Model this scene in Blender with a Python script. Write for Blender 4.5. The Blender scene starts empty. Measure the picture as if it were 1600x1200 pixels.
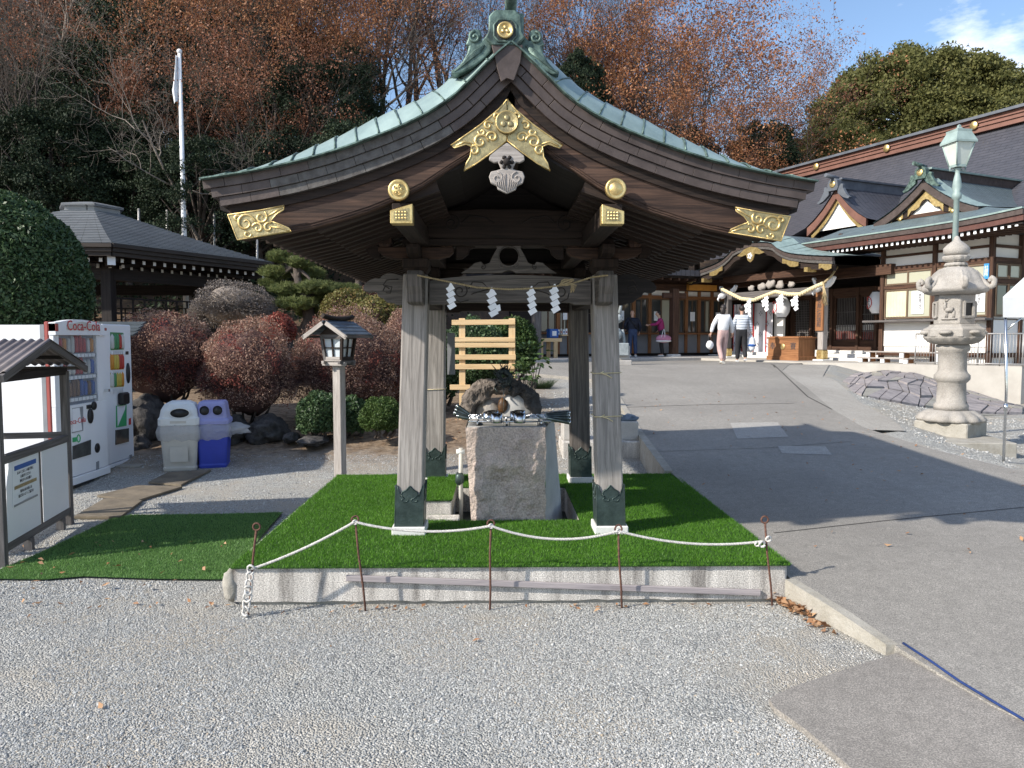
import bpy, bmesh, math, random
import numpy as np
from mathutils import Vector, Matrix, noise as mnoise
from mathutils.geometry import tessellate_polygon
V = Vector
PI = math.pi
rad = math.radians
sc = bpy.context.scene
C = sc.collection
# ------------------------------------------------------------------ camera
PITCH = math.atan(72/1180); YAW = math.atan(22/1180)
cd = bpy.data.cameras.new('camera'); cam = bpy.data.objects.new('camera', cd); C.objects.link(cam)
cam.location = (0, 0, 1.65); cam.rotation_euler = (PI/2-PITCH, 0, -YAW)
cd.sensor_width = 36; cd.lens = 36*1180/1600; cd.clip_start = .05; cd.clip_end = 2000
sc.camera = cam
# ------------------------------------------------------------------ light
SUN_EL = rad(33); SUN_D = V((.9, .44, 0)).normalized()*math.cos(SUN_EL) + V((0, 0, -math.sin(SUN_EL)))   # travel of the light
sl = bpy.data.lights.new('sun', 'SUN'); sl.energy = 4.6; sl.angle = rad(.9); sl.color = (1, .93, .82)
so = bpy.data.objects.new('sun', sl); C.objects.link(so); so.rotation_euler = SUN_D.to_track_quat('-Z', 'Y').to_euler(); so.location = (-20, -10, 20)
w = bpy.data.worlds.new('World'); sc.world = w; w.use_nodes = True
nt = w.node_tree; nt.nodes.clear()
def wn(t, **k):
    n = nt.nodes.new(t)
    for a, b in k.items(): setattr(n, a, b)
    return n
sky = wn('ShaderNodeTexSky', sky_type='NISHITA', sun_disc=False, sun_elevation=SUN_EL, sun_rotation=math.atan2(-SUN_D.x, -SUN_D.y))
sky.altitude = 100; sky.air_density = 1.0; sky.dust_density = .6; sky.ozone_density = 2.2
tc = wn('ShaderNodeTexCoord'); mp = wn('ShaderNodeMapping'); mp.inputs['Scale'].default_value = (2.0, 2.0, 5.0); mp.inputs['Location'].default_value = (1.3, .4, .2)
nz = wn('ShaderNodeTexNoise'); nz.inputs['Scale'].default_value = 1.6; nz.inputs['Detail'].default_value = 9; nz.inputs['Roughness'].default_value = .6
rp = wn('ShaderNodeValToRGB'); rp.color_ramp.elements[0].position = .53; rp.color_ramp.elements[1].position = .68
mx = wn('ShaderNodeMix', data_type='RGBA'); mx.inputs[7].default_value = (7.5, 7.7, 8.2, 1)
bg = wn('ShaderNodeBackground'); bg.inputs['Strength'].default_value = .15
ow = wn('ShaderNodeOutputWorld')
L = nt.links.new
L(tc.outputs['Generated'], mp.inputs['Vector']); L(mp.outputs[0], nz.inputs['Vector']); L(nz.outputs['Fac'], rp.inputs['Fac'])
L(rp.outputs['Color'], mx.inputs[0]); L(sky.outputs[0], mx.inputs[6]); L(mx.outputs[2], bg.inputs[0]); L(bg.outputs[0], ow.inputs[0])
sc.view_settings.view_transform = 'Standard'; sc.view_settings.look = 'None'; sc.view_settings.gamma = 1
sc.view_settings.exposure = .55; sc.view_settings.use_curve_mapping = False
sc.cycles.max_bounces = 6; sc.cycles.diffuse_bounces = 3; sc.cycles.glossy_bounces = 2; sc.cycles.transparent_max_bounces = 6
sc.cycles.use_denoising = True; sc.cycles.caustics_reflective = False; sc.cycles.caustics_refractive = False
# ------------------------------------------------------------------ pixel helpers: survey the photo once into metres
def pdir(px, py):
    x = (px-800)/1180; u = (600-py)/1180
    fy = math.cos(PITCH)+u*math.sin(PITCH); fz = -math.sin(PITCH)+u*math.cos(PITCH)
    return V((x*math.cos(YAW)+fy*math.sin(YAW), -x*math.sin(YAW)+fy*math.cos(YAW), fz))
CAM = V((0, 0, 1.65))
def W(px, py, Y):
    d = pdir(px, py); return CAM+d*(Y/d.y)
def G(px, py, z=0):
    d = pdir(px, py); return CAM+d*((z-1.65)/d.z)
def ss(t):
    t = min(1, max(0, t)); return t*t*(3-2*t)
def lerp_tab(tab, t):
    if t <= tab[0][0]: return tab[0][1]
    for (a, za), (b, zb) in zip(tab, tab[1:]):
        if t <= b: return za+(zb-za)*(t-a)/(b-a)
    return tab[-1][1]
def zr(y): return lerp_tab([(0, .03), (3.3, .034), (3.75, .05), (4.2, .105), (4.7, .165), (7.8, .27), (12, .5), (19.5, .95), (26, .87), (60, .87)], y)
def gz(x, y):
    g = max(0, zr(y)-.07)*ss((y-8)/4)
    if RT:
        xr = lerp_tab(RT, y)
        if x > xr-1.2: g = max(.03, zr(y)-.03-.22*max(0, x-xr)) if x > xr else g+(zr(y)-.03-g)*ss((x-xr+1.2)/1.2)
    return g
RT = []
def GG(px, py, f=gz):
    p = G(px, py, 0)
    for _ in range(12): p = G(px, py, f(p.x, p.y))
    return p
fz = lambda x, y: zr(y)
LE = [GG(*p, fz) for p in ((1600, 1130), (1410, 1016), (1320, 955), (1234, 903), (1140, 820), (1052, 741), (1005, 680), (967, 622), (962, 606), (894, 588), (866, 592), (842, 584))]
RE = [GG(*p, fz) for p in ((1600, 737), (1530, 720), (1450, 700), (1350, 668), (1301, 640), (1258, 610), (1236, 590), (1222, 574))]
RO = [GG(*p, fz) for p in ((1600, 737), (1450, 700), (1398, 656), (1345, 628), (1306, 604), (1296, 590), (1286, 577))]
le = sorted([(p.y, p.x) for p in LE]+[(-3, 8.0), (19.3, -1.0), (20, -3.5), (60, -4)]); re_ = sorted([(p.y, p.x) for p in RE]+[(7.0, 6.6), (-3, 8.4), (5, 8.2), (23, 9.6), (27, 15), (60, 16)])
RT = sorted([(p.y, p.x) for p in RO]+[(7.0, 6.6), (-3, 8.4), (5, 8.2), (23, 10.5), (27, 15), (60, 16)])
# ------------------------------------------------------------------ object helpers
def pset(o, label=None, cat=None, group=None, kind=None):
    if label: o['label'] = label
    if cat: o['category'] = cat
    if group: o['group'] = group
    if kind: o['kind'] = kind
    return o
def thing(name, label, cat, loc=(0, 0, 0), rz=0, group=None):
    o = bpy.data.objects.new(name, None); C.objects.link(o); o.location = loc; o.rotation_euler = (0, 0, rz); o.empty_display_size = .2
    return pset(o, label, cat, group)
def root_loc(p):
    l = V((0, 0, 0))
    while p is not None: l = l+V(p.location); p = p.parent
    return l
def dup(o, loc=None, rz=None, label=None, group=None, parent=None, name=None, scale=None):
    c = o.copy(); C.objects.link(c); c.parent = parent
    if name: c.name = name
    if loc is not None: c.location = loc
    if rz is not None: c.rotation_euler = (0, 0, rz)
    if scale is not None: c.scale = (scale,)*3 if not hasattr(scale, '__len__') else scale
    if label: c['label'] = label
    if group: c['group'] = group
    for ch in list(o.children): dup(ch, parent=c)
    return c
class MB:
    """collects shapes; build() links them as ONE mesh object"""
    def __init__(s): s.v = []; s.f = []; s.uv = []; s.sm = []; s.mi = []; s.cm = 0
    def face(s, idx, uv, sm=False): s.f.append(idx); s.uv.append(uv); s.sm.append(sm); s.mi.append(s.cm)
    def hexa(s, P, L0, w0, h0, sm=False):
        # P: 8 corners, first 4 at start (ccw), last 4 at end; grain runs start->end
        b = len(s.v); s.v += [tuple(p) for p in P]
        o = random.random()*7
        s.face((b+3, b+2, b+1, b), [(o, 0), (o+w0, 0), (o+w0, h0), (o, h0)]); s.face((b+4, b+5, b+6, b+7), [(o, 0), (o+w0, 0), (o+w0, h0), (o, h0)])
        u = o
        for i in range(4):
            j = (i+1) % 4; d = (w0, h0, w0, h0)[i]
            s.face((b+i, b+j, b+4+j, b+4+i), [(u, 0), (u+d, 0), (u+d, L0), (u, L0)]); u += d
    def box(s, c, d, R=None, ax=None):
        c = V(c); d = V(d)
        if ax is None: ax = max(range(3), key=lambda i: d[i])
        i, j, k = ax, (ax+1) % 3, (ax+2) % 3
        P = []
        for e in (-1, 1):
            for a, b in ((-1, -1), (1, -1), (1, 1), (-1, 1)):
                q = V((0, 0, 0)); q[i] = e*d[i]/2; q[j] = a*d[j]/2; q[k] = b*d[k]/2
                P.append(c+(R @ q if R is not None else q))
        s.hexa(P, d[i], d[j], d[k]); return s
    def bb(s, x0, x1, y0, y1, z0, z1, ax=None): return s.box(((x0+x1)/2, (y0+y1)/2, (z0+z1)/2), (abs(x1-x0), abs(y1-y0), abs(z1-z0)), ax=ax)
    def beam(s, p, q, w, h=None, up=(0, 0, 1), w2=None, h2=None):
        p = V(p); q = V(q); h = w if h is None else h; w2 = w if w2 is None else w2; h2 = h if h2 is None else h2
        t = (q-p); Ln = t.length; t.normalize(); up = V(up)
        if abs(t.dot(up)) > .98: up = V((0, 1, 0))
        x = t.cross(up).normalized(); z = x.cross(t)
        P = [p+x*(a*w/2)+z*(b*h/2) for a, b in ((-1, -1), (1, -1), (1, 1), (-1, 1))]+[q+x*(a*w2/2)+z*(b*h2/2) for a, b in ((-1, -1), (1, -1), (1, 1), (-1, 1))]
        s.hexa(P, Ln, w, h); return s
    def prism(s, pts, O, U, Vv, t, grain=0, sm=False):
        # outline pts (u,v) in the plane O+U*u+Vv*v, thickness t along U x Vv
        O = V(O); U = V(U); Vv = V(Vv); N = U.cross(Vv)
        ar = sum(a[0]*b[1]-b[0]*a[1] for a, b in zip(pts, pts[1:]+pts[:1]))
        if ar < 0: pts = pts[::-1]
        n = len(pts); b = len(s.v); o = random.random()*7
        s.v += [tuple(O+U*p[0]+Vv*p[1]) for p in pts]+[tuple(O+U*p[0]+Vv*p[1]+N*t) for p in pts]
        uvp = [(p[1]+o, p[0]) if grain == 0 else (p[0]+o, p[1]) for p in pts]
        tr = tessellate_polygon([[V((p[0], p[1], 0)) for p in pts]])
        for q in tr:
            a = pts[q[0]]; c = pts[q[1]]; d = pts[q[2]]
            if (c[0]-a[0])*(d[1]-a[1])-(c[1]-a[1])*(d[0]-a[0]) < 0: q = (q[0], q[2], q[1])
            s.face((b+q[2], b+q[1], b+q[0]), [uvp[q[2]], uvp[q[1]], uvp[q[0]]])
            s.face((b+n+q[0], b+n+q[1], b+n+q[2]), [uvp[q[0]], uvp[q[1]], uvp[q[2]]])
        u = 0
        for i in range(n):
            j = (i+1) % n; d = math.dist(pts[i], pts[j])
            s.face((b+i, b+j, b+n+j, b+n+i), [(0, u), (0, u+d), (t, u+d), (t, u)], sm); u += d
        return s
    def tube(s, path, r, n=8, cap=True, closed=False, sq=1):
        path = [V(p) for p in path]; m = len(path)
        rs = r if hasattr(r, '__len__') else [r]*m
        b = len(s.v); up = None; u = 0; us = []
        for i, p in enumerate(path):
            if closed: t = path[(i+1) % m]-path[i-1]
            else: t = path[min(i+1, m-1)]-path[max(i-1, 0)]
            t = t.normalized() if t.length > 1e-9 else V((0, 0, 1))
            if up is None: up = V((0, 0, 1)) if abs(t.z) < .9 else V((1, 0, 0))
            x = t.cross(up); x = x.normalized() if x.length > 1e-6 else V((1, 0, 0)); up = x.cross(t).normalized()
            for k in range(n):
                a = 2*PI*k/n; s.v.append(tuple(p+x*(math.cos(a)*rs[i])+up*(math.sin(a)*rs[i]*sq)))
            us.append(u); u += (path[min(i+1, m-1)]-p).length
        R0 = max(rs)*2*PI/n
        for i in range(m if closed else m-1):
            i2 = (i+1) % m
            for k in range(n):
                k2 = (k+1) % n
                s.face((b+i*n+k, b+i*n+k2, b+i2*n+k2, b+i2*n+k), [(k*R0, us[i]), ((k+1)*R0, us[i]), ((k+1)*R0, us[i2] if i2 else u), (k*R0, us[i2] if i2 else u)], True)
        if cap and not closed:
            s.face(tuple(b+k for k in reversed(range(n))), [(math.cos(k)*.01, math.sin(k)*.01) for k in range(n)])
            s.face(tuple(b+(m-1)*n+k for k in range(n)), [(math.cos(k)*.01, math.sin(k)*.01) for k in range(n)])
        return s
    def lathe(s, prof, c=(0, 0, 0), n=24, M=None, ph=0, mod=None):
        c = V(c); b = len(s.v); m = len(prof)
        for r, z in prof:
            for k in range(n):
                a = 2*PI*k/n+ph; rr = r*(mod(a, r, z) if mod else 1); q = V((rr*math.cos(a), rr*math.sin(a), z)); s.v.append(tuple(c+(M @ q if M is not None else q)))
        for i in range(m-1):
            for k in range(n):
                k2 = (k+1) % n
                s.face((b+i*n+k, b+i*n+k2, b+(i+1)*n+k2, b+(i+1)*n+k), [(k/n, prof[i][1]), ((k+1)/n, prof[i][1]), ((k+1)/n, prof[i+1][1]), (k/n, prof[i+1][1])], n > 8)
        if prof[0][0] > 1e-4: s.face(tuple(b+k for k in reversed(range(n))), [(math.cos(k), math.sin(k)) for k in range(n)])
        if prof[-1][0] > 1e-4: s.face(tuple(b+(m-1)*n+k for k in range(n)), [(math.cos(k), math.sin(k)) for k in range(n)])
        return s
    def grid(s, fn, nu, nv, sm=True, su=1, sv=1, flip=False):
        b = len(s.v)
        for i in range(nu+1):
            for j in range(nv+1): s.v.append(tuple(fn(i/nu, j/nv)))
        for i in range(nu):
            for j in range(nv):
                q = [(i, j), (i+1, j), (i+1, j+1), (i, j+1)]
                if flip: q.reverse()
                s.face(tuple(b+a*(nv+1)+c for a, c in q), [(a/nu*su, c/nv*sv) for a, c in q], sm)
        return s
    def blob(s, c, r, seed=0, amp=.15, fr=1.5, sub=3, flat=0, sm=True):
        bm = bmesh.new(); bmesh.ops.create_icosphere(bm, subdivisions=sub, radius=1); b = len(s.v); c = V(c)
        r = V(r) if hasattr(r, '__len__') else V((r, r, r))
        for v in bm.verts:
            d = v.co.normalized(); k = 1+amp*(mnoise.noise(d*fr+V((seed*7.3, seed, 0)))+.5*mnoise.noise(d*fr*2.7+V((seed*3.3, 5, 0)))+(.3*mnoise.noise(d*fr*7+V((seed, 9, 0))) if sub > 3 else 0))
            q = V((d.x*r.x*k, d.y*r.y*k, d.z*r.z*k))
            if flat and q.z < -r.z*flat: q.z = -r.z*flat
            s.v.append(tuple(c+q))
        for f in bm.faces: s.face(tuple(b+v.index for v in f.verts), [(v.co.x, v.co.z) for v in f.verts], sm)
        bm.free(); return s
    def build(s, name, mats, parent=None, bevel=0, local=False, seg=1, **tags):
        me = bpy.data.meshes.new(name)
        off = V((0, 0, 0)) if (local or parent is None) else root_loc(parent)
        vs = s.v if off.length == 0 else [(x-off.x, y-off.y, z-off.z) for x, y, z in s.v]
        me.from_pydata(vs, [], s.f)
        ul = me.uv_layers.new(name='UVMap'); flat = [c for f in s.uv for uv in f for c in uv]
        ul.data.foreach_set('uv', flat)
        me.polygons.foreach_set('use_smooth', s.sm)
        mats = mats if isinstance(mats, (list, tuple)) else [mats]
        for m in mats: me.materials.append(m)
        if len(mats) > 1: me.polygons.foreach_set('material_index', s.mi)
        me.update()
        o = bpy.data.objects.new(name, me); C.objects.link(o); o.parent = parent
        if bevel:
            m = o.modifiers.new('bevel', 'BEVEL'); m.width = bevel; m.segments = seg; m.limit_method = 'ANGLE'; m.angle_limit = rad(40)
        return pset(o, **tags)
def inst(name, me, parent, M=None, loc=None, bevel=0):
    o = bpy.data.objects.new(name, me); C.objects.link(o); o.parent = parent
    if M is not None: o.matrix_local = M
    if loc is not None: o.location = loc
    return o
def arr_mesh(name, verts, quads, mats, parent=None, sm=False, k=4, mi=None, **tags):
    """numpy verts (N,3) and faces (M,k) as one mesh"""
    me = bpy.data.meshes.new(name); n = len(verts); m = len(quads)
    off = root_loc(parent); verts = verts-np.array(off)[None, :]
    me.vertices.add(n); me.vertices.foreach_set('co', verts.astype(np.float32).ravel())
    me.loops.add(m*k); me.loops.foreach_set('vertex_index', quads.astype(np.int32).ravel())
    me.polygons.add(m); me.polygons.foreach_set('loop_start', np.arange(m, dtype=np.int32)*k)
    try: me.polygons.foreach_set('loop_total', np.full(m, k, dtype=np.int32))
    except Exception: pass
    for mm in (mats if isinstance(mats, (list, tuple)) else [mats]): me.materials.append(mm)
    if mi is not None: me.polygons.foreach_set('material_index', mi)
    if sm: me.polygons.foreach_set('use_smooth', np.ones(m, dtype=bool))
    me.update(calc_edges=True)
    o = bpy.data.objects.new(name, me); C.objects.link(o); o.parent = parent
    return pset(o, **tags)
# ------------------------------------------------------------------ materials
class NT:
    def __init__(s, name):
        s.m = bpy.data.materials.new(name); s.m.use_nodes = True; s.t = s.m.node_tree; s.b = s.t.nodes['Principled BSDF']; s.o = s.t.nodes['Material Output']
    def n(s, t, ins=None, **k):
        x = s.t.nodes.new(t)
        for a, b in k.items(): setattr(x, a, b)
        for a, b in (ins or {}).items(): s.put(x.inputs[a], b)
        return x
    def put(s, sock, v):
        if isinstance(v, bpy.types.NodeSocket): s.t.links.new(v, sock)
        elif isinstance(v, (tuple, list)) and len(v) == 3 and sock.type == 'RGBA': sock.default_value = (*v, 1)
        else: sock.default_value = v
    def noise(s, vec, scale, detail=4, rough=.55, out='Fac'): return s.n('ShaderNodeTexNoise', {'Vector': vec, 'Scale': scale, 'Detail': detail, 'Roughness': rough}).outputs[out]
    def ramp(s, fac, stops, interp='LINEAR'):
        r = s.n('ShaderNodeValToRGB', {'Fac': fac}); e = r.color_ramp; e.interpolation = interp
        while len(e.elements) < len(stops): e.elements.new(.5)
        for el, (p, c) in zip(e.elements, stops): el.position = p; el.color = (*c, 1) if len(c) == 3 else c
        return r.outputs['Color']
    def mix(s, f, a, b, mode='MIX'):
        x = s.n('ShaderNodeMix', data_type='RGBA', blend_type=mode); s.put(x.inputs[0], f); s.put(x.inputs[6], a); s.put(x.inputs[7], b); return x.outputs[2]
    def math(s, op, a, b=0, c=None):
        x = s.n('ShaderNodeMath', operation=op); s.put(x.inputs[0], a); s.put(x.inputs[1], b)
        if c is not None: s.put(x.inputs[2], c)
        return x.outputs[0]
    def bump(s, h, st, dist=.01, nrm=None):
        x = s.n('ShaderNodeBump', {'Height': h, 'Strength': st, 'Distance': dist})
        if nrm: s.put(x.inputs['Normal'], nrm)
        return x.outputs[0]
    def co(s, k='Object'): return s.n('ShaderNodeTexCoord').outputs[k]
    def fin(s, col=None, rough=None, metal=None, nrm=None, spec=None):
        for k, v in (('Base Color', col), ('Roughness', rough), ('Metallic', metal), ('Normal', nrm), ('Specular IOR Level', spec)):
            if v is not None: s.put(s.b.inputs[k], v)
        return s.m
def dk(c, k): return tuple(x*k for x in c)
def pm(name, c, c2=None, rough=.7, metal=0, scale=6, bump=.0, bscale=40, spec=.4, lo=.35, hi=.65, detail=6, fine=.0, fscale=300):
    t = NT(name); co = t.co(); c2 = c2 or dk(c, .8)
    col = t.ramp(t.noise(co, scale, detail, .6), [(lo, c), (hi, c2)])
    if fine:
        f = t.noise(co, fscale, 2, .5); col = t.mix(fine, col, t.ramp(f, [(.35, dk(c, .35)), (.62, dk(c, 1.45))]))
    nr = t.bump(t.noise(co, bscale, 5, .6), bump, .02) if bump else None
    return t.fin(col, rough, metal, nr, spec)
def wood(name, c, c2, rough=.75, fr=30, bump=.35, weather=None):
    t = NT(name); uv = t.co('UV'); oi = t.n('ShaderNodeObjectInfo').outputs['Random']
    mp = t.n('ShaderNodeMapping', {'Vector': uv, 'Scale': (fr, fr*.045, 1)}); 
    cb = t.n('ShaderNodeCombineXYZ'); t.put(cb.inputs[0], t.math('MULTIPLY', oi, 31)); t.put(cb.inputs[1], t.math('MULTIPLY', oi, 17)); t.put(mp.inputs['Location'], cb.outputs[0])
    wv = t.n('ShaderNodeTexNoise', {'Vector': mp.outputs[0], 'Scale': 1.0, 'Detail': 7, 'Roughness': .68, 'Distortion': .8})
    wide = t.n('ShaderNodeMapping', {'Vector': uv, 'Scale': (3, .8, 1)})
    wn_ = t.noise(wide.outputs[0], 1.6, 4, .6)
    col = t.ramp(wv.outputs['Fac'], [(.30, dk(c2, .55)), (.42, c2), (.62, c), (.75, dk(c, 1.2))])
    col = t.mix(t.math('MULTIPLY', wn_, .55), col, weather or dk(c2, .8))
    return t.fin(col, rough, 0, t.bump(wv.outputs['Fac'], bump, .004), .3)
def leafm(name, cols, trans=.25, rough=.55, vary=0):
    t = NT(name); g = t.n('ShaderNodeNewGeometry').outputs['Random Per Island']; n = len(cols)
    oi = t.n('ShaderNodeObjectInfo').outputs['Random']
    col = t.ramp(g, [(i/max(1, n-1), c) for i, c in enumerate(cols)])
    col = t.mix(1.0, col, t.ramp(oi, [(0, (.78, .78, .78)), (1, (1.15, 1.1, 1.05))]), 'MULTIPLY')
    if vary: col = t.mix(1.0, col, t.ramp(t.noise(t.n('ShaderNodeNewGeometry').outputs['Position'], 1.7, 5, .65), [(.33, (1-vary, 1-vary*.8, 1-vary)), (.68, (1+vary, 1+vary*.8, 1+vary))]), 'MULTIPLY')
    t.fin(col, rough, 0, None, .3)
    tr = t.n('ShaderNodeBsdfTranslucent', {'Color': col}); ms = t.n('ShaderNodeMixShader', {'Fac': trans})
    t.t.links.new(t.b.outputs[0], ms.inputs[1]); t.t.links.new(tr.outputs[0], ms.inputs[2]); t.t.links.new(ms.outputs[0], t.o.inputs['Surface'])
    return t.m
m_post = wood('weathered_post_wood', (.43, .395, .37), (.235, .215, .20), fr=46, bump=.6)
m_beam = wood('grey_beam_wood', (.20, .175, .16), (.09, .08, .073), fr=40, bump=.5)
m_dark = wood('shaded_brown_wood', (.045, .029, .022), (.017, .011, .009), fr=40, bump=.5)  # brown darkened to hold the shade below the pavilion roof
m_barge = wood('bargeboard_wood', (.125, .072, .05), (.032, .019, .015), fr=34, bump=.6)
m_black = wood('black_wood_and_shade', (.035, .028, .026), (.015, .012, .012), fr=30, bump=.3)  # near-black wood, also painting shade under roofs and in gaps
m_new = wood('fresh_pine_wood', (.80, .60, .36), (.68, .47, .25), fr=30, bump=.2)
m_warm = wood('warm_brown_wood', (.36, .17, .075), (.22, .095, .04), fr=30, bump=.25)
m_shrine = wood('shrine_brown_wood', (.12, .062, .038), (.05, .026, .018), fr=30, bump=.3)
m_rail = wood('pale_lilac_plank', (.42, .38, .38), (.30, .27, .28), fr=50, bump=.4)
m_grave = wood('grey_stand_wood', (.2, .185, .18), (.1, .09, .088), fr=30, bump=.4)
m_fascia = pm('brown_copper_sheet', (.098, .076, .070), (.062, .047, .043), .5, .25, scale=9, bump=.12, bscale=30)
m_fascia2 = pm('greyer_copper_sheet', (.125, .118, .112), (.07, .062, .058), .6, .2, scale=22, bump=.15, bscale=50)  # paler, greyer variant of the copper sheet
m_patina = pm('green_patina_copper', (.33, .43, .405), (.21, .285, .275), .45, .25, scale=5, bump=.1, bscale=18, lo=.3, hi=.7)
m_patdk = pm('dark_patina_bronze', (.15, .225, .195), (.035, .055, .05), .5, .4, scale=14, bump=.3, bscale=30)
m_shoe = pm('dark_green_bronze', (.075, .105, .10), (.04, .058, .056), .42, .6, scale=10, bump=.15, bscale=40)
m_gold = pm('gilded_metal', (.80, .62, .29), (.52, .37, .15), .42, .85, scale=12, bump=.15, bscale=60)
m_golddk = pm('dull_gilding', (.48, .40, .21), (.27, .22, .12), .45, .7, scale=25, bump=.2, bscale=80)
m_pale = wood('pale_carved_wood', (.50, .46, .43), (.30, .27, .25), fr=60, bump=.4)
m_stone = pm('grey_granite', (.46, .44, .415), (.34, .32, .30), .85, scale=5, bump=.3, bscale=60, fine=.35, fscale=260)
m_basin = pm('rough_basin_stone', (.58, .48, .42), (.36, .29, .25), .92, scale=6, bump=1., bscale=34, fine=.3, fscale=80)
m_basinc = pm('cut_basin_stone', (.44, .435, .42), (.33, .325, .32), .7, scale=6, bump=.15, bscale=60, fine=.2)
m_white_g = pm('white_granite', (.72, .71, .69), (.60, .59, .57), .8, scale=12, fine=.4, fscale=400)
m_rust = pm('rusted_iron', (.17, .085, .06), (.09, .045, .035), .85, .2, scale=60, bump=.3, bscale=200)
m_rope = pm('white_rope', (.72, .70, .66), (.55, .53, .5), .9, scale=60, bump=.5, bscale=260)
m_straw = pm('straw_rope', (.46, .36, .20), (.30, .23, .13), .9, scale=50, bump=.5, bscale=200)
m_strawp = pm('pale_straw_rope', (.78, .68, .45), (.6, .5, .3), .9, scale=40, bump=.5, bscale=150)
m_paper = pm('white_paper', (.86, .87, .89), (.80, .81, .84), .8, scale=4)
m_steel = pm('polished_steel', (.72, .73, .74), (.6, .61, .62), .22, 1, scale=8)
m_bam = pm('grip_steel_reflections', (.20, .24, .24), (.08, .10, .10), .28, .8, scale=10)  # steel grip darkened, its dark reflections are in the colour
m_rockd = pm('dark_lava_rock', (.095, .088, .085), (.03, .028, .028), .9, scale=7, bump=1., bscale=22)
m_rockl = pm('wet_stained_rock', (.38, .35, .32), (.22, .17, .11), .5, scale=6, bump=.5, bscale=20)
m_bronzed = pm('dark_bronze', (.045, .055, .052), (.02, .025, .025), .4, .5, scale=20, bump=.4, bscale=60)
m_vend = pm('white_enamel', (.84, .85, .88), (.80, .81, .84), .35, scale=2)
m_vred = pm('faded_red_enamel', (.42, .10, .085), (.33, .08, .07), .4, scale=3)
m_vgrey = pm('vending_grey', (.30, .31, .33), (.22, .23, .25), .4, scale=3)
m_blackp = pm('black_plastic', (.02, .02, .022), None, .4)
m_binw = pm('pale_grey_plastic', (.56, .54, .49), (.48, .46, .42), .5, scale=4)
m_binlid = pm('white_lid_plastic', (.72, .73, .72), (.66, .67, .66), .45, scale=4)
m_blue = pm('blue_plastic', (.035, .06, .42), (.03, .05, .34), .4, scale=4)
m_bluel = pm('lilac_lid_plastic', (.30, .31, .58), (.26, .27, .5), .45, scale=4)
m_green = pm('green_print', (.06, .42, .16), None, .5)
m_bluep = pm('blue_print', (.03, .12, .42), None, .5)
m_redp = pm('red_print', (.6, .05, .05), None, .5)
m_inkp = pm('ink_print', (.05, .05, .06), None, .6)
m_plaster = pm('white_plaster', (.82, .80, .77), (.76, .74, .71), .85, scale=2)
m_plasterg = pm('grey_plaster', (.25, .255, .27), (.21, .215, .23), .85, scale=2)
m_concw = pm('pale_concrete_wall', (.46, .435, .395), (.38, .355, .32), .9, scale=2, bump=.15, bscale=60, fine=.12)
m_slate = pm('slate_blue_roof', (.13, .145, .17), (.09, .10, .12), .55, .1, scale=3)
m_slab = pm('purple_slate', (.36, .325, .32), (.22, .20, .205), .8, scale=5, bump=.5, bscale=20)
m_brownroof = pm('brown_copper_ridge', (.22, .11, .085), (.16, .08, .062), .55, .2, scale=3)
m_bark = pm('grey_bark', (.115, .092, .078), (.05, .04, .034), .95, scale=6, bump=.7, bscale=14)
m_barkl = pm('pale_bark', (.30, .255, .22), (.15, .125, .105), .95, scale=6, bump=.5, bscale=14)
m_twig = pm('red_brown_twigs', (.13, .065, .055), (.07, .04, .038), .95, scale=6)
m_glasst = None
def glassy(name, c, rough=.08):
    t = NT(name); return t.fin(c, rough, 0, t.bump(t.noise(t.co(), 3, 2), .05, .02), .8)
m_win = glassy('dim_window_glass', (.05, .055, .055))
m_winp = glassy('papered_window_glass', (.42, .42, .33), .25)
m_grassa = leafm('turf_green', [(.06, .17, .010), (.085, .235, .016), (.115, .29, .022), (.15, .33, .05)], .3, .5, .22)
m_grassb = leafm('turf_dull_green', [(.13, .27, .07), (.18, .36, .10), (.22, .41, .12), (.25, .43, .16)], .35, .5, .15)  # green lightened to make up for the shade on the left sheet
# ================================================================== SETTING
random.seed(3); rng = np.random.default_rng(5)
def gravel_mat():
    t = NT('gravel'); co = t.co()
    v = t.n('ShaderNodeTexVoronoi', {'Vector': co, 'Scale': 105.0}); 
    g = t.ramp(t.n('ShaderNodeSeparateColor', {'Color': v.outputs['Color']}).outputs[0], [(0, (.16, .165, .165)), (.35, (.30, .305, .295)), (.75, (.42, .42, .40)), (1, (.62, .61, .58))])
    big = t.noise(co, .9, 5, .6); mid = t.noise(co, 5, 5, .65)
    g = t.mix(t.math('MULTIPLY', mid, .35), g, (.30, .28, .245))
    g = t.mix(t.ramp(big, [(.47, (0, 0, 0)), (.62, (.75, .75, .75))]), g, (.40, .36, .30))
    sp = t.n('ShaderNodeSeparateXYZ', {'Vector': co})
    y = t.math('ADD', sp.outputs[1], t.math('MULTIPLY', mid, 1.6))
    far = t.math('MULTIPLY', t.n('ShaderNodeMapRange', {'Value': y, 'From Min': 9.6, 'From Max': 11.0}).outputs[0], t.n('ShaderNodeMapRange', {'Value': sp.outputs[0], 'From Min': 1.4, 'From Max': .2}).outputs[0])
    g = t.mix(far, g, t.ramp(t.noise(co, 9, 6, .7), [(.35, (.11, .075, .05)), (.55, (.26, .19, .13)), (.72, (.36, .28, .2))]))
    h = t.math('SUBTRACT', 1.0, v.outputs['Distance'])
    return t.fin(g, .9, 0, t.bump(h, .9, .012), .3)
m_gravel = gravel_mat()
m_earth = pm('leaf_litter_earth', (.14, .09, .055), (.055, .042, .03), .95, scale=3, bump=.6, bscale=9, fine=.3, fscale=30)
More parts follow.
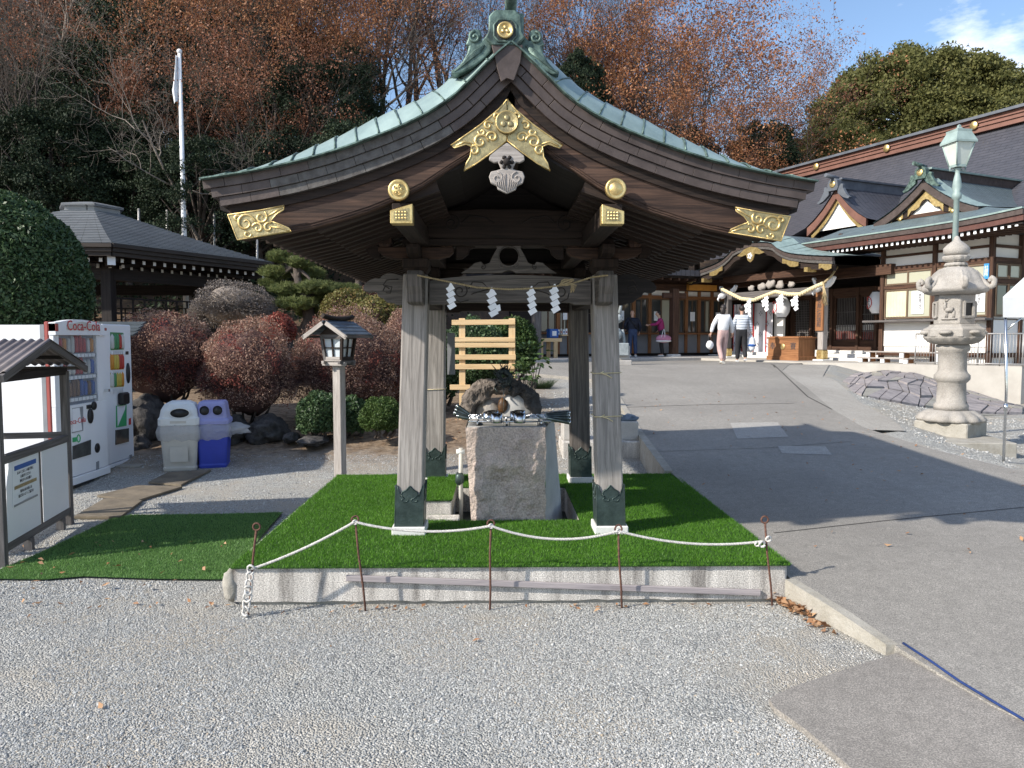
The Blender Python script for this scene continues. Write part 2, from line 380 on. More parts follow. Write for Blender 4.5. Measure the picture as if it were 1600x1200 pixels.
def road_mat(name, c, c2):
    t = NT(name); co = t.co()
    a = t.ramp(t.noise(co, .55, 6, .65), [(.35, c), (.65, c2)])
    f = t.noise(co, 150, 3, .6); a = t.mix(.7, a, t.mix(1.0, a, t.ramp(f, [(.36, (.4, .4, .4)), (.5, (1, 1, 1)), (.64, (2.0, 1.95, 1.9))]), 'MULTIPLY'))
    a = t.mix(t.ramp(t.noise(co, 14, 5, .7), [(.42, (0, 0, 0)), (.7, (.5, .5, .5))]), a, dk(c2, .72))
    v = t.n('ShaderNodeTexNoise', {'Vector': t.n('ShaderNodeMapping', {'Vector': co, 'Scale': (6, .5, 1)}).outputs[0], 'Scale': 1.5, 'Detail': 5})
    a = t.mix(t.math('MULTIPLY', v.outputs['Fac'], .35), a, dk(c2, .8))
    return t.fin(a, .88, 0, t.bump(f, .35, .006), .3)
m_road = road_mat('brushed_concrete_road', (.31, .295, .27), (.23, .218, .20))
m_apron = road_mat('pale_apron_concrete', (.38, .365, .335), (.30, .285, .26))
m_kerb = pm('stained_kerb_concrete', (.38, .36, .32), (.25, .23, .19), .9, scale=7, bump=.4, bscale=40, fine=.3)
def conc_mat():
    t = NT('streaked_washed_concrete'); co = t.co()
    st = t.n('ShaderNodeTexNoise', {'Vector': t.n('ShaderNodeMapping', {'Vector': co, 'Scale': (9, 9, 1.2)}).outputs[0], 'Scale': 1.0, 'Detail': 6, 'Roughness': .65}).outputs['Fac']
    a = t.ramp(st, [(.33, (.20, .185, .17)), (.47, (.45, .425, .395)), (.65, (.60, .57, .53))])
    f = t.noise(co, 130, 4, .65); a = t.mix(.85, a, t.mix(1.0, a, t.ramp(f, [(.36, (.4, .4, .4)), (.62, (1.5, 1.5, 1.5))]), 'MULTIPLY'))
    return t.fin(a, .9, 0, t.bump(f, .4, .004), .3)
m_conc = conc_mat()
PX0, PX1, PY0, PY1, PZ = -1.627, 1.80, 4.6, 7.7, .235
# ground: one sheet to the horizon
xs = np.unique(np.concatenate([np.linspace(-14, 14, 113), np.linspace(-150, -14, 30), np.linspace(14, 150, 30)])); ys = np.unique(np.concatenate([np.linspace(-1, 30, 125), np.linspace(30, 160, 30), np.linspace(-40, -1, 10)]))
XX, YY = np.meshgrid(xs, ys, indexing='ij'); ZZ = np.array([[gz(x, y) for y in ys] for x in xs])
ni, nj = XX.shape; vv = np.stack([XX.ravel(), YY.ravel(), ZZ.ravel()], 1)
ii, jj = np.meshgrid(np.arange(ni-1), np.arange(nj-1), indexing='ij'); a = (ii*nj+jj).ravel()
arr_mesh('gravel_ground', vv, np.stack([a, a+nj, a+nj+1, a+1], 1), m_gravel, sm=True, kind='structure')
# road
mb = MB(); rows = np.concatenate([np.linspace(-3, 20, 116), np.linspace(20.5, 40, 30)])
def rp_(i, j):
    y = rows[i]; a = lerp_tab(le, y); b = lerp_tab(re_, y); return (a+(b-a)*j/10, y, zr(y))
nr_ = len(rows); mb.v = [rp_(i, j) for i in range(nr_) for j in range(11)]
for i in range(nr_-1):
    for j in range(10):
        k = i*11+j; mb.face((k, k+1, k+12, k+11), [(0, 0)]*4, True)
b0 = len(mb.v); mb.v += [(rp_(i, j)[0], rp_(i, j)[1], rp_(i, j)[2]-.35) for i in range(nr_) for j in (0, 10)]; b1 = len(mb.v); mb.v += [rp_(i, j) for i in range(nr_) for j in (0, 10)]
for i in range(nr_-1):
    mb.face((b0+2*i, b1+2*i, b1+2*i+2, b0+2*i+2), [(0, 0)]*4); mb.face((b1+2*i+1, b0+2*i+1, b0+2*i+3, b1+2*i+3), [(0, 0)]*4)
mb.build('road', m_road, kind='structure')
# paved strip between the road and the bank
mb = MB(); rows3 = np.linspace(10.2, 20.5, 60)
def ap(i, j): y = rows3[i]; a = lerp_tab(re_, y)-.02; b = max(a, lerp_tab(RT, y)); return (a+(b-a)*j/6, y, zr(y)-.008-.015*j/6)
mb.v = [ap(i, j) for i in range(60) for j in range(7)]
for i in range(59):
    for j in range(6): k = i*7+j; mb.face((k, k+1, k+8, k+7), [(0, 0)]*4, True)
mb.build('path', m_apron, kind='structure')
# kerb along the road's left edge
mb = MB(); ky = list(np.linspace(3.80, 4.58, 12)); 
for y0, y1 in zip(ky, ky[1:]):
    P = []
    for y in (y0, y1):
        x = lerp_tab(le, y); P += [(x-.045, y, -.2), (x+.02, y, -.2), (x+.02, y, zr(y)+.003), (x-.045, y, zr(y)+.003)]
    mb.hexa(P, .1, .06, .2)
ky = list(np.linspace(7.72, 13.4, 24))
for y0, y1 in zip(ky, ky[1:]):
    P = []
    for y in (y0, y1):
        x = lerp_tab(le, y); P += [(x-.07, y, -.1), (x+.02, y, -.1), (x+.02, y, zr(y)+.012), (x-.07, y, zr(y)+.012)]
    mb.hexa(P, .1, .06, .2)
mb.build('kerb', m_kerb, kind='structure')
# joints cut across the road, two paler rectangles on its surface
def strip(pts, wd, dz, name, m, f=fz):
    mb = MB(); P = [GG(*p, f) for p in pts]; Q = []
    for a, b in zip(P, P[1:]):
        n = max(1, int((b-a).length/.15)); Q += [a.lerp(b, k/n) for k in range(n)]
    Q.append(P[-1])
    for a, b in zip(Q, Q[1:]):
        t = (b-a).normalized(); s = V((t.y, -t.x, 0))*wd/2; k = len(mb.v)
        for p in (a-s, a+s, b+s, b-s): mb.v.append((p.x, p.y, f(p.x, p.y)+dz))
        mb.face((k, k+1, k+2, k+3), [(0, 0)]*4)
    return mb.build(name, m, kind='structure')
m_joint = pm('dark_joint', (.075, .07, .065), None, .95)
strip([(1209, 833), (1400, 812), (1600, 793)], .012, .003, 'road_joint', m_joint)
strip([(975, 637), (1100, 633), (1240, 631)], .02, .003, 'road_joint', m_joint)
strip([(1022, 706), (1200, 700), (1330, 690)], .010, .003, 'road_joint', m_joint)
strip([(1211, 572), (1204, 587), (1262, 622), (1300, 640)], .03, .003, 'road_joint', m_joint)
def sheet(pts, name, m, f, dz, th=0, **k):
    P = [GG(*p, f) for p in pts]; mb = MB()
    z = [f(p.x, p.y)+dz for p in P]
    ar = sum(a.x*b.y-b.x*a.y for a, b in zip(P, P[1:]+P[:1]))
    if ar < 0: P.reverse(); z.reverse()
    n = len(P); mb.v = [(p.x, p.y, q) for p, q in zip(P, z)]+[(p.x, p.y, q-max(th, .001)) for p, q in zip(P, z)]
    for t in tessellate_polygon([[V((p.x, p.y, 0)) for p in P]]):
        a, b, c = (P[i] for i in t)
        if (b.x-a.x)*(c.y-a.y)-(c.x-a.x)*(b.y-a.y) < 0: t = (t[0], t[2], t[1])
        mb.face(tuple(t), [(P[i].x, P[i].y) for i in t])
    if th:
        for i in range(n): j = (i+1) % n; mb.face((i, n+i, n+j, j), [(0, 0)]*4)
    return mb.build(name, m, **k)
m_patch = road_mat('paler_concrete_patch', (.40, .385, .36), (.33, .32, .30))
sheet([(1141, 661), (1215, 660), (1232, 683), (1152, 686)], 'road_patch', m_patch, fz, .004, kind='structure')
sheet([(1215, 697), (1290, 698), (1300, 711), (1222, 709)], 'road_patch', m_patch, fz, .004, kind='structure')
fs = lambda x, y: .028
m_slabc = road_mat('speckled_path_concrete', (.30, .28, .255), (.215, .20, .182))
sheet([(1202, 1092), (1240, 1072), (1410, 1017), (1600, 1128), (1900, 1310), (2200, 1500), (1700, 1500), (1330, 1200), (1260, 1140), (1210, 1105)], 'path', m_slabc, fs, 0, .06, kind='structure')
pts = [GG(*p, fs) for p in ((1411, 1016), (1450, 1040), (1500, 1070), (1560, 1106), (1640, 1156), (1800, 1255))]
MB().tube([V((p.x+.008*math.sin(i*2), p.y, zr(p.y)+.010)) for i, p in enumerate(pts)], .0065, 8).build('garden_hose', pm('dark_blue_hose', (.02, .045, .16), None, .5), label='thin blue hose lying along the joint of the concrete path', cat='hose')
# ---- loose gravel stones
def on_road(x, y): return lerp_tab(le, y)-.08 < x < max(lerp_tab(re_, y), lerp_tab(RT, y))+.05
slabP = [GG(*p, fs) for p in ((1202, 1092), (1410, 1017), (2200, 1500), (1330, 1200))]
def inpoly(x, y, P):
    c = False; n = len(P)
    for i in range(n):
        a, b = P[i], P[i-1]
        if (a.y > y) != (b.y > y) and x < (b.x-a.x)*(y-a.y)/(b.y-a.y)+a.x: c = not c
    return c
TURFL = [GG(*p) for p in ((-160, 915), (0, 908), (70, 909), (130, 904), (240, 908), (357, 909), (374, 880), (442, 803), (330, 806), (205, 807), (172, 814), (60, 868), (0, 893), (-160, 905))]
def ns(n, y0, y1, smin, smax):
    out = []
    while len(out) < n:
        y = y0*(y1/y0)**random.random(); x = (random.random()*2-1)*.78*y+.03
        if PX0-.02 < x < PX1+.02 and PY0-.03 < y < PY1+.02: continue
        if on_road(x, y) or inpoly(x, y, slabP) or inpoly(x, y, TURFL): continue
        if mnoise.noise(V((x*.9, y*1.3, 2)))+.35*mnoise.noise(V((x*4, y*4, 7))) > .16 and random.random() < .85: continue
        out.append((x, y, gz(x, y)+.001, random.uniform(smin, smax)*(1 if random.random() < .97 else 1.8)))
    return out
P = ns(150000, 1.7, 4.9, .0024, .0052)+ns(30000, 4.75, 9.8, .004, .008)+[p for p in ns(9000, 9.5, 15, .01, .016) if p[0] > .3]
P = np.array(P)
me = bpy.data.meshes.new('gravel_stones'); me.vertices.add(len(P)); me.vertices.foreach_set('co', P[:, :3].astype(np.float32).ravel())
at = me.attributes.new('sz', 'FLOAT', 'POINT'); at.data.foreach_set('value', P[:, 3].astype(np.float32))
def stone_mat():
    t = NT('gravel_stone'); r = t.n('ShaderNodeObjectInfo').outputs['Random']
    return t.fin(t.ramp(r, [(0, (.20, .205, .205)), (.25, (.31, .315, .31)), (.7, (.42, .42, .405)), (.95, (.54, .535, .52)), (1, (.42, .34, .25))]), .85, 0, None, .35)
m_gstone = stone_mat()
go = bpy.data.objects.new('gravel_stones', me); C.objects.link(go); pset(go, 'loose grey gravel stones covering the ground around the pavilion', 'gravel', kind='stuff')
ng = bpy.data.node_groups.new('scatter', 'GeometryNodeTree'); ng.interface.new_socket('Geometry', in_out='INPUT', socket_type='NodeSocketGeometry'); ng.interface.new_socket('Geometry', in_out='OUTPUT', socket_type='NodeSocketGeometry')
N = ng.nodes; gi = N.new('NodeGroupInput'); gout = N.new('NodeGroupOutput'); ic = N.new('GeometryNodeMeshIcoSphere'); ic.inputs['Subdivisions'].default_value = 1; ic.inputs['Radius'].default_value = 1
smt = N.new('GeometryNodeSetMaterial'); smt.inputs['Material'].default_value = m_gstone
ip = N.new('GeometryNodeInstanceOnPoints'); na = N.new('GeometryNodeInputNamedAttribute'); na.data_type = 'FLOAT'; na.inputs['Name'].default_value = 'sz'
rv = N.new('FunctionNodeRandomValue'); rv.data_type = 'FLOAT_VECTOR'; rv.inputs[0].default_value = (.6, .6, .45); rv.inputs[1].default_value = (1.5, 1.2, .9)
vm = N.new('ShaderNodeVectorMath'); vm.operation = 'SCALE'
rr = N.new('FunctionNodeRandomValue'); rr.data_type = 'FLOAT_VECTOR'; rr.inputs[0].default_value = (-.7, -.7, 0); rr.inputs[1].default_value = (.7, .7, 6.28)
k = ng.links.new
k(ic.outputs[0], smt.inputs[0]); k(gi.outputs[0], ip.inputs['Points']); k(smt.outputs[0], ip.inputs['Instance']); k(rv.outputs[0], vm.inputs[0]); k(na.outputs[0], vm.inputs['Scale']); k(vm.outputs[0], ip.inputs['Scale']); k(rr.outputs[0], ip.inputs['Rotation']); k(ip.outputs[0], gout.inputs[0])
go.modifiers.new('scatter', 'NODES').node_group = ng
# ---- platform with the sunk pit
plat = thing('stone_platform', 'low streaked concrete platform carrying the water pavilion, edged by a leaning plank', 'platform', (.087, PY0, 0))
PIT = (-.40, .63, 5.74, 7.05)
mb = MB()
n = 46
def chip(u): return .008+.018*abs(mnoise.noise(V((u*14, 3, 0))))+.012*(mnoise.noise(V((u*40, 7, 0))))
mb.bb(PX0, PX1, PY0+.06, PIT[2], -.1, PZ); mb.bb(PX0, PX1, PIT[3], PY1, -.1, PZ); mb.bb(PX0, PIT[0], PIT[2], PIT[3], -.1, PZ-.0); mb.bb(PIT[1], PX1, PIT[2], PIT[3], -.1, PZ)
mb.build('concrete_body', m_conc, plat)
mb = MB(); out = [(PX0, PZ-.002), (PX1, PZ-.002)]
for i in range(n+1):
    u = PX1+(PX0-PX1)*i/n; out.append((u, .012+abs(chip(u))))
mb.prism(out, (0, PY0+.058, 0), (1, 0, 0), (0, 0, 1), .058); mb.build('front_facing', m_conc, plat, bevel=.006)
mb = MB(); mb.bb(PX0+.02, PX1-.03, PY0+.02, PY0+.05, -.05, .05)
mb.build('footing', m_kerb, plat)
mb = MB(); mb.bb(PX0-.055, PX0-.002, PY0+.45, PY1, -.05, PZ-.01); mb.build('side_kerbstone', m_conc, plat, bevel=.008)
MB().blob((PX0-.03, PY0+.03, .12), (.05, .045, .11), 4, .25, 2, 3).build('edge_stone', m_kerb, plat)
mb = MB(); mb.bb(PIT[0], PIT[1], PIT[2], PIT[3], -.06, .012); mb.build('pit_floor', m_bronzed, plat)
# raised block left of the basin, turf on it
stp = thing('raised_concrete_block', 'small raised concrete block with a turf top left of the basin', 'block', (-.5, 5.9, PZ))
MB().bb(-.63, -.37, 5.9, 6.85, PZ, .365).build('block_body', m_conc, stp, bevel=.006)
MB().bb(-.63, -.30, 5.75, 5.88, PZ-.1, .262).build('front_block', m_conc, stp, bevel=.006)
# ---- artificial turf
def blades(inside, n, box, z, h, wd, seed, zf=None):
    r = np.random.default_rng(seed); p = np.stack([r.uniform(box[0], box[1], n), r.uniform(box[2], box[3], n)], 1)
    p = p[inside(p[:, 0], p[:, 1])]; n = len(p)
    a = r.uniform(0, 2*PI, n); hh = h*r.uniform(.6, 1.15, n); le_ = r.normal(0, .45, (n, 2))*hh[:, None]; wx = np.cos(a)*wd; wy = np.sin(a)*wd
    zz = np.full(n, z)
    A = np.stack([p[:, 0]-wx, p[:, 1]-wy, zz], 1); B = np.stack([p[:, 0]+wx, p[:, 1]+wy, zz], 1); D = np.stack([p[:, 0]+le_[:, 0], p[:, 1]+le_[:, 1], zz+hh], 1)
    return np.stack([A, B, D], 1).reshape(-1, 3), np.arange(n*3).reshape(-1, 3)
def not_pit(x, y): return ~((x > PIT[0]) & (x < PIT[1]) & (y > PIT[2]) & (y < PIT[3]))
tf = thing('turf_mat', 'bright green artificial turf laid on the platform under the pavilion', 'turf', (.087, PY0, PZ))
mb = MB()
for x0, x1, y0, y1 in ((PX0-.012, PX1+.016, PY0-.02, PIT[2]), (PX0-.012, PX1+.016, PIT[3], PY1+.01), (PX0-.012, PIT[0], PIT[2], PIT[3]), (PIT[1], PX1+.016, PIT[2], PIT[3])): mb.bb(x0, x1, y0, y1, PZ+.002, PZ+.012)
m_turfb = pm('turf_backing', (.03, .085, .01), (.02, .06, .008), .9, scale=30)
mb.build('turf_backing', m_turfb, tf)
v, f = blades(not_pit, 210000, (PX0-.02, PX1+.022, PY0-.03, PY1+.01), PZ+.01, .019, .0019, 1); arr_mesh('turf_pile', v, f, m_grassa, tf, k=3, kind='stuff')
tf2 = thing('turf_mat', 'small patch of green turf on the raised block left of the basin', 'turf', (-.5, 5.9, .365))
MB().bb(-.635, -.365, 5.89, 6.86, .367, .377).build('turf_backing', m_turfb, tf2)
v, f = blades(lambda x, y: x < 9, 9000, (-.64, -.36, 5.88, 6.86), .375, .019, .0019, 2); arr_mesh('turf_pile', v, f, m_grassa, tf2, k=3, kind='stuff')
tf3 = thing('turf_mat', 'duller green turf sheet lying on the gravel left of the platform', 'turf', (-2.4, 5, 0))
mb = MB(); Q = TURFL; mb.v = [(p.x, p.y, .016) for p in Q]
for t in tessellate_polygon([[V((p.x, p.y, 0)) for p in Q]]): mb.face(tuple(t), [(0, 0)]*3)
mb.build('turf_backing', m_turfb, tf3)
def intl(x, y):
    o = np.zeros(len(x), bool)
    for i in range(len(Q)):
        a, b = Q[i], Q[i-1]
        if a.y == b.y: continue
        c = ((a.y > y) != (b.y > y)) & (x < (b.x-a.x)*(y-a.y)/(b.y-a.y)+a.x); o ^= c
    return o
v, f = blades(intl, 170000, (-5.2, -1.5, 4.5, 7.3), .015, .017, .0019, 3); arr_mesh('turf_pile', v, f, m_grassb, tf3, k=3, kind='stuff')
# ---- fallen leaves
m_fleaf = leafm('fallen_leaves', [(.22, .11, .055), (.33, .18, .095), (.42, .28, .17), (.27, .15, .09)], .1, .7)
def leaf_flat(pts, size, seed, curl=.35):
    r = np.random.default_rng(seed); n = len(pts); p = np.array(pts)
    a = r.uniform(0, 2*PI, n); s = size*r.uniform(.6, 1.25, n); ux, uy = np.cos(a)*s, np.sin(a)*s; t = r.uniform(-.5, .5, (n, 4))*s[:, None]*curl*2
    t = t-t.min(1, keepdims=True)
    q = [(-1, 0), (0, -.45), (1, 0), (0, .45)]; O = []
    for i, (u, w_) in enumerate(q): O.append(np.stack([p[:, 0]+ux*u-uy*w_, p[:, 1]+uy*u+ux*w_, p[:, 2]+t[:, i]+.003], 1))
    return np.stack(O, 1).reshape(-1, 3), np.arange(n*4).reshape(-1, 4)
P = []
r_ = random.Random(8)
for i in range(150):
    t = r_.random(); a = GG(1208, 938).lerp(GG(1262, 962), t); x = a.x+r_.gauss(0, .035); y = a.y+r_.gauss(0, .045); P.append((x, y, .002+abs(r_.gauss(0, .016))))
for i in range(25): a = GG(1262, 962).lerp(GG(1300, 990), r_.random()); P.append((a.x+r_.gauss(0, .02)-.03, a.y+r_.gauss(0, .02), .004))
v, f = leaf_flat(P, .028, 5, .6); arr_mesh('leaf_pile', v, f, m_fleaf, label='heap of dry orange brown leaves in the corner by the kerb', cat='leaves', kind='stuff')
P = []
for i in range(120):
    x = r_.uniform(-3, 1.7); y = r_.uniform(2.1, 4.6)
    if on_road(x, y): continue
    if r_.random() < .12: P.append((x, y, .004))
for i in range(26): P.append((r_.uniform(-3.6, -1.6), 4.6+r_.gauss(.0, .04), .01))
for i in range(50): P.append((r_.uniform(-4, -1.7), r_.uniform(4.7, 6.0), .03))
for i in range(40): P.append((r_.uniform(PX0, PX1), PY0-.04-abs(r_.gauss(0, .05)), .006))
for i in range(900):
    x = r_.uniform(-7.5, 1.0); y = 10.2+abs(r_.gauss(0, 1.2)); P.append((x, y, gz(x, y)+.01))
for i in range(140):
    y = r_.uniform(5, 14); x = r_.uniform(lerp_tab(le, y)+.1, 5.5); P.append((x, y, zr(y)+.004))
for i in range(60): a = GG(1010, 722); P.append((a.x+r_.gauss(0, .12), a.y+r_.gauss(0, .12), .02))
v, f = leaf_flat(P, .022, 6, .5); arr_mesh('scattered_leaves', v, f, m_fleaf, label='single dry leaves scattered over gravel, turf and road', cat='leaves', kind='stuff')
# ---- stakes, rope, plank
st = [((401, 823), (386, 958), 4.44), ((555, 812), (572, 950), 4.50), ((767, 818), (765, 940), 4.50), ((966, 826), (972, 940), 4.52), ((1195, 812), (1208, 935), 4.54)]
side = ['leftmost rusty iron stake, bright tip, tied with knotted rope at the platform corner', 'leaning rusty iron stake in front of the left pavilion post', 'upright rusty iron stake in front of the stone basin', 'rusty iron stake with a wide eye in front of the right pavilion post', 'rightmost rusty iron stake standing in the leaf heap']
tops = []
for i, (a, b, y) in enumerate(st):
    A = W(*a, y-.02); B = W(*b, y); B.z = -.05; tops.append(A)
    t = thing('iron_stake', side[i], 'stake', (B.x, B.y, 0), 0, 'iron stakes along the platform front')
    d = (A-B).normalized(); e = A-d*.022
    MB().tube([B, B.lerp(e, .3)+V((.003, 0, 0)), B.lerp(e, .7)-V((.003, 0, 0)), e], .0065 if i else .007, 8).build('rod', m_rust, t)
    MB().tube([e+d*.022+V((.021*math.sin(k*PI/7), (.008 if i in (1, 3) else 0)*math.cos(k), .021*-math.cos(k*PI/7))) for k in range(14)], .0058, 7, closed=True).build('eye_loop', m_rust, t)
def sag(a, b, s, n=14): return [a.lerp(b, i/n)-V((0, 0, s*4*(i/n)*(1-i/n))) for i in range(n+1)]
lo = W(393, 889, 4.42); e4 = W(1190, 846, 4.52)
path = sag(lo, tops[1]-V((0, .008, .01)), .02)+sag(tops[1]-V((0, .01, .012)), tops[2]-V((0, .01, .012)), .045)[1:]+sag(tops[2]-V((0, .01, .012)), tops[3]-V((0, .01, .012)), .065)[1:]+sag(tops[3]-V((0, .01, .012)), e4, .045)[1:]
def twist(path, R, r, pitch, n=2, seg=6):
    L0 = 0; S = []; fin = []
    for a, b in zip(path, path[1:]):
        m = max(1, int((b-a).length/(pitch/seg)))
        fin += [a.lerp(b, k/m) for k in range(m)]
    fin.append(path[-1]); out = []
    for s in range(n):
        q = []; d = 0
        for i, p in enumerate(fin):
            t = (fin[min(i+1, len(fin)-1)]-fin[max(0, i-1)]).normalized(); x = t.cross(V((0, 0, 1))).normalized() if abs(t.z) < .95 else V((1, 0, 0)); u = x.cross(t)
            an = d/pitch*2*PI+2*PI*s/n; q.append(p+x*(R*math.cos(an))+u*(R*math.sin(an)))
            if i+1 < len(fin): d += (fin[i+1]-p).length
        out.append(q)
    return out
rp = thing('barrier_rope', 'twisted white rope slung between the iron stakes before the platform', 'rope', (lo.x, 4.45, .2))
mb = MB()
for q in twist(path, .0042, .0052, .03, 3, 5): mb.tube(q, .0048, 5)
mb.build('rope', m_rope, rp)
for c, s in ((tops[1], 1), (tops[2], 1), (tops[3], 1), (e4, 1.4), (e4+V((-.03, 0, 0)), 1), (W(1200, 838, 4.52), 1.2)):
    mb = MB(); mb.tube([c+V((.012*s*math.cos(k), -.008+.006*math.sin(2*k), -.014+.012*s*math.sin(k))) for k in np.linspace(0, 6, 9)], .006*s, 6); mb.build('knot', m_rope, rp)
mb = MB(); rr2 = random.Random(2)
base = W(385, 950, 4.42)
for j in range(7):
    c = lo.lerp(V((base.x, 4.41, .02)), j/6.5)
    mb.tube([c+V((.022*math.cos(k+j)*(.7+.4*rr2.random()), -.012-.008*math.sin(k*1.5), .028*math.sin(k+j))) for k in np.linspace(0, 5.8, 10)], .0065, 6)
mb.build('hanging_coil', m_rope, rp)
A = W(541, 903, 4.575); B = W(1188, 926, 4.585)
MB().beam(A, B, .022, .036).build('plank_rail', m_rail, label='long thin grey plank leaning along the platform front behind the stakes', cat='plank').modifiers.new('b', 'BEVEL').width = .003
# ================================================================== WATER PAVILION
XC = .075
TOP = [(0, 3.283), (.10, 3.20), (.2, 3.10), (.34, 2.972), (.56, 2.845), (.85, 2.73), (1.12, 2.645), (1.42, 2.578), (1.735, 2.527)]
def cat(tab, x):
    if x <= tab[0][0]: return tab[0][1]
    for i in range(len(tab)-1):
        if x <= tab[i+1][0]:
            p1, p2 = tab[i], tab[i+1]; p0 = tab[i-1] if i else (2*p1[0]-p2[0], 2*p1[1]-p2[1]); p3 = tab[i+2] if i+2 < len(tab) else (2*p2[0]-p1[0], 2*p2[1]-p1[1])
            t = (x-p1[0])/(p2[0]-p1[0]); m1 = (p2[1]-p0[1])/(p2[0]-p0[0])*(p2[0]-p1[0]); m2 = (p3[1]-p1[1])/(p3[0]-p1[0])*(p2[0]-p1[0])
            return (2*t**3-3*t*t+1)*p1[1]+(t**3-2*t*t+t)*m1+(-2*t**3+3*t*t)*p2[1]+(t**3-t*t)*m2
    return tab[-1][1]
zt = lambda d: cat(TOP, abs(d))
def nrm2(d): s = (zt(d+.01)-zt(max(0, d-.01)))/(.02 if d > .01 else .01+d); l = math.hypot(1, s); return (-s/l, 1/l)    # outward-up normal in (d,z)
def off(d, k):      # point k below the roof line, square to it
    n = nrm2(d); return (d-n[0]*k, zt(d)-n[1]*k)
YF, YB = 4.30, 8.56
pav = thing('water_pavilion', 'wooden shrine purification pavilion with curved green copper roof and gilded gable', 'pavilion', (XC, 6.4, PZ))
# roof body between the boards and the copper
DK = [(0, 2.80), (.30, 2.62), (.6, 2.50), (.95, 2.385), (1.30, 2.315), (1.48, 2.275), (1.53, 2.345), (1.66, 2.38)]
ds = [i*.06 for i in range(28)]+[1.69]
body = [(d, zt(d)-.006) for d in ds]
mb = MB()
half = [(d, zt(d)-.008) for d in ds]+[(1.66, 2.385)]+[(d, z) for d, z in DK[::-1]]
pts = [(-d, z) for d, z in half[:len(ds)+1]][::-1]
full = [(XC-d, z) for d, z in half[:len(ds)+1]][::-1]+[(XC+d, z) for d, z in half[1:len(ds)+1]]+[(XC+d, z) for d, z in DK[::-1]]+[(XC-d, z) for d, z in DK[1:]]
mb.prism(full, (0, YF+.10, 0), (1, 0, 0), (0, 0, 1), YF+.10-(YB-.05), 1)
mb.v = [(x, y, z) for x, y, z in mb.v]
mb.build('roof_boarding', m_black, pav)  # black deck paints the dark gaps between the rafters
# copper skin: rises inwards from the verge
def rise(d, v):
    v = min(v, YB-YF-v); B = lerp_tab([(0, .16), (.2, .20), (.7, .215), (1.1, .16), (1.45, .085), (1.74, .035)], d); k = min(1, v/.45); return B*(1-(1-k)**2)+.004
def rs(s, d, v): 
    n = nrm2(d); r = rise(d, v); return V((XC+s*(d+n[0]*r*.8), YF-.012+v*(YB-YF+.024)/(YB-YF), zt(d)+n[1]*r))
mb = MB()
for s in (-1, 1): mb.grid(lambda u, v: rs(s, .02+1.70*u, .46+(YB-YF-.92)*v), 24, 8, True, 1.7, 3.3, flip=s > 0)
mb.build('roof_sheet', m_patina, pav)
mb = MB()
for s in (-1, 1): mb.grid(lambda u, v: rs(s, .02+1.72*u, YB-YF-.46+.46*v)+V((0, 0, .001)), 24, 6, True, flip=s > 0)
mb.build('rear_verge', m_patina, pav)
ed = [0]+[.125+i*.122 for i in range(14)]
ed = [e for e in ed if e < 1.7]+[1.735]
for s in (-1, 1):
    for i in range(len(ed)-1):
        rows2 = [(0, .46)] if i % 3 == 1 else [(0, .26), (.262, .46)]
        for r0, r1 in rows2:
            mb = MB(); a, b = ed[i]+.0015, ed[i+1]-.0015; sk = .02
            lift = lambda u: .003+.010*(1-u)
            mb.grid(lambda u, v: rs(s, a+(b-a)*u+sk*v, r0+(r1-r0)*v)+V((0, 0, lift(u))), 3, 5, True, .1, .4, flip=s > 0)
            # edges turned down
            mb.grid(lambda u, v: rs(s, a+sk*v, r0+(r1-r0)*v)+V((0, 0, (lift(0) if u else -.004))), 1, 5, False, flip=s > 0)
            mb.grid(lambda u, v: rs(s, a+(b-a)*v, r0)+V((0, 0, (lift(v) if u else -.006))), 1, 3, False, flip=s < 0)
            mb.build('copper_panel', m_patina, pav)
for s in (-1, 1):
    for i in range(1, len(ed)-1):
        P = [rs(s, ed[i]+.02*v, .44*v)+V((0, 0, .012)) for v in (0, .25, .5, .75, 1)]
        MB().tube(P, .0055, 6).build('seam_rib', m_patdk, pav)
# drip edge
for s in (-1, 1):
    mb = MB(); P = [V((XC+s*(d+nrm2(d)[0]*.002), YF-.012, zt(d)+nrm2(d)[1]*.002)) for d in [i*.075 for i in range(24)]]
    for a, b in zip(P, P[1:]): mb.beam(a, b, .05, .008)
    mb.build('drip_edge', m_patdk, pav)
# fascia: three courses of copper-clad boards
TH = .150
for s in (-1, 1):
    for c in range(3):
        k0, k1 = .003+c*TH/3, .003+(c+1)*TH/3-.0022
        d = .055+(.0, .07, .035)[c]; first = True; d0 = .02
        while d0 < 1.72:
            d1 = min(d, 1.725-c*.03+.0)
            if 1.70-c*.03 < d1: d1 = 1.725-c*.035
            if d1-d0 > .02:
                m = 3; P = []
                up = [off(d0+.001+(d1-d0-.002)*j/m, k0) for j in range(m+1)]; dn = [off(d0+.001+(d1-d0-.002)*j/m, k1) for j in range(m+1)]
                mb = MB(); j0 = .0025*random.random()
                mb.prism([(XC+s*p[0], p[1]) for p in up]+[(XC+s*p[0], p[1]) for p in dn[::-1]], (0, YF+.012*c+.10-j0, 0), (1, 0, 0), (0, 0, 1), .095, 0)
                mb.build('fascia_board', m_fascia2 if s < 0 and .45 < d0 < 1.25 and c > 0 or (s < 0 and .3 < d0 < 1.1) else m_fascia, pav, bevel=.0018)
            d0 = d1; d = d0+.155
            if d0 >= 1.72-c*.035: break
# apex cover plate
def pz(px, py, Y=YF): p = W(px, py, Y); return (p.x, p.z)
MB().prism([pz(*p) for p in ((768, 72), (817, 72), (813, 100), (803, 128), (792, 124), (783, 130), (777, 110))], (0, YF-.002, 0), (1, 0, 0), (0, 0, 1), .02).build('apex_cover', m_fascia, pav, bevel=.003)
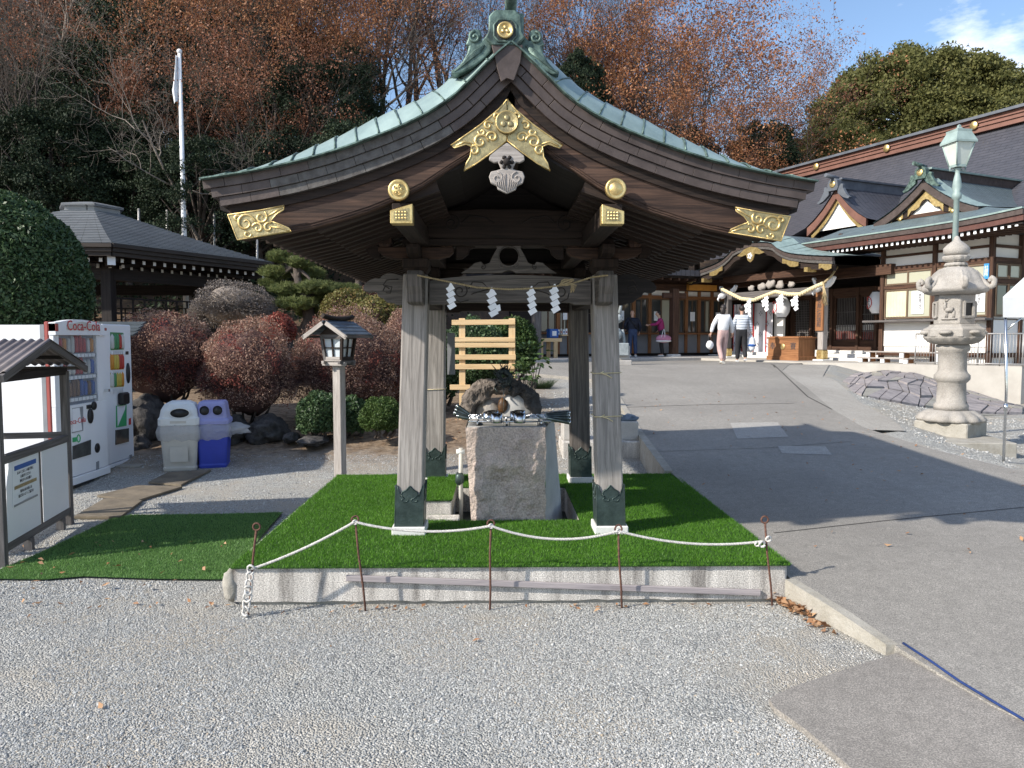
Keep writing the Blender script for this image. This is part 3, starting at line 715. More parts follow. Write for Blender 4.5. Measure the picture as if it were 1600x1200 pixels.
# dark stepped boards under the fascia
for s in (-1, 1):
    for k0, k1, y in ((.152, .20, YF+.06), (.198, .30, YF+.10)):
        up = [off(d, k0) for d in [.02+.0846*i for i in range(20)]]; dn = [off(d, k1) for d in [.02+.083*i for i in range(20)]]
        if k1 > .25: dn = [(p[0], max(p[1], 2.30)) for p in dn]
        MB().prism([(XC+s*max(0, p[0]), p[1]) for p in up]+[(XC+s*max(0, p[0]), p[1]) for p in dn[::-1]], (0, y+.04, 0), (1, 0, 0), (0, 0, 1), .04).build('under_board', m_dark, pav)
# bargeboards
YBG = YF+.075
low = [pz(*p, YBG) for p in ((792, 190), (775, 212), (760, 224), (735, 244), (700, 266), (660, 293), (620, 313), (575, 331), (530, 345), (490, 356), (452, 364), (378, 376))]
upb = [pz(*p, YBG) for p in ((792, 132), (760, 160), (730, 190), (690, 222), (640, 250), (590, 272), (540, 288), (480, 304), (420, 316), (356, 328))]
for s in (-1, 1):
    f = lambda p: (XC-s*(XC-p[0])*(-1 if False else 1), p[1]) if s < 0 else (p[0], p[1])
    L_ = [(XC+s*abs(XC-p[0]), p[1]) for p in upb]; D_ = [(XC+s*abs(XC-p[0]), p[1]) for p in low]
    mb = MB(); mb.prism(L_+D_[::-1], (0, YBG+.05, 0), (1, 0, 0), (0, 0, 1), .05)
    # grain follows the curve
    mb.build('bargeboard', m_barge, pav, bevel=.004)
    for q in range(2):
        P = [V((XC+s*abs(XC-low[i][0]), YBG-.003, low[i][1]+(.016 if q == 0 else .03))) for i in range(2, len(low)-1)]
        MB().tube(P, .0022, 5).build('bargeboard_bead', m_barge, pav)
# ---- gilded ornaments
def spiral(c, r0, turns, a0, sgn, n=22, y=0.0):
    return [V((c[0]+r0*(1-.82*i/n)*math.cos(a0+sgn*turns*2*PI*i/n), y, c[1]+r0*(1-.82*i/n)*math.sin(a0+sgn*turns*2*PI*i/n))) for i in range(n+1)]
def ornament(outline, scrolls, Y, name, t=.012, edge=True):
    o = thing.__wrapped__ if False else None
    pts = outline; mb = MB(); mb.prism(pts, (0, Y, 0), (1, 0, 0), (0, 0, 1), t); plate = mb.build(name, m_golddk, pav, bevel=.002)
    if edge:
        mb = MB(); mb.tube([V((p[0], Y-t, p[1])) for p in pts], .0045, 5, closed=True); mb.build('raised_rim', m_gold, plate)
    for path, r in scrolls: MB().tube([V((p.x, Y-t, p.z)) for p in path], [r*(.55+.6*math.sin(PI*min(1, .12+i/len(path)))) for i in range(len(path))], 8, sq=1).build('scroll_relief', m_gold, plate)
    return plate
OY = YBG-.054
half = [(792, 156), (779, 172), (766, 183), (752, 195), (738, 205), (722, 216), (705, 228), (710, 232), (728, 226), (737, 230), (735, 246), (729, 256), (725, 268), (745, 256), (770, 238), (792, 221)]
def mir(px, s): return px if s < 0 else 2*792.2-px
for s in (-1, 1):
    o2 = [pz(mir(p[0], s), p[1], OY) for p in half]
    sc_ = []
    def Sp(px, py, r, tn, a0, sg): 
        c = pz(mir(px, s), py, OY); return spiral(c, r*.00365, tn, a0 if s < 0 else PI-a0, sg if s < 0 else -sg)
    for a in ((751, 222, 12, 1.3, 0, 1), (769, 215, 9, 1.2, PI, -1), (763, 197, 7, 1.2, .5, 1), (741, 236, 8, 1.1, 2, -1), (776, 183, 6, 1.0, 0, 1), (753, 207, 6, 1.0, 3, 1)): sc_.append((Sp(*a), .0075))
    sc_.append(([V((*[0], )) if False else V((pz(mir(px, s), py, OY)[0], 0, pz(mir(px, s), py, OY)[1])) for px, py in ((738, 226), (726, 222), (712, 229))], .006))
    ornament(o2, sc_, OY, 'gilded_apex_plate')
c = pz(792, 193, OY)
crest = MB().lathe([(0, .02), (.05, .02), (.055, .024), (.062, .022), (.066, 0)], (c[0], OY-.012, c[1]), 28, Matrix.Rotation(PI/2, 3, 'X')).build('crest_disc', m_golddk, pav)
for k in range(3):
    a = PI/2+k*2*PI/3; mb = MB(); cc = V((c[0]+.022*math.cos(a), OY-.033, c[1]+.022*math.sin(a))); mb.blob(cc, (.017, .006, .017), k, .1, 1, 2); mb.build('crest_leaf', m_golddk, crest)
MB().tube([V((c[0]+.06*math.cos(k), OY-.034, c[1]+.06*math.sin(k))) for k in np.linspace(0, 2*PI, 24)[:-1]], .004, 6, closed=True).build('crest_rim', m_gold, crest)
cor = [(357, 336), (408, 329), (445, 322), (444, 328), (432, 336), (424, 346), (436, 350), (452, 357), (456, 362), (372, 375)]
for s in (-1, 1):
    mm = lambda p: (XC+s*abs(XC-pz(*p, OY)[0]), pz(*p, OY)[1])
    o2 = [mm(p) for p in cor]; sc_ = []
    for px, py, r, tn, a0, sg in ((385, 349, 15, 1.4, 0, 1), (409, 340, 10, 1.2, 1, -1), (404, 357, 9, 1.1, 3, -1), (421, 356, 8, 1.0, 1, 1), (372, 342, 6, 1, 0, 1), (388, 366, 6, 1, 0, -1)):
        c = mm((px, py)); sc_.append((spiral(c, r*.00365, tn, a0 if s < 0 else PI-a0, sg if s < 0 else -sg), .007))
    sc_.append(([V((mm(p)[0], 0, mm(p)[1])) for p in ((418, 339), (432, 331), (442, 325))], .005)); sc_.append(([V((mm(p)[0], 0, mm(p)[1])) for p in ((424, 355), (438, 356), (452, 361))], .005))
    ornament(o2, sc_, OY, 'gilded_corner_plate')
for px, py, k in ((623, 297, 0), (962, 295, 1)):
    c = pz(px, py, OY)
    d = MB().lathe([(0, .024), (.03, .022), (.037, .014), (.043, .012), (.052, .022), (.059, .014), (.062, 0)], (c[0], OY+.004, c[1]), 30, Matrix.Rotation(PI/2, 3, 'X')).build('gilded_boss', m_gold, pav)
    if k == 0:
        for q in range(5): MB().tube(spiral((c[0]+.02*math.cos(q*1.256), c[1]+.02*math.sin(q*1.256)), .011, .9, q, 1, 8, OY-.021), .003, 5).build('boss_scroll', m_gold, d)
# purlins with capped ends
for s, px in ((-1, (610, 645)), (1, (940, 975))):
    xa, xb = pz(px[0], 330, YF+.03)[0], pz(px[1], 330, YF+.03)[0]; ztop = pz(0, 320, YF+.03)[1]; zb = pz(0, 348, YF+.03)[1]
    MB().bb(xa+.006, xb-.006, YF+.05, YB-.15, zb+.004, ztop+.02, 1).build('purlin', m_dark, pav, bevel=.004)
    zi, zo = (ztop+.006, ztop-.028) if s < 0 else (ztop-.028, ztop+.006)
    q = [(xa, zb), (xb, zb), (xb, ztop+.012 if s < 0 else ztop-.026), (xa, ztop-.026 if s < 0 else ztop+.012)]
    mb = MB(); mb.prism(q, (0, YF+.10, 0), (1, 0, 0), (0, 0, 1), .085); cp = mb.build('gilded_end_cap', m_gold, pav, bevel=.003)
    cx = sum(p[0] for p in q)/4; cz = sum(p[1] for p in q)/4
    MB().prism([(cx+(p[0]-cx)*.66, cz+(p[1]-cz)*.62) for p in q], (0, YF+.0145, 0), (1, 0, 0), (0, 0, 1), .003).build('end_cap_panel', m_golddk, cp)
    mb = MB()
    for i in range(4):
        for j in range(3): mb.lathe([(.006, 0), (.007, .002), (.004, .004)], (cx+(i-1.5)*.017, YF+.0115, cz+(j-1)*.017), 8, Matrix.Rotation(PI/2, 3, 'X'))
    mb.build('end_cap_studs', m_gold, cp, kind='stuff')
# rafters, two tiers
m_raft = wood('shaded_rafter_wood', (.062, .040, .030), (.024, .016, .013), fr=40, bump=.4)  # rafter wood darkened to carry the shade under the eaves
ra = V((0, 0, 0))
mh = MB().beam((0, 0, 0), (.56, 0, -.155), .032, .042); hm = None
for tier, (d0, z0, d1, z1, h) in enumerate(((.90, 2.372, 1.462, 2.238, .042), (.42, 2.525, 1.12, 2.285, .05))):
    me = {}
    for s in (-1, 1):
        mb = MB().beam((s*d0, 0, z0), (s*d1, 0, z1), .052, h+.012); 
        first = None
        for i in range(28):
            y = YF+.15+i*.15
            if first is None: first = mb.build('rafter', m_raft, pav, local=True); o = first
            else: o = inst('rafter', first.data, pav)
            o.location = (0, y-pav.location.y, -pav.location.z)
for s in (-1, 1):
    MB().beam((XC+s*1.13, YF+.13, 2.325), (XC+s*1.13, YB-.2, 2.325), .04, .03).build('eave_batten', m_dark, pav)
    MB().beam((XC+s*1.47, YF+.12, 2.275), (XC+s*1.47, YB-.15, 2.275), .05, .026).build('eave_batten', m_dark, pav)
# ---- posts
pb = [(-.638, 5.43), (.812, 5.43), (-.615, 7.33), (.805, 7.33)]; ptp = [(-.585, 5.50), (.765, 5.50), (-.585, 7.26), (.765, 7.26)]
pnames = [None]*4
for i, (b, t) in enumerate(zip(pb, ptp)):
    B = V((b[0], b[1], PZ+.055)); T = V((t[0], t[1], 2.10)); 
    MB().box((b[0], b[1], PZ+.025), (.24, .24, .09)).build('stone_plinth', m_white_g, pav, bevel=.006)
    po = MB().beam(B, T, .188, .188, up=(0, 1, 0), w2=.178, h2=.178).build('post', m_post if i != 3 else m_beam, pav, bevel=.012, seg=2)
    # bronze shoe with a cusped upper edge
    sh = .315; wd = .104
    edge = [(-wd, 0), (wd, 0), (wd, sh), (wd*.86, sh*1.0), (wd*.74, sh*.88), (wd*.62, sh*.76), (wd*.5, sh*.86), (wd*.25, sh*.9), (0, sh*.99), (-wd*.25, sh*.9), (-wd*.5, sh*.86), (-wd*.62, sh*.76), (-wd*.74, sh*.88), (-wd*.86, sh), (-wd, sh)]
    zd = (T-B).normalized(); c0 = B
    shoe = None
    for q, (ux, nn) in enumerate(((V((1, 0, 0)), V((0, -1, 0))), (V((0, 1, 0)), V((1, 0, 0))), (V((-1, 0, 0)), V((0, 1, 0))), (V((0, -1, 0)), V((-1, 0, 0))))):
        mb = MB(); mb.prism(edge, c0+nn*.0955, ux, zd, .007); o = mb.build('bronze_shoe', m_shoe, pav, bevel=.0015)
        if q in (0, 1, 3):
            for sx in (-1, 1):
                P = [c0+nn*.104+ux*(sx*(.034+.022*math.cos(a)))+zd*(.205+.013*math.sin(a)) for a in np.linspace(PI*.9 if sx < 0 else PI*.1, (PI*.9 if sx < 0 else PI*.1)+(4.9 if sx < 0 else -4.9), 12)]
                MB().tube([p for p in P]+[c0+nn*.104+ux*(sx*.062)+zd*.245], .0038, 5).build('cusp_relief', m_shoe, o)
            MB().tube([c0+nn*.104+ux*p[0]+zd*(p[1]-.006) for p in edge[3:14]], .0035, 5).build('cusp_rim', m_shoe, o)
    # straw ties
    if i == 1 or i == 2:
        for z in ((1.40, 1.09) if i == 1 else (1.16,)):
            c = B+(T-B)*((z-B.z)/(T.z-B.z)); hw = .099
            mb = MB(); mb.tube([c+V((a*hw, b2*hw, .003*a)) for a, b2 in ((-1, -1), (1, -1), (1, 1), (-1, 1))], .0035, 5, closed=True)
            tie = mb.build('straw_tie', m_strawp, pav)
            if i == 1: MB().tube([c+V((-.05, -.102, 0)), c+V((-.01, -.106, -.012)), c+V((.03, -.106, -.035))], .004, 5).build('tie_end', m_strawp, tie)
            if i == 1: MB().tube([c+V((-.06, -.104, -.004)), c+V((-.03, -.108, .012))], .0035, 5).build('tie_end', m_strawp, tie)
# ---- beams between the posts
def flip(pts): return [(2*XC+.03-p[0], p[1]) for p in pts]
def kouryo(Y, zs, m, name='tie_beam', t=.12):
    xl, xr = -.49, .67; n = 14; up = [(xl+(xr-xl)*i/n, zs+.045*math.sin(PI*i/n)**.6) for i in range(n+1)]
    lo_ = [(xr, zs-.165), (xr-.12, zs-.165), (xr-.15, zs-.15), (xl+.15, zs-.15), (xl+.12, zs-.165), (xl, zs-.165)]
    return MB().prism(up+lo_, (0, Y+t/2, 0), (1, 0, 0), (0, 0, 1), t).build(name, m, pav, bevel=.006)
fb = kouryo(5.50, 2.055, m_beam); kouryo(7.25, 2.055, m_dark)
m_groove = pm('carved_groove_shadow_wood', (.05, .042, .038), None, .9)
for s in (-1, 1):
    cx = XC+.015+s*.36; y = 5.50-.061
    for r0, tn, a0 in ((.058, 1.4, PI/2),): MB().tube(spiral((cx, 1.985), r0, tn, a0, s, 22, y), .0048, 5).build('carved_scroll', m_groove, fb)
    MB().tube([V((cx+s*.06, y, 1.97)), V((cx+s*.05, y, 1.93)), V((cx-s*.0, y, 1.905)), V((cx-s*.06, y, 1.92))], .004, 5).build('carved_scroll', m_groove, fb)
    MB().tube([V((cx-s*.06, y, 2.0)), V((cx-s*.09, y, 2.05)), V((cx-s*.16, y, 2.045)), V((cx-s*.21, y, 2.0)), V((cx-s*.10, y, 1.97)), V((cx-s*.08, y, 1.96))], .0045, 5).build('carved_scroll', m_groove, fb)
for s in (-1, 1):
    MB().bb(XC+.015+s*.675-.06, XC+.015+s*.675+.06, 5.58, 7.2, 1.91, 2.08, 1).build('side_beam', m_dark, pav, bevel=.006)
# noses: cloud shaped at the sides, blunt to the front
def Wp(pts, Y): return [(W(px, py, Y).x, W(px, py, Y).z) for px, py in pts]
nose = [(636, 434), (628, 431), (616, 428), (606, 428), (599, 431), (595, 436), (588, 435), (580, 438), (573, 443), (569, 449), (571, 455), (577, 458), (584, 456), (590, 458), (593, 464), (600, 467), (606, 473), (615, 474), (622, 477), (636, 477)]
ridge_ = [(624, 437), (606, 438), (600, 446), (610, 452)]; curl = [(600, 455), (604, 447), (614, 449), (611, 459), (605, 458)]
for Y in (5.48, 7.28):
    for s in (-1, 1):
        o2 = [(XC+.015+s*abs(XC+.015-p[0]), p[1]) for p in Wp(nose, 5.48)]
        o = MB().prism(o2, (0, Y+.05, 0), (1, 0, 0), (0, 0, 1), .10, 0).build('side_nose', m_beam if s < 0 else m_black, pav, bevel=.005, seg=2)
        if Y < 6:
            for q in (ridge_, curl): MB().tube([V((XC+.015+s*abs(XC+.015-p[0]), Y-.052, p[1])) for p in Wp(q, 5.48)], .004, 5).build('carved_scroll', m_groove, o)
for s in (-1, 1):
    cx = XC+.012+s*.655; pr = [(5.42, 2.10), (5.30, 2.115), (5.20, 2.11), (5.165, 2.08), (5.17, 2.0), (5.20, 1.95), (5.21, 1.895), (5.27, 1.882), (5.42, 1.88)]
    MB().prism(pr, (cx-.052, 0, 0), (0, 1, 0), (0, 0, 1), .104, 0).build('front_nose', m_beam, pav, bevel=.016, seg=2)
# bearing blocks and boat arms over each post
for i, t in enumerate(ptp):
    x, y = t; s = -1 if i % 2 == 0 else 1
    mb = MB(); mb.beam((x, y, 2.10), (x, y, 2.15), .13, .13, w2=.19, h2=.19); mb.beam((x, y, 2.15), (x, y, 2.215), .19, .19); mb.build('bearing_block', m_dark, pav, bevel=.004)
    L_ = .27; arm = [(-L_, 2.30), (L_, 2.30), (L_, 2.265), (L_*.88, 2.235), (L_*.6, 2.215), (-L_*.6, 2.215), (-L_*.88, 2.235), (-L_, 2.265)]
    MB().prism([(x+a, b) for a, b in arm], (0, y+.045, 0), (1, 0, 0), (0, 0, 1), .09).build('boat_arm', m_barge if i < 2 else m_dark, pav, bevel=.006)  # front arms paler: their lit tone is put into the wood
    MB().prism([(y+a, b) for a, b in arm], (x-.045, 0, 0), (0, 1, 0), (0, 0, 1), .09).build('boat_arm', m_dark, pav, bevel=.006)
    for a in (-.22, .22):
        mb = MB(); mb.beam((x+a, y, 2.30), (x+a, y, 2.325), .07, .09, w2=.10, h2=.11); mb.beam((x+a, y, 2.325), (x+a, y, 2.365), .10, .11); mb.build('small_block', m_barge if i < 2 else m_dark, pav, bevel=.003)  # front blocks take the same painted lit tone
# carved wings beside the blocks
for s in (-1, 1):
    wing = [(x_, z_) for x_, z_ in ((0, 2.30), (.05, 2.34), (.11, 2.365), (.18, 2.36), (.20, 2.335), (.16, 2.33), (.14, 2.30), (.10, 2.285), (.09, 2.25), (.05, 2.22), (0, 2.215))]
    MB().prism([(XC+.012+s*(.39-a), z) for a, z in wing], (0, 5.53, 0), (1, 0, 0), (0, 0, 1), .05).build('carved_bracket', m_dark, pav, bevel=.006)
    MB().prism([(XC+.012+s*(.93+a), z) for a, z in wing], (0, 5.53, 0), (1, 0, 0), (0, 0, 1), .05).build('carved_bracket', m_dark, pav, bevel=.006)
# frog-leg strut with a round hole
KY = 5.46
kz = lambda px, py: (W(px, py, KY).x, W(px, py, KY).z)
hl = [(795, 372), (770, 372), (757, 377), (772, 380), (777, 388), (771, 398), (765, 411), (756, 414), (752, 409), (742, 411), (733, 419), (720, 427)]
left = [kz(*p) for p in hl]; cx = kz(795, 0)[0]
right = [(2*cx-p[0], p[1]) for p in left[::-1]]
hc = kz(795, 401); hr = .072
hole = [(hc[0]+hr*math.sin(a), hc[1]+hr*math.cos(a)) for a in np.linspace(.02, 2*PI-.02, 26)]
out = left+right
# keyhole outline: bottom middle up to the hole
bot = (cx, left[-1][1])
out = [(cx-.0008, left[0][1])]+left[1:]+[ (cx-.05, bot[1]), (cx-.03, bot[1]+.012), (cx, bot[1]+.02), (cx+.03, bot[1]+.012), (cx+.05, bot[1])]+right[:-1]+[(cx+.0008, left[0][1])]
out = out+hole
o = MB().prism(out, (0, KY+.045, 0), (1, 0, 0), (0, 0, 1), .07).build('frog_leg_strut', m_beam, pav, bevel=.004)
for s in (-1, 1):
    MB().tube(spiral((cx+s*.185, 2.155), .022, 1.1, PI/2, s, 12, KY-.028), .0035, 5).build('carved_scroll', m_groove, o)
    MB().tube(spiral((cx+s*.05, 2.165), .02, 1.1, PI/2, -s, 12, KY-.028), .0035, 5).build('carved_scroll', m_beam, o)
MB().tube([V((hc[0]+hr*math.cos(a), KY-.026, hc[1]+hr*math.sin(a))) for a in np.linspace(0, 2*PI, 25)[:-1]], .005, 6, closed=True).build('hole_rim', m_beam, o)
# upper rainbow beam, gable infill
ub = MB().prism([(XC-.62, 2.36), (XC-.4, 2.352), (XC+.42, 2.352), (XC+.65, 2.36), (XC+.62, 2.49), (XC+.45, 2.545), (XC+.2, 2.56), (XC-.2, 2.56), (XC-.43, 2.545), (XC-.6, 2.49)], (0, 5.52, 0), (1, 0, 0), (0, 0, 1), .13).build('rainbow_beam', m_dark, pav, bevel=.006)
for s in (-1, 1):
    MB().tube(spiral((XC+s*.40, 2.455), .06, 1.4, PI/2, s, 20, 5.389), .005, 5).build('carved_scroll', m_black, ub)
    MB().tube([V((XC+s*x_, 5.389, z_)) for x_, z_ in ((.33, 2.46), (.27, 2.51), (.17, 2.50), (.10, 2.46))], .005, 5).build('carved_scroll', m_black, ub)
MB().bb(XC-.75, XC+.75, 5.40, 5.60, 2.305, 2.352).build('wall_plate', m_dark, pav, bevel=.004)
MB().bb(XC-.75, XC+.75, 7.16, 7.36, 2.305, 2.352).build('wall_plate', m_dark, pav, bevel=.004)
gab = [(XC-.8, 2.36)]+[(XC-d, z-.0) for d, z in DK[3::-1]]+[(XC+d, z) for d, z in DK[1:4]]+[(XC+.8, 2.36)]
for y in (5.58, 7.25): MB().prism(gab, (0, y, 0), (1, 0, 0), (0, 0, 1), .03).build('gable_panel', m_black, pav)  # black infill stands for the shade inside the gable
MB().bb(XC-.05, XC+.05, YF+.15, YB-.2, 2.70, 2.80, 1).build('ridge_purlin', m_dark, pav)
# hanging gable pendant
GYy = YBG-.07
gp = [(792, 222), (806, 232), (819, 243), (820, 250), (812, 254), (806, 253), (801, 264), (808, 266), (817, 268), (820, 276), (817, 286), (808, 290), (806, 296), (792, 302)]
L_ = [pz(*p, GYy) for p in gp]; c0x = L_[0][0]; full = L_+[(2*c0x-p[0], p[1]) for p in L_[::-1][1:-1]]
o = MB().prism(full, (0, GYy+.03, 0), (1, 0, 0), (0, 0, 1), .028).build('gable_pendant', m_pale, pav, bevel=.004)
for s in (-1, 1):
    MB().tube(spiral((c0x+s*.055, pz(0, 275, GYy)[1]), .034, 1.2, PI/2, s, 18, GYy), .004, 5).build('pendant_scroll', m_pale, o)
    for k in range(5): MB().tube([V((c0x+s*(.008+.006*k), GYy, pz(0, 268+2*k, GYy)[1])), V((c0x+s*(.012+.012*k), GYy-.002, pz(0, 283, GYy)[1])), V((c0x+s*(.004+.012*k), GYy, pz(0, 297-2*k, GYy)[1]))], .0028, 4).build('pendant_rib', m_pale, o)
c = V((c0x, GYy-.006, pz(0, 250, GYy)[1]))
fl = MB().blob(c, (.022, .02, .022), 2, .3, 4, 2).build('flower_boss', m_black, o)
for k in range(6): a = k*PI/3; MB().blob(c+V((.03*math.cos(a), .006, .03*math.sin(a))), (.013, .009, .013), k, .2, 3, 1).build('flower_petal', m_black, fl)
# ridge and its end ornament
MB().bb(XC-.075, XC+.075, YF+.12, YB-.1, 3.30, 3.50, 1).build('ridge_box', m_patdk, pav, bevel=.008)
MB().tube([(XC-.0, YF-.12, 3.535), (XC, YB, 3.535)], .034, 14).build('ridge_pole', m_patdk, pav)
OYr = YF-.03
oz = lambda px, py: pz(px, py, OYr)
box = [oz(*p) for p in ((769, 70), (758, 58), (763, 48), (764, 24), (772, 15), (806, 15), (815, 24), (816, 48), (821, 58), (810, 70))]
oni = MB().prism(box, (0, OYr+.16, 0), (1, 0, 0), (0, 0, 1), .16).build('ridge_end_ornament', m_patdk, pav, bevel=.008)
ccx = (box[0][0]+box[-1][0])/2; ccz = oz(0, 42)[1]
MB().tube([V((ccx+a*.062, OYr, ccz+b*.058)) for a, b in ((-1, -.5), (-1, .5), (-.6, 1), (.6, 1), (1, .5), (1, -.5), (.6, -1), (-.6, -1))], .007, 6, closed=True).build('ornament_frame', m_patdk, oni)
MB().prism([(ccx+a*.058, ccz+b*.054) for a, b in ((-1, -.5), (-1, .5), (-.6, 1), (.6, 1), (1, .5), (1, -.5), (.6, -1), (-.6, -1))], (0, OYr-.001, 0), (1, 0, 0), (0, 0, 1), .002).build('ornament_recess', m_bronzed, oni)
dsc = MB().lathe([(0, .012), (.034, .012), (.037, .016), (.044, .014), (.046, 0)], (ccx, OYr-.003, ccz), 28, Matrix.Rotation(PI/2, 3, 'X')).build('gold_disc', m_gold, oni)
for k in range(3): a = PI/2+k*2*PI/3; MB().blob((ccx+.014*math.cos(a), OYr-.017, ccz+.014*math.sin(a)), (.012, .004, .012), k, .1, 2, 1).build('disc_leaf', m_gold, dsc)
for s in (-1, 1):
    M2 = lambda px, py: (lambda p: (ccx+s*abs(p[0]-ccx), p[1]))(oz(px, py))
    fin = [(761, 50), (752, 60), (748, 58), (753, 50), (750, 43), (740, 41), (732, 46), (731, 56), (727, 66), (732, 68), (729, 80), (722, 92), (712, 103), (704, 107), (705, 112), (716, 112), (735, 104), (752, 92), (768, 76), (769, 70)]
    o = MB().prism([M2(*p) for p in fin], (0, OYr+.12, 0), (1, 0, 0), (0, 0, 1), .09, 0).build('ornament_fin', m_patdk, oni, bevel=.008, seg=2)
    MB().tube(spiral(M2(742, 55), .034, 1.3, PI/2 if True else 0, -s, 16, OYr+.028), .008, 6).build('fin_scroll', m_patdk, oni)
    for k in range(4):
        P = [M2(757-k*2, 68+k*3), M2(742-k*2, 76+k*4), M2(728-k*3, 90+k*4), M2(712-k, 107+k*.7)]
        MB().tube([V((p[0], OYr+.03, p[1])) for p in P], [.008, .007, .006, .003], 6).build('fin_rib', m_patdk, oni)
# ---- straw rope with paper streamers (hangs from the front noses)
sr = thing('shrine_rope', 'thin straw rope slung across the front beam of the pavilion', 'rope', (XC, 5.15, 1.95))
Pn = [W(*p, 5.14) for p in ((652, 430), (700, 440), (745, 449), (795, 452), (845, 450), (890, 444), (925, 433), (950, 430))]
mb = MB()
for q in twist(Pn, .0035, .004, .03, 2, 5): mb.tube(q, .0042, 5)
mb.build('rope', m_straw, sr)
mb = MB(); c = W(885, 441, 5.12)
for k in range(3): mb.tube([c+V((.035*math.cos(a)*(1+.2*k), -.004*k, .02*math.sin(a+k))) for a in np.linspace(0, 5.8, 10)], .006, 6)
mb.build('knot', m_straw, sr)
mb = MB()
for k in range(14): mb.tube([c+V((.01, 0, 0)), c+V((.03+.003*k, -.01, -.02)), c+V((.035+.012*math.sin(k*2), -.015, -.06-.01*math.cos(k)))], .0022, 4)
mb.build('tassel', m_straw, sr, kind='stuff')
def shide(px, py0, py1, Y, wpx, seed, label, grp, n=4):
    r = random.Random(seed); a = W(px, py0, Y); H = (W(px, py0, Y)-W(px, py1, Y)).z; wd = wpx/1180*Y
    t = thing('paper_streamer', label, 'paper streamer', tuple(a), r.uniform(-.15, .15), grp)
    h = H/(n*.9+.75); w0 = wd*1.0
    MB().prism([(-.02*w0, .2*h), (.12*w0, .2*h), (.20*w0, -.5*h), (-.30*w0, -.75*h)], (0, 0, 0), (1, 0, 0), (0, 0, 1), .0012).build('paper_fold', m_paper, t, local=True)
    for k in range(n):
        x = -.52*w0+.06*w0*k; z = -h*.25-k*h*.9
        MB().prism([(x, z-.5*h), (x+.72*w0, z+.1*h), (x+w0, z-.55*h), (x+.3*w0, z-1.15*h)], (0, -.003-.004*k, 0), V((1, r.uniform(-.3, .3)*(1 if k % 2 else -1), 0)).normalized(), (0, 0, 1), .0012).build('paper_fold', m_paper, t, local=True)
    return t
shide(704, 443, 487, 5.14, 15, 1, 'leftmost white zigzag paper streamer on the thin straw rope', 'paper streamers on the pavilion rope')
shide(768, 451, 499, 5.14, 17, 2, 'doubled white zigzag paper streamer second from the left post', 'paper streamers on the pavilion rope', 4)
MB().prism([(0, 0), (.03, .012), (.036, -.03), (.008, -.042)], W(774, 478, 5.13), (1, 0, 0), (0, 0, 1), .001).build('paper_fold', m_paper, bpy.data.objects['paper_streamer.001'])
shide(830, 449, 496, 5.14, 15, 3, 'white zigzag paper streamer just left of the rope knot', 'paper streamers on the pavilion rope')
shide(866, 446, 493, 5.14, 16, 4, 'rightmost white zigzag paper streamer, below the knot', 'paper streamers on the pavilion rope')
# ================================================================== BASIN
bs = thing('stone_basin', 'tall rough hewn stone water basin with a flat rim', 'basin', (.05, 6.0, PZ))
Yb = 5.80
F = [W(*p, Yb) for p in ((738, 808), (852, 813), (850, 672), (727, 673))]
zb, ztp = .06, W(790, 668, Yb).z
fl_, fr_ = F[3].x, W(853, 672, Yb).x; dx = .0
def side_r(v, u): # right face: v 0 bottom..1 top, u 0 front..1 back
    p = V((W(852, 800, Yb).x*(1-v)+fr_*v+u*(.19-.08*v), Yb+.02+u*.60, zb+(ztp-zb)*v)); return p
def hew(q, amp, s=5): n = mnoise.noise(q*s)+.5*mnoise.noise(q*s*2.3)+.35*mnoise.noise(q*s*6); return n*amp
mb = MB()
def front(u, v):
    xl = F[0].x*(1-v)+F[3].x*v; xr = W(852, 800, Yb).x*(1-v)+fr_*v; x = xl+(xr-xl)*u; z = zb+(ztp-zb)*v
    q = V((x, Yb, z)); e = min(1, 7*min(u, 1-u, v*1.2+.05, (1-v)*1.5)); y = Yb+.018-.03*e-hew(q, .036)*e-.016*e*mnoise.noise(q*20)
    sm_ = ss((v-.60-.42*u-.05*mnoise.noise(q*5))/.03); y += .010*sm_-(.6*sm_)*(y-(Yb+.0))*.9
    if u > .9: x += .012*mnoise.noise(q*13)
    if v < .05: z += .02*mnoise.noise(q*9)
    return V((x, y, z))
mb.grid(front, 44, 50, True, .6, .7); mb.build('rough_face', m_basin, bs)
mb = MB(); mb.grid(lambda u, v: side_r(v, u)+V((hew(V((u, v, 3)), .012 if v < .35 else .003, 4), 0, 0)), 14, 20, True); mb.build('cut_side', m_basinc, bs); mb = MB()
mb.grid(lambda u, v: V((F[0].x*(1-v)+F[3].x*v+.01*hew(V((u, v, 1)), 1, 4), Yb+.02+u*.6, zb+(ztp-zb)*v)), 14, 20, True, flip=True)
mb.build('cut_side', m_basinc, bs)
mb = MB(); xa, xb, ya, yb_ = fl_, fr_+.0, Yb+.005, Yb+.62; rim = .085
for a in ((xa+.012, xb-.012, ya+.018, ya+rim), (xa+.012, xb+.09, yb_-rim, yb_-.004), (xa+.012, xa+rim, ya+rim, yb_-rim), (xb-rim+.04, xb+.01, ya+rim, yb_-rim)): mb.bb(a[0], a[1], a[2], a[3], ztp-.12, ztp+.003)
mb.build('basin_rim', m_basinc, bs, bevel=.006)
wt = NT('still_water'); wt.fin((.03, .04, .035), .03, 0, wt.bump(wt.noise(wt.co(), 14, 2), .08, .02), .9); m_water = wt.m
MB().bb(xa+rim, xb-rim+.04, ya+rim, yb_-rim, ztp-.15, ztp-.035).build('water_surface', m_water, bs)
MB().blob((F[0].x+.03, Yb+.03, zb+.03), (.07, .06, .05), 3, .3, 2, 3).build('base_chip', m_white_g, bs)
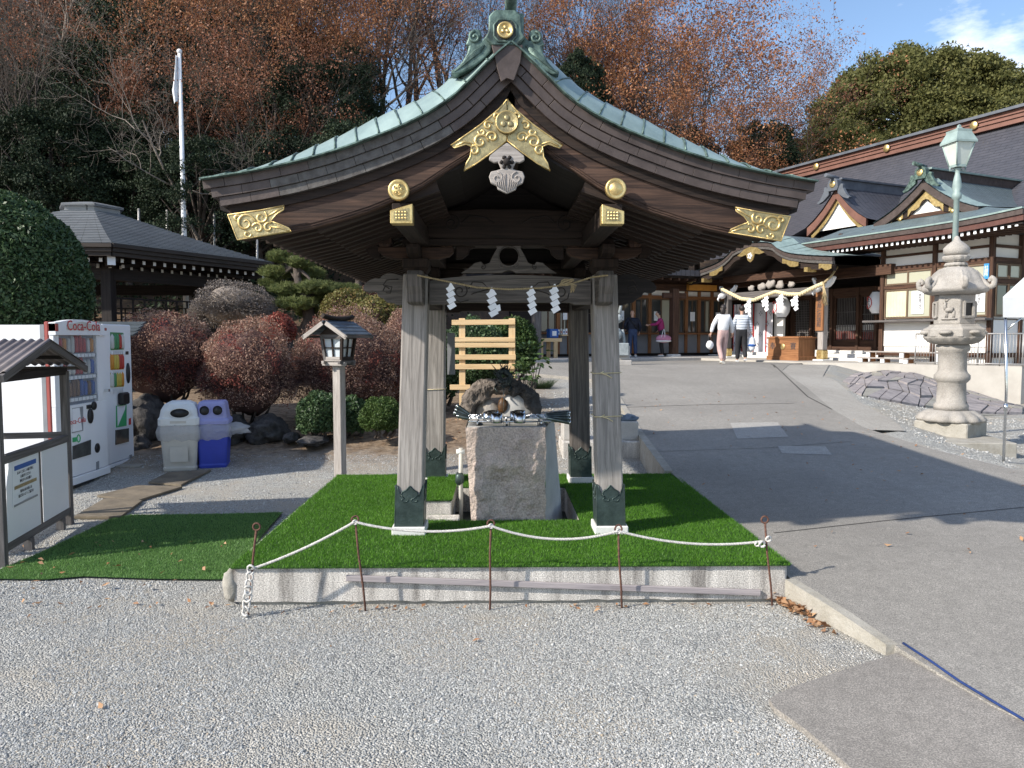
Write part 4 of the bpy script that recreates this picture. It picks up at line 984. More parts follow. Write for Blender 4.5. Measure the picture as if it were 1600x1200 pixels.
# lava rock with spout in/behind the basin
rk = thing('rock_arch', 'dark craggy lava rock arch rising behind the basin with a stained hollow', 'rock', (.08, 6.75, .5))
YR = 6.55
arch = [W(px, py, YR+dy) for px, py, dy in ((733, 656, 0), (731, 640, .02), (737, 624, .04), (750, 612, .06), (768, 604, .06), (786, 603, .05), (804, 605, .05), (819, 614, .04), (830, 627, .03), (836, 640, .0), (830, 650, 0))]
ar_r = [.05, .075, .085, .085, .075, .07, .072, .075, .07, .058, .03]
def arch_part(u0, u1, amp, seed):
    mb = MB()
    def f(u, v):
        t = (u0+(u1-u0)*u)*(len(arch)-1); i = min(len(arch)-2, int(t)); g = t-i; c = arch[i].lerp(arch[i+1], g); d = (arch[i+1]-arch[i]).normalized(); r0 = ar_r[i]+(ar_r[i+1]-ar_r[i])*g
        x = d.cross(V((0, 1, 0))).normalized(); q = x*math.cos(v*2*PI)+V((0, 1.3, 0))*math.sin(v*2*PI); p = c+q*r0
        n_ = mnoise.noise(p*13+V((seed, 0, 0)))+.6*mnoise.noise(p*31)+.4*abs(mnoise.noise(p*70)); k = 1+amp*n_
        if u0+(u1-u0)*u in (0, 1): k = .2
        return c+q*(r0*k)
    mb.grid(f, 46, 30, False, flip=False); return mb
arch_part(0, .56, .34, 2).build('brown_arch_side', pm('brown_lava_rock', (.24, .20, .17), (.08, .068, .06), .9, scale=14, bump=1., bscale=60), rk)
arch_part(.53, 1, .5, 7).build('dark_arch_side', m_rockd, rk)
mb = MB(); mb.blob(W(762, 648, YR+.02), (.11, .07, .13), 5, .12, 2, 3); mb.build('wet_boulder', m_rockl, rk)
MB().blob(W(806, 650, YR+.02), (.16, .07, .20), 6, .08, 1.5, 4).build('wet_boulder', m_basinc, rk)
MB().blob(W(786, 634, YR-.03), (.045, .03, .065), 9, .2, 2, 3).build('stained_hollow', pm('rust_stained_stone', (.13, .06, .02), (.02, .012, .008), .5, scale=20), rk)
MB().bb(-.16, .34, YR-.02, YR+.25, .3, W(790, 650, YR).z-.02).build('plinth', m_rockl, rk, bevel=.02)
# dragon spout
dg = thing('dragon_spout', 'small dark bronze dragon rearing on top of the lava rock', 'dragon figure', tuple(W(785, 612, YR)))
Bp = [W(*p, y) for p, y in (((770, 612), 6.62), ((780, 604), 6.52), ((794, 600), 6.5), ((797, 588), 6.50), ((787, 578), 6.50), ((779, 584), 6.48), ((782, 594), 6.42), ((787, 600), 6.36))]
sm = []
for i in range(len(Bp)-1):
    for k in range(4): sm.append(Bp[i].lerp(Bp[i+1], k/4))
rr_ = [.010+.017*math.sin(PI*min(1, .08+i/len(sm)*.9)) for i in range(len(sm))]
MB().tube(sm, rr_, 8).build('body', m_bronzed, dg)
hd = MB().blob(W(787, 596, 6.38), (.026, .05, .022), 3, .35, 2.5, 3).build('head', m_bronzed, dg)
MB().blob(W(787, 605, 6.36), (.018, .03, .012), 4, .3, 2.5, 2).build('jaw', m_bronzed, hd)
for s in (-1, 1):
    MB().tube([W(787+s*3, 595, 6.42), W(787+s*8, 587, 6.48), W(787+s*7, 578, 6.55)], [.007, .005, .002], 6).build('horn', m_bronzed, hd)
    MB().tube([W(787+s*4, 603, 6.38), W(787+s*12, 600, 6.4), W(787+s*16, 592, 6.42)], [.003, .0025, .001], 5).build('whisker', m_bronzed, hd)
    MB().tube([W(786+s*9, 600, 6.5), W(786+s*13, 606, 6.46), W(786+s*9, 612, 6.42)], [.011, .009, .006], 6).build('foreleg', m_bronzed, dg)
rd = random.Random(4); mb = MB()
for k in range(64):
    c = sm[min(len(sm)-2, k % 28)]; q = c+V((rd.uniform(-.065, .065), rd.uniform(-.03, .05), rd.uniform(-.01, .085))); mb.tube([c, c.lerp(q, .6)+V((rd.uniform(-.008, .008), 0, 0)), q], [.007, .005, .001], 5)
mb.build('mane_spikes', m_bronzed, dg, kind='stuff')
MB().tube([W(787, 606, 6.34), W(787, 615, 6.32), W(787, 640, 6.31), V((W(787, 640, 6.31).x, 6.31, ztp-.03))], .0022, 6).build('water_jet', m_water, label='thin thread of water falling from the dragon spout into the basin', cat='water jet')
# ladle rack: steel rods over the rim
lr = thing('ladle_rack', 'stainless steel rod rack resting across the basin top', 'rack', (.07, 6.0, ztp))
yA, yB2 = Yb+.10, Yb+.42; zR = ztp+.035
for y in (yA, yB2): MB().tube([V((fl_+.02, y, zR)), V((fr_+.12, y, zR))], .007, 8).build('rack_rod', m_steel, lr)
for x in (fl_+.09, (fl_+fr_)/2+.01, fr_-.03):
    for y in (yA, yB2): MB().tube([V((x, y, ztp)), V((x, y, zR+.006))], .008, 8).build('rack_leg', m_steel, lr)
# ladles
def ladle(cup, knee, tip, label):
    t = thing('ladle', label, 'ladle', tuple(cup), 0, 'metal ladles on the basin rack')
    MB().lathe([(.0, -.038), (.042, -.038), (.046, -.032), (.047, .036), (.044, .036), (.043, -.03), (0, -.032)], cup, 24).build('cup', m_steel, t)
    u = (knee-cup).normalized(); a = cup+u*.044; MB().tube([a, knee], .0065, 8).build('shaft', m_steel, t)
    for f in (.35, .6, .95): c = a.lerp(knee, f); MB().tube([c-u*.007, c+u*.007], .0105, 8).build('collar', m_steel, t)
    w_ = (tip-knee).normalized(); MB().tube([knee, knee.lerp(tip, .12), knee.lerp(tip, .3), knee.lerp(tip, .85), tip], [.009, .015, .0165, .0175, .016], 12).build('grip', m_bam, t); MB().tube([tip-w_*.004, tip+w_*.004], .0185, 12).build('end_cap', m_steel, t)
zc = zR+.03
for k, (c, kn, tp2, y, lab) in enumerate((((770, 655), (734, 650), (714, 634), 6.12, 'ladle with raised grip, farthest back of the left handed row'), ((766, 658), (732, 654), (712, 640), 6.03, 'second ladle of the left row, grip resting on the raised one'), ((764, 660), (731, 657), (710, 645), 5.95, 'third ladle from the back with its grip to the left'), ((776, 664), (733, 662), (715, 650), 5.87, 'front ladle of the left row, grip low over the basin edge'),
        ((812, 655), (852, 649), (890, 645), 6.14, 'ladle lying farthest back with its dark grip to the right'), ((806, 657), (852, 652), (889, 649), 6.05, 'second ladle with its grip to the right'), ((806, 660), (853, 656), (890, 654), 5.96, 'third ladle from the back with its grip pointing right'), ((812, 664), (854, 660), (890, 660), 5.87, 'front ladle with its grip to the right'))):
    cu = W(*c, y); cu.z = zc+.0; kk = W(*kn, y); kk.z = max(kk.z, zc); tt = W(*tp2, y+.02)
    ladle(cu, kk, tt, lab)
tp = thing('water_pipe', 'pale plastic water pipe with a tap beside the left flank of the basin', 'pipe', (-.3, 6.3, .0))
MB().tube([W(720, 700, 6.1), W(720, 742, 6.1), V((W(720, 742, 6.1).x, 6.1, .02))], .018, 10).build('pipe', m_binw, tp)
MB().tube([W(713, 706, 6.1), W(726, 706, 6.1)], .02, 10).build('valve', m_binlid, tp)
MB().blob(W(718, 748, 6.05), (.035, .03, .05), 2, .4, 3, 2).build('tap', m_shoe, tp)
# ================================================================== SHRINE COMPLEX (turned about 66 degrees)
OX, OY_ = 9.9, 22.9; ANG = math.atan2(-.914, .407); AX = V((math.cos(ANG), math.sin(ANG), 0)); WX = V((-math.sin(ANG), math.cos(ANG), 0)); ORG = V((OX, OY_, 0))
def S(px, py, w): d = pdir(px, py); t = (w-(CAM-ORG).dot(WX))/d.dot(WX); p = CAM+d*t-ORG; return (p.dot(AX), p.z)
def T(px, py, u): d = pdir(px, py); t = (u-(CAM-ORG).dot(AX))/d.dot(AX); p = CAM+d*t-ORG; return (p.dot(WX), p.z)
def sthing(name, label, cat, g=None): return thing(name, label, cat, (OX, OY_, 0), ANG, g)
def LW(u, w, z): return ORG+AX*u+WX*w+V((0, 0, z))
WORLD_TEXT = ('logo_panel', 'poster_sheet', 'notice_sheet')
def text(s, size, O, U, Vv, mat, parent, name='lettering', sp=1.0, ext=.002):
    if parent is not None and parent.name.split('.')[0] in WORLD_TEXT: O = V(O)-root_loc(parent)
    c = bpy.data.curves.new(name, 'FONT'); c.body = s; c.size = size; c.extrude = ext; c.space_line = sp; c.align_x = 'CENTER'; c.align_y = 'CENTER'; c.resolution_u = 2
    o = bpy.data.objects.new('t', c); C.objects.link(o); dg_ = bpy.context.evaluated_depsgraph_get(); me = bpy.data.meshes.new_from_object(o.evaluated_get(dg_)); bpy.data.objects.remove(o)
    U = V(U).normalized(); Vv = V(Vv).normalized(); N_ = U.cross(Vv); M = Matrix((U, Vv, N_)).transposed().to_4x4(); M.translation = V(O); me.transform(M); me.materials.clear(); me.materials.append(mat); me.name = name
    o = bpy.data.objects.new(name, me); C.objects.link(o); o.parent = parent; return o
def rowroof(name, c, c2, n, rough=.5, metal=.15):
    t = NT(name); uv = t.co('UV'); s = t.n('ShaderNodeSeparateXYZ', {'Vector': uv}); fr = t.math('FRACT', t.math('MULTIPLY', s.outputs[1], n))
    base = t.ramp(t.noise(t.co(), 2.5, 5, .6), [(.3, c), (.7, c2)])
    fr2 = t.math('FRACT', t.math('ADD', t.math('MULTIPLY', s.outputs[0], n*.35), t.math('MULTIPLY', t.math('FLOOR', t.math('MULTIPLY', s.outputs[1], n)), .5)))
    line = t.math('MINIMUM', t.math('GREATER_THAN', fr, .14), t.math('GREATER_THAN', fr2, .03))
    col = t.mix(line, dk(c2, .45), base)
    return t.fin(col, rough, metal, t.bump(fr, .6, .03), .4)
m_rslate = rowroof('slate_grey_copper_rows', (.085, .085, .10), (.06, .062, .075), 5)
m_rblue = rowroof('blue_green_copper_rows', (.145, .19, .205), (.10, .135, .15), 7)
# terrace
E1 = G(1262, 566, .955); E2 = G(1597, 572.5, .955)
MBt = MB(); tp_ = [E1, E2, E2+WX*9, LW(4, 12, 0), LW(-12, 12, 0), LW(-5.8, -1.2, 0)]
MBt.prism([(p.x, p.y) for p in tp_], (0, 0, -.3), (1, 0, 0), (0, 1, 0), 1.255); MBt.build('terrace', m_concw, kind='structure')
# ------------- office
of = sthing('shrine_office', 'white walled timber shrine office with papered windows and small gilded gable', 'building')
uL, uC, wO = 1.08, 4.42, 1.08
def sz(px, py): return S(px, py, wO)[1]
zB1, zB0 = sz(1544, 386.6), sz(1544, 402)
zW1, zTr, zLo1, zLo0, zSill = sz(1530, 412), sz(1400, 449), sz(1400, 455), sz(1400, 498), sz(1400, 503)
zBot = 1.22; zE = 4.60
def ob(u0, u1, w0, w1, z0, z1, name, m, parent=of, bev=0, ax=None): return MB().bb(u0, u1, w0, w1, z0, z1, ax).build(name, m, parent, bevel=bev, local=True)
ob(uL-.02, uC-.02, wO+.06, wO+5, .9, zE+.1, 'wall_core', m_plaster); 
ob(uL, uC, wO+.03, wO+.058, zLo0-.8, zSill, 'lower_wall', m_plaster); ob(uL, uC, wO+.02, wO+.05, zB0, zB1, 'wall_panel', m_plaster); ob(uL, uC, wO+.03, wO+.05, zB1+.06, zE+.05, 'wall_panel', m_plaster)
for z0, z1 in ((zB1, zB1+.07), (zW1, zB0), (zTr-.05, zTr+.05), (zLo0-.06, zSill+.02), (zBot-.08, zBot+.04)): ob(uL-.02, uC+.06, wO-.03, wO+.04, z0, z1, 'wall_beam', m_shrine)
upx = [S(1378, 500, wO)[0], S(1458.5, 500, wO)[0], uC]
for u in upx: ob(u-.06, u+.06, wO-.05, wO+.05, .95, zE, 'wall_post', m_shrine)
def window(u0, u1, z0, z1, name='window', glass=m_winp, w=wO, parent=of, face='w', bar=0):
    f = .05; mb = MB()
    if face == 'w':
        mb.bb(u0, u1, w-.01, w+.03, z0, z0+f); mb.bb(u0, u1, w-.01, w+.03, z1-f, z1); mb.bb(u0, u0+f, w-.01, w+.03, z0+f, z1-f); mb.bb(u1-f, u1, w-.01, w+.03, z0+f, z1-f); fr = mb.build('window_frame', m_frame, parent, local=True)
        MB().bb(u0+f, u1-f, w+.015, w+.022, z0+f, z1-f).build('pane', glass, fr, local=True)
    else:
        mb.bb(w-.03, w+.01, u0, u1, z0, z0+f); mb.bb(w-.03, w+.01, u0, u1, z1-f, z1); mb.bb(w-.03, w+.01, u0, u0+f, z0+f, z1-f); mb.bb(w-.03, w+.01, u1-f, u1, z0+f, z1-f); fr = mb.build('window_frame', m_frame, parent, local=True)
        MB().bb(w-.022, w-.015, u0+f, u1-f, z0+f, z1-f).build('pane', glass, fr, local=True)
    return fr
m_frame = wood('window_frame_wood', (.20, .14, .095), (.11, .075, .05), fr=30, bump=.2)
m_curt = pm('cream_curtain', (.66, .62, .44), (.56, .52, .36), .9, scale=3)
for a, b in ((upx[0]+.07, upx[1]-.07), (upx[1]+.07, upx[2]-.07)):
    m_ = (a+b)/2
    for q, (x0, x1) in enumerate(((a, m_+.02), (m_-.02, b))):
        window(x0, x1, zTr+.06, zW1-.01, w=wO-.012*q); fr = window(x0, x1, zLo0, zTr-.06, w=wO-.012*q)
        if a < upx[1] and q == 0:
            mb = MB(); mb.grid(lambda u, v: V((x0+.06+(x1-x0-.12)*u, wO+.006+.007*math.sin(u*42), zLo0+.06+(zTr-.06-zLo0-.12)*v)), 60, 2, True); mb.build('curtain', m_curt, fr, local=True)
        if not (a < upx[1] and q == 0):
            c = (x0+x1)/2; pp = MB().bb(c-.22 if a < upx[1] else c-.02, c+.16 if a < upx[1] else c+.3, wO-.022, wO-.018, zLo0+.12, zTr-.14).build('notice_paper', m_paper, fr, local=True)
            if q == 1: text('御\n祈\n祷\n受\n付' if a > upx[1] else '御\n札\n御\n守\n授\n与', .085, (c+(.14 if a > upx[1] else .05), wO-.024, (zLo0+zTr)/2), (1, 0, 0), (0, 0, 1), m_inkp, pp, sp=.9)
            for k in range(7 if a < upx[1] else 0): MB().bb(c-.19+k*.05, c-.183+k*.05, wO-.0235, wO-.0225, zLo0+.2, zTr-.2).build('print_line', m_inkp, pp, local=True)
ob(S(1346, 503, .7)[0], uC+.1, .72, wO-.03, zSill-.01, zSill+.05, 'counter_board', m_grave, bev=.01)
# right flank (plane u=uC)
wR = 7.0
for z0, z1 in ((zB1, zB1+.07), (zW1, zB0), (zTr-.05, zTr+.05), (zLo0-.06, zSill+.02), (zBot-.08, zBot+.04)): ob(uC+.0, uC+.07, wO+.05, wR, z0, z1, 'wall_beam', m_shrine)
for k in range(4):
    w0 = wO+.1+k*1.1; ob(uC-.02, uC+.09, w0+1.0, w0+1.12, .95, zE, 'wall_post', m_shrine)
    window(w0, w0+.52, zTr+.06, zW1-.01, face='u', w=uC+.06); window(w0+.5, w0+1.0, zTr+.06, zW1-.01, face='u', w=uC+.07)
    window(w0, w0+.52, zLo0, zTr-.06, face='u', w=uC+.06, glass=m_win); window(w0+.5, w0+1.0, zLo0, zTr-.06, face='u', w=uC+.07, glass=m_win)
ob(uC-.01, uC+.04, wO+.05, wR, zBot, zSill, 'lower_wall', m_plaster)
bl = ob(uC-.16, uC-.03, wO-.075, wO-.055, S(1543, 436, wO)[1], S(1543, 412, wO)[1], 'blue_sign', pm('sky_blue_sign', (.05, .28, .62), None, .5))
text('社\n務\n所', .11, (uC-.095, wO-.078, (S(1543, 424, wO)[1])), (1, 0, 0), (0, 0, 1), m_paper, bl, sp=.8)
# roof of the office
EL, ER, wE = -.95, 5.75, .05
m_eave = pm('red_brown_gutter', (.13, .06, .048), (.09, .04, .034), .5, .2, scale=5)
gu0, gu1, wG, zG, zA, uA = .85, 3.85, 1.36, 5.07, 6.05, 2.35
up = lambda u: .10*max(0, (u-3.2)/2.5)**2
def slope(u, v): e = EL+(ER-EL)*u; g = -.6+(gu1+.2+.6)*u; return V((e+(g-e)*v, wE+(wG-wE)*v, zE+up(e)*(1-v)+(zG-zE)*(v**1.15)))
mb = MB(); mb.grid(slope, 30, 6, True, 7, 1.4)
mb.grid(lambda u, v: V((ER+(gu1+.2-ER)*v, wE+u*7+(wG-wE)*v*(1-u), zE+up(ER)*(1-v)*(1-u)+(zG-zE)*v)), 12, 6, True, 7, 1.4)
mb.build('lower_roof', m_rblue, of, local=True)
for (z0, z1, dw, m, nm) in ((-.02, .02, -.03, m_patina, 'drip_edge'), (-.15, -.022, .0, m_fascia, 'eave_fascia'), (-.29, -.155, .04, m_eave, 'eave_gutter')):
    for k in range(8):
        a = EL+(ER-EL)*k/8; b = EL+(ER-EL)*(k+1)/8
        P = []
        for q in (a, b): P += [(q, wE+dw, zE+up(q)+z0), (q, wE+dw+.12, zE+up(q)+z0), (q, wE+dw+.12, zE+up(q)+z1), (q, wE+dw, zE+up(q)+z1)]
        mb = MB(); mb.hexa([V(p) for p in P], b-a, .12, z1-z0); mb.build(nm, m, of, local=True)
    MB().bb(ER-.12-dw, ER-dw, wE+dw+.1, wE+6.5, zE+up(ER)+z0, zE+up(ER)+z1).build(nm, m, of, local=True)
raf = MB(); raf.bb(-.035, .035, 0, 1.15, -.04, .04, 1); raf.cm = 1; raf.bb(-.037, .037, -.006, .0, -.042, .042); first = None
for k in range(40):
    u = EL+.12+k*.168
    if u > ER-.1: break
    if first is None: first = raf.build('rafter', [m_shrine, m_paper], of, local=True); o = first
    else: o = inst('rafter', first.data, of)
    o.location = (u, wE+.12, zE+up(u)-.35)
ob(EL, ER-.05, wE+.10, wO+.1, zE-.26, zE-.22, 'soffit', m_black)
MB().bb(uC, ER-.1, wO+.1, wR, zE-.26, zE-.22).build('soffit', m_black, of, local=True)
for zx, zy in ((407, 735), (515, 713), (592, 713), (710, 690), (783, 690), (920, 662), (997, 660), (1230, 625), (1380, 595)):
    px, py = 1180+zx/3.81, 180+zy/3.81; u, z = S(px, py, .75); MB().prism([(u-.09, 4.80), (u+.09, 4.80), (u+.06, 4.87), (u, 4.90), (u-.06, 4.87)], (0, .80, z-4.85), (1, 0, 0), (0, 0, 1), .12).build('snow_guard', m_fascia, of, local=True)
# gable of the office roof
def gprof(t): return uA+(gu1-uA+.1)*t, zA-(zA-zG)*(1.45*t-.45*t*t)      # half profile
for s in (-1, 1):
    f = lambda t, k=0: V((uA+s*((gu1-uA+.1)*t), 0, zA-(zA-zG)*(1.45*t-.45*t*t)-k))
    mb = MB(); mb.grid(lambda u, v: f(u)+V((0, wG-.22+v*5.2, .16*min(1, v*8)*(1-u*.7))), 14, 16, True, 1.8, 5, flip=s > 0); mb.build('upper_roof', m_rblue, of, local=True)
    for k in range(9):
        t0, t1 = k/9+.005, (k+1)/9-.005
        mb = MB(); mb.grid(lambda u, v: f(t0+(t1-t0)*u+.05*v)+V((0, wG-.235+.5*v, .02+.16*v*(1-u*.1)*(1-(t0+t1)/2*.7)+.012*(1-u))), 2, 3, True, flip=s > 0); mb.build('copper_panel', m_patina, of, local=True)
    up_ = [f(i/10) for i in range(11)]; dn = [f(i/10, .24) for i in range(11)]
    MB().prism([(p.x, p.z) for p in up_]+[(p.x, p.z) for p in dn[::-1]], (0, wG-.1, 0), (1, 0, 0), (0, 0, 1), .1).build('bargeboard', m_fascia, of, local=True)
    up_ = [f(i/10*.93, .26) for i in range(11)]; dn = [f(i/10*.93, .52-.1*(i/10)) for i in range(11)]
    g = [(p.x, p.z) for p in up_]+[(p.x, max(zG+.02, p.z)) for p in dn[::-1]]
    MB().prism(g, (0, wG-.02, 0), (1, 0, 0), (0, 0, 1), .05).build('inner_bargeboard', m_dark, of, local=True)
    for a, b in ((0, .34), (.44, .58), (.66, .93)):
        q = [f(a+(b-a)*i/5, .28) for i in range(6)]; r = [f(a+(b-a)*i/5, .50-.1*(a+(b-a)*i/5)-.05*math.sin(i*2)) for i in range(6)]
        MB().prism([(p.x, p.z) for p in q]+[(p.x, max(zG+.03, p.z)) for p in r[::-1]], (0, wG-.075, 0), (1, 0, 0), (0, 0, 1), .02).build('gilded_plate', m_gold, of, local=True)
    c = f(.5, .36); MB().lathe([(0, .03), (.05, .03), (.065, 0)], (c.x, wG-.08, c.z), 14, Matrix.Rotation(PI/2, 3, 'X')).build('gilded_boss', m_gold, of, local=True)
MB().prism([(uA-1.35, zG), (uA+1.35, zG), (uA, zA-.35)], (0, wG+.02, 0), (1, 0, 0), (0, 0, 1), .02).build('gable_panel', m_plaster, of, local=True)
MB().bb(uA-1.2, uA+1.2, wG-.04, wG+.0, zG, zG+.10).build('gable_beam', m_shrine, of, local=True)
rb = MB(); rb.bb(uA-.11, uA+.11, wG+.0, wG+4.6, zA+.06, zA+.30, 1); rb.build('ridge_box', m_fascia, of, local=True)
MB().bb(uA-.17, uA+.17, wG-.1, wG+4.7, zA+.30, zA+.35, 1).build('ridge_cap', m_patina, of, local=True)
for k in range(3): MB().lathe([(0, .02), (.06, .015), (.07, 0)], (uA-.115, wG+.9+k*1.3, zA+.18), 12, Matrix.Rotation(-PI/2, 3, 'Y')).build('ridge_disc', m_gold, of, local=True)
def onig(uc, w, z, s, par, m, m2, R=1.0, rear=False):
    mb = MB(); mb.prism([(uc+x*s, z+y*s) for x, y in ((-.2, 0), (-.24, .1), (-.2, .34), (-.1, .42), (.1, .42), (.2, .34), (.24, .1), (.2, 0))], (0, w+.1*s, 0), (1, 0, 0), (0, 0, 1), .2*s)
    for q in (-1, 1):
        mb.prism([(uc+q*x*s, z+y*s) for x, y in ((.2, .02), (.26, .12), (.34, .2), (.42, .16), (.42, .04), (.5, -.1), (.62, -.26), (.72, -.33), (.66, -.38), (.44, -.3), (.2, -.12))], (0, w+.06*s, 0), (1, 0, 0), (0, 0, 1), .12*s)
    mb.tube([(uc, w-.45*s, z+.52*s), (uc, w+.2*s, z+.44*s)], .07*s, 10)
    o = mb.build('ridge_end_ornament', m, par, local=True, kind='stuff') if False else mb.build('ridge_end_ornament', m, par, local=True)
    MB().lathe([(0, .03), (.09*s, .03), (.12*s, .02), (.13*s, 0)], (uc, w-.1*s, z+.22*s), 18, Matrix.Rotation(PI/2, 3, 'X')).build('gold_disc', m2, o, local=True)
onig(uA, wG-.28, zA+.03, .78, of, m_patdk, m_gold)
onig(uA, wG+4.75, zA+.0, .6, of, m_patina, m_gold)
# ------------- main hall
hall = sthing('main_hall', 'large shrine hall with vast slate dark roof, brown ridge and curved porch', 'building')
def hb(u0, u1, w0, w1, z0, z1, name, m, parent=None, bev=0): return MB().bb(u0, u1, w0, w1, z0, z1).build(name, m, parent or hall, bevel=bev, local=True)
wRd, zRd = 8.7, 9.05
def mr(u, v): # main roof slope
    z = 4.9+(zRd-4.9)*(.62*v+.38*v*v); return V((-16+28*u, 2.6+(wRd-2.6)*v, z))
MB().grid(mr, 12, 24, True, 28, 8).build('main_roof', m_rslate, hall, local=True)
MB().grid(lambda u, v: V((-16+28*u, wRd+6*v, zRd-3.5*v)), 4, 8, True, 28, 8).build('rear_roof', m_rslate, hall, local=True)
rdg = hb(-16, 12, wRd-.25, wRd+.25, zRd-.05, zRd+.42, 'ridge_box', m_brownroof); hb(-16.1, 12.1, wRd-.38, wRd+.38, zRd+.42, zRd+.52, 'ridge_cap', m_slate)
hb(-16.05, 12.05, wRd-.30, wRd+.30, zRd+.12, zRd+.15, 'ridge_line', m_brownroof); hb(-16.05, 12.05, wRd-.30, wRd+.30, zRd+.27, zRd+.30, 'ridge_line', m_brownroof)
for k in range(6):
    u = S(1386, 238, wRd-.27)[0]+(k-3)*3.6; MB().lathe([(0, .04), (.13, .03), (.16, 0)], (u, wRd-.31, zRd+.22), 18, Matrix.Rotation(PI/2, 3, 'X')).build('ridge_disc', m_gold, hall, local=True)
# chidori gable
gA, wGb, zGA, zGb = -2.15, 2.9, 6.62, 5.42
GP = [(0, 0), (.25, .30), (.55, .62), (.9, .92), (1.3, 1.17), (1.9, 1.36), (2.6, 1.45)]
for s in (-1, 1):
    mb = MB(); mb.grid(lambda u, v: V((gA+s*(2.6*u), wGb-.15+5.0*v, zGA+.12-lerp_tab(GP, 2.6*u)+.18*min(1, 6*v)*(1-u))), 14, 10, True, 2.8, 5, flip=s > 0); mb.build('gable_roof', m_rslate, hall, local=True)
    P = [(gA+s*d, zGA-lerp_tab(GP, d)) for d in (0, .25, .55, .9, 1.25)]; Q_ = [(x, z-.2) for x, z in P]
    MB().prism([(x, z+.1) for x, z in P]+Q_[::-1], (0, wGb, 0), (1, 0, 0), (0, 0, 1), .1).build('bargeboard', m_brownroof, hall, local=True)
    MB().prism([(x*.9+gA*.1, z-.12) for x, z in Q_]+[(x*.9+gA*.1, z+.03) for x, z in Q_[::-1]][::1], (0, wGb+.02, 0), (1, 0, 0), (0, 0, 1), .03).build('gilded_plate', m_gold, hall, local=True)
MB().prism([(gA-1.1, zGb), (gA+1.1, zGb), (gA, zGA-.25)], (0, wGb+.1, 0), (1, 0, 0), (0, 0, 1), .02).build('gable_panel', m_plaster, hall, local=True)
hb(gA-.13, gA+.13, wGb, wGb+4.2, zGA+.12, zGA+.42, 'gable_ridge_box', m_slate); hb(gA-.2, gA+.2, wGb-.05, wGb+4.2, zGA+.42, zGA+.48, 'gable_ridge_cap', m_slate)
onig(gA, wGb-.18, zGA+.05, .95, hall, m_slate, m_gold)
for k in range(2): MB().lathe([(0, .02), (.08, .015), (.1, 0)], (gA-.135, wGb+1.2+k*1.6, zGA+.28), 14, Matrix.Rotation(-PI/2, 3, 'Y')).build('ridge_disc', m_gold, hall, local=True)
# karahafu porch
wP = -.9; uc = -2.15
raw = [S(*p, wP) for p in ((1188, 379), (1204, 382), (1216, 391), (1232, 397.5), (1260, 401), (1300, 403))]
KP = [(0, 0)]+[(u-uc, raw[0][1]-z+.0) for u, z in raw[1:]]; zK = raw[0][1]+.02
kz_ = lambda d: zK-cat(KP, abs(d)); KM = KP[-1][0]
for s in (-1, 1):
    up_ = [(uc+s*KM*i/18, kz_(KM*i/18)) for i in range(19)]
    for dz0, dz1, w_, m, nm in ((0, .10, wP, m_fascia, 'curved_fascia'), (.10, .19, wP+.02, m_fascia2, 'curved_fascia'), (.19, .38, wP+.08, m_dark, 'curved_bargeboard')):
        MB().prism([(a, b-dz0) for a, b in up_]+[(a, b-dz1) for a, b in up_[::-1]], (0, w_+.1, 0), (1, 0, 0), (0, 0, 1), .1).build(nm, m, hall, local=True)
    mb = MB(); mb.grid(lambda u, v: V((uc+s*KM*u, wP-.02+4.2*v, kz_(KM*u)+.02+.30*min(1, 4*v)*(1-.75*u))), 18, 16, True, 3.5, 4, flip=s > 0); mb.build('porch_roof', m_rblue, hall, local=True)
    for k in range(11):
        a, b = k/11+.004, (k+1)/11-.004
        mb = MB(); mb.grid(lambda u, v: V((uc+s*(KM*(a+(b-a)*u)), wP-.035+.9*v, kz_(KM*(a+(b-a)*u))+.035+.30*min(1, .9*v)*(1-.75*(a+b)/2)+.012*(1-u))), 2, 4, True, flip=s > 0); mb.build('copper_panel', m_patina, hall, local=True)
    MB().grid(lambda u, v: V((uc+s*KM*u, wP+.1+3.8*v, kz_(KM*u)-.2)), 14, 4, True, flip=s < 0).build('porch_soffit', m_black, hall, local=True)
    for a, b in ((.42, .62), (.86, 1.0)):
        q = [(uc+s*KM*t, kz_(KM*t)-.2) for t in np.linspace(a, b, 5)]; r = [(x, z-.15+.04*math.sin(i*2)) for i, (x, z) in enumerate(q)]
        MB().prism(q+r[::-1], (0, wP+.0, 0), (1, 0, 0), (0, 0, 1), .02).build('gilded_plate', m_gold, hall, local=True)
    MB().bb(uc+s*KM*.72-.07, uc+s*KM*.72+.07, wP-.05, wP+.3, kz_(KM*.72)-.46, kz_(KM*.72)-.33).build('gilded_end_cap', m_gold, hall, local=True)
c = (uc, kz_(0)-.25)
gl = MB(); gl.prism([(c[0]+x, c[1]+y) for x, y in ((-.62, -.10), (-.45, -.02), (-.3, .08), (0, .14), (.3, .08), (.45, -.02), (.62, -.10), (.4, -.14), (.2, -.10), (.12, -.28), (0, -.36), (-.12, -.28), (-.2, -.10), (-.4, -.14))], (0, wP-.02, 0), (1, 0, 0), (0, 0, 1), .03)
o = gl.build('gilded_gable_pendant', m_gold, hall, local=True)
for k in range(5): a = k*1.256; MB().blob((c[0]+.07*math.cos(a), wP-.06, c[1]-.16+.07*math.sin(a)), (.045, .03, .045), k, .1, 2, 1).build('flower_petal', m_paper, o, local=True)
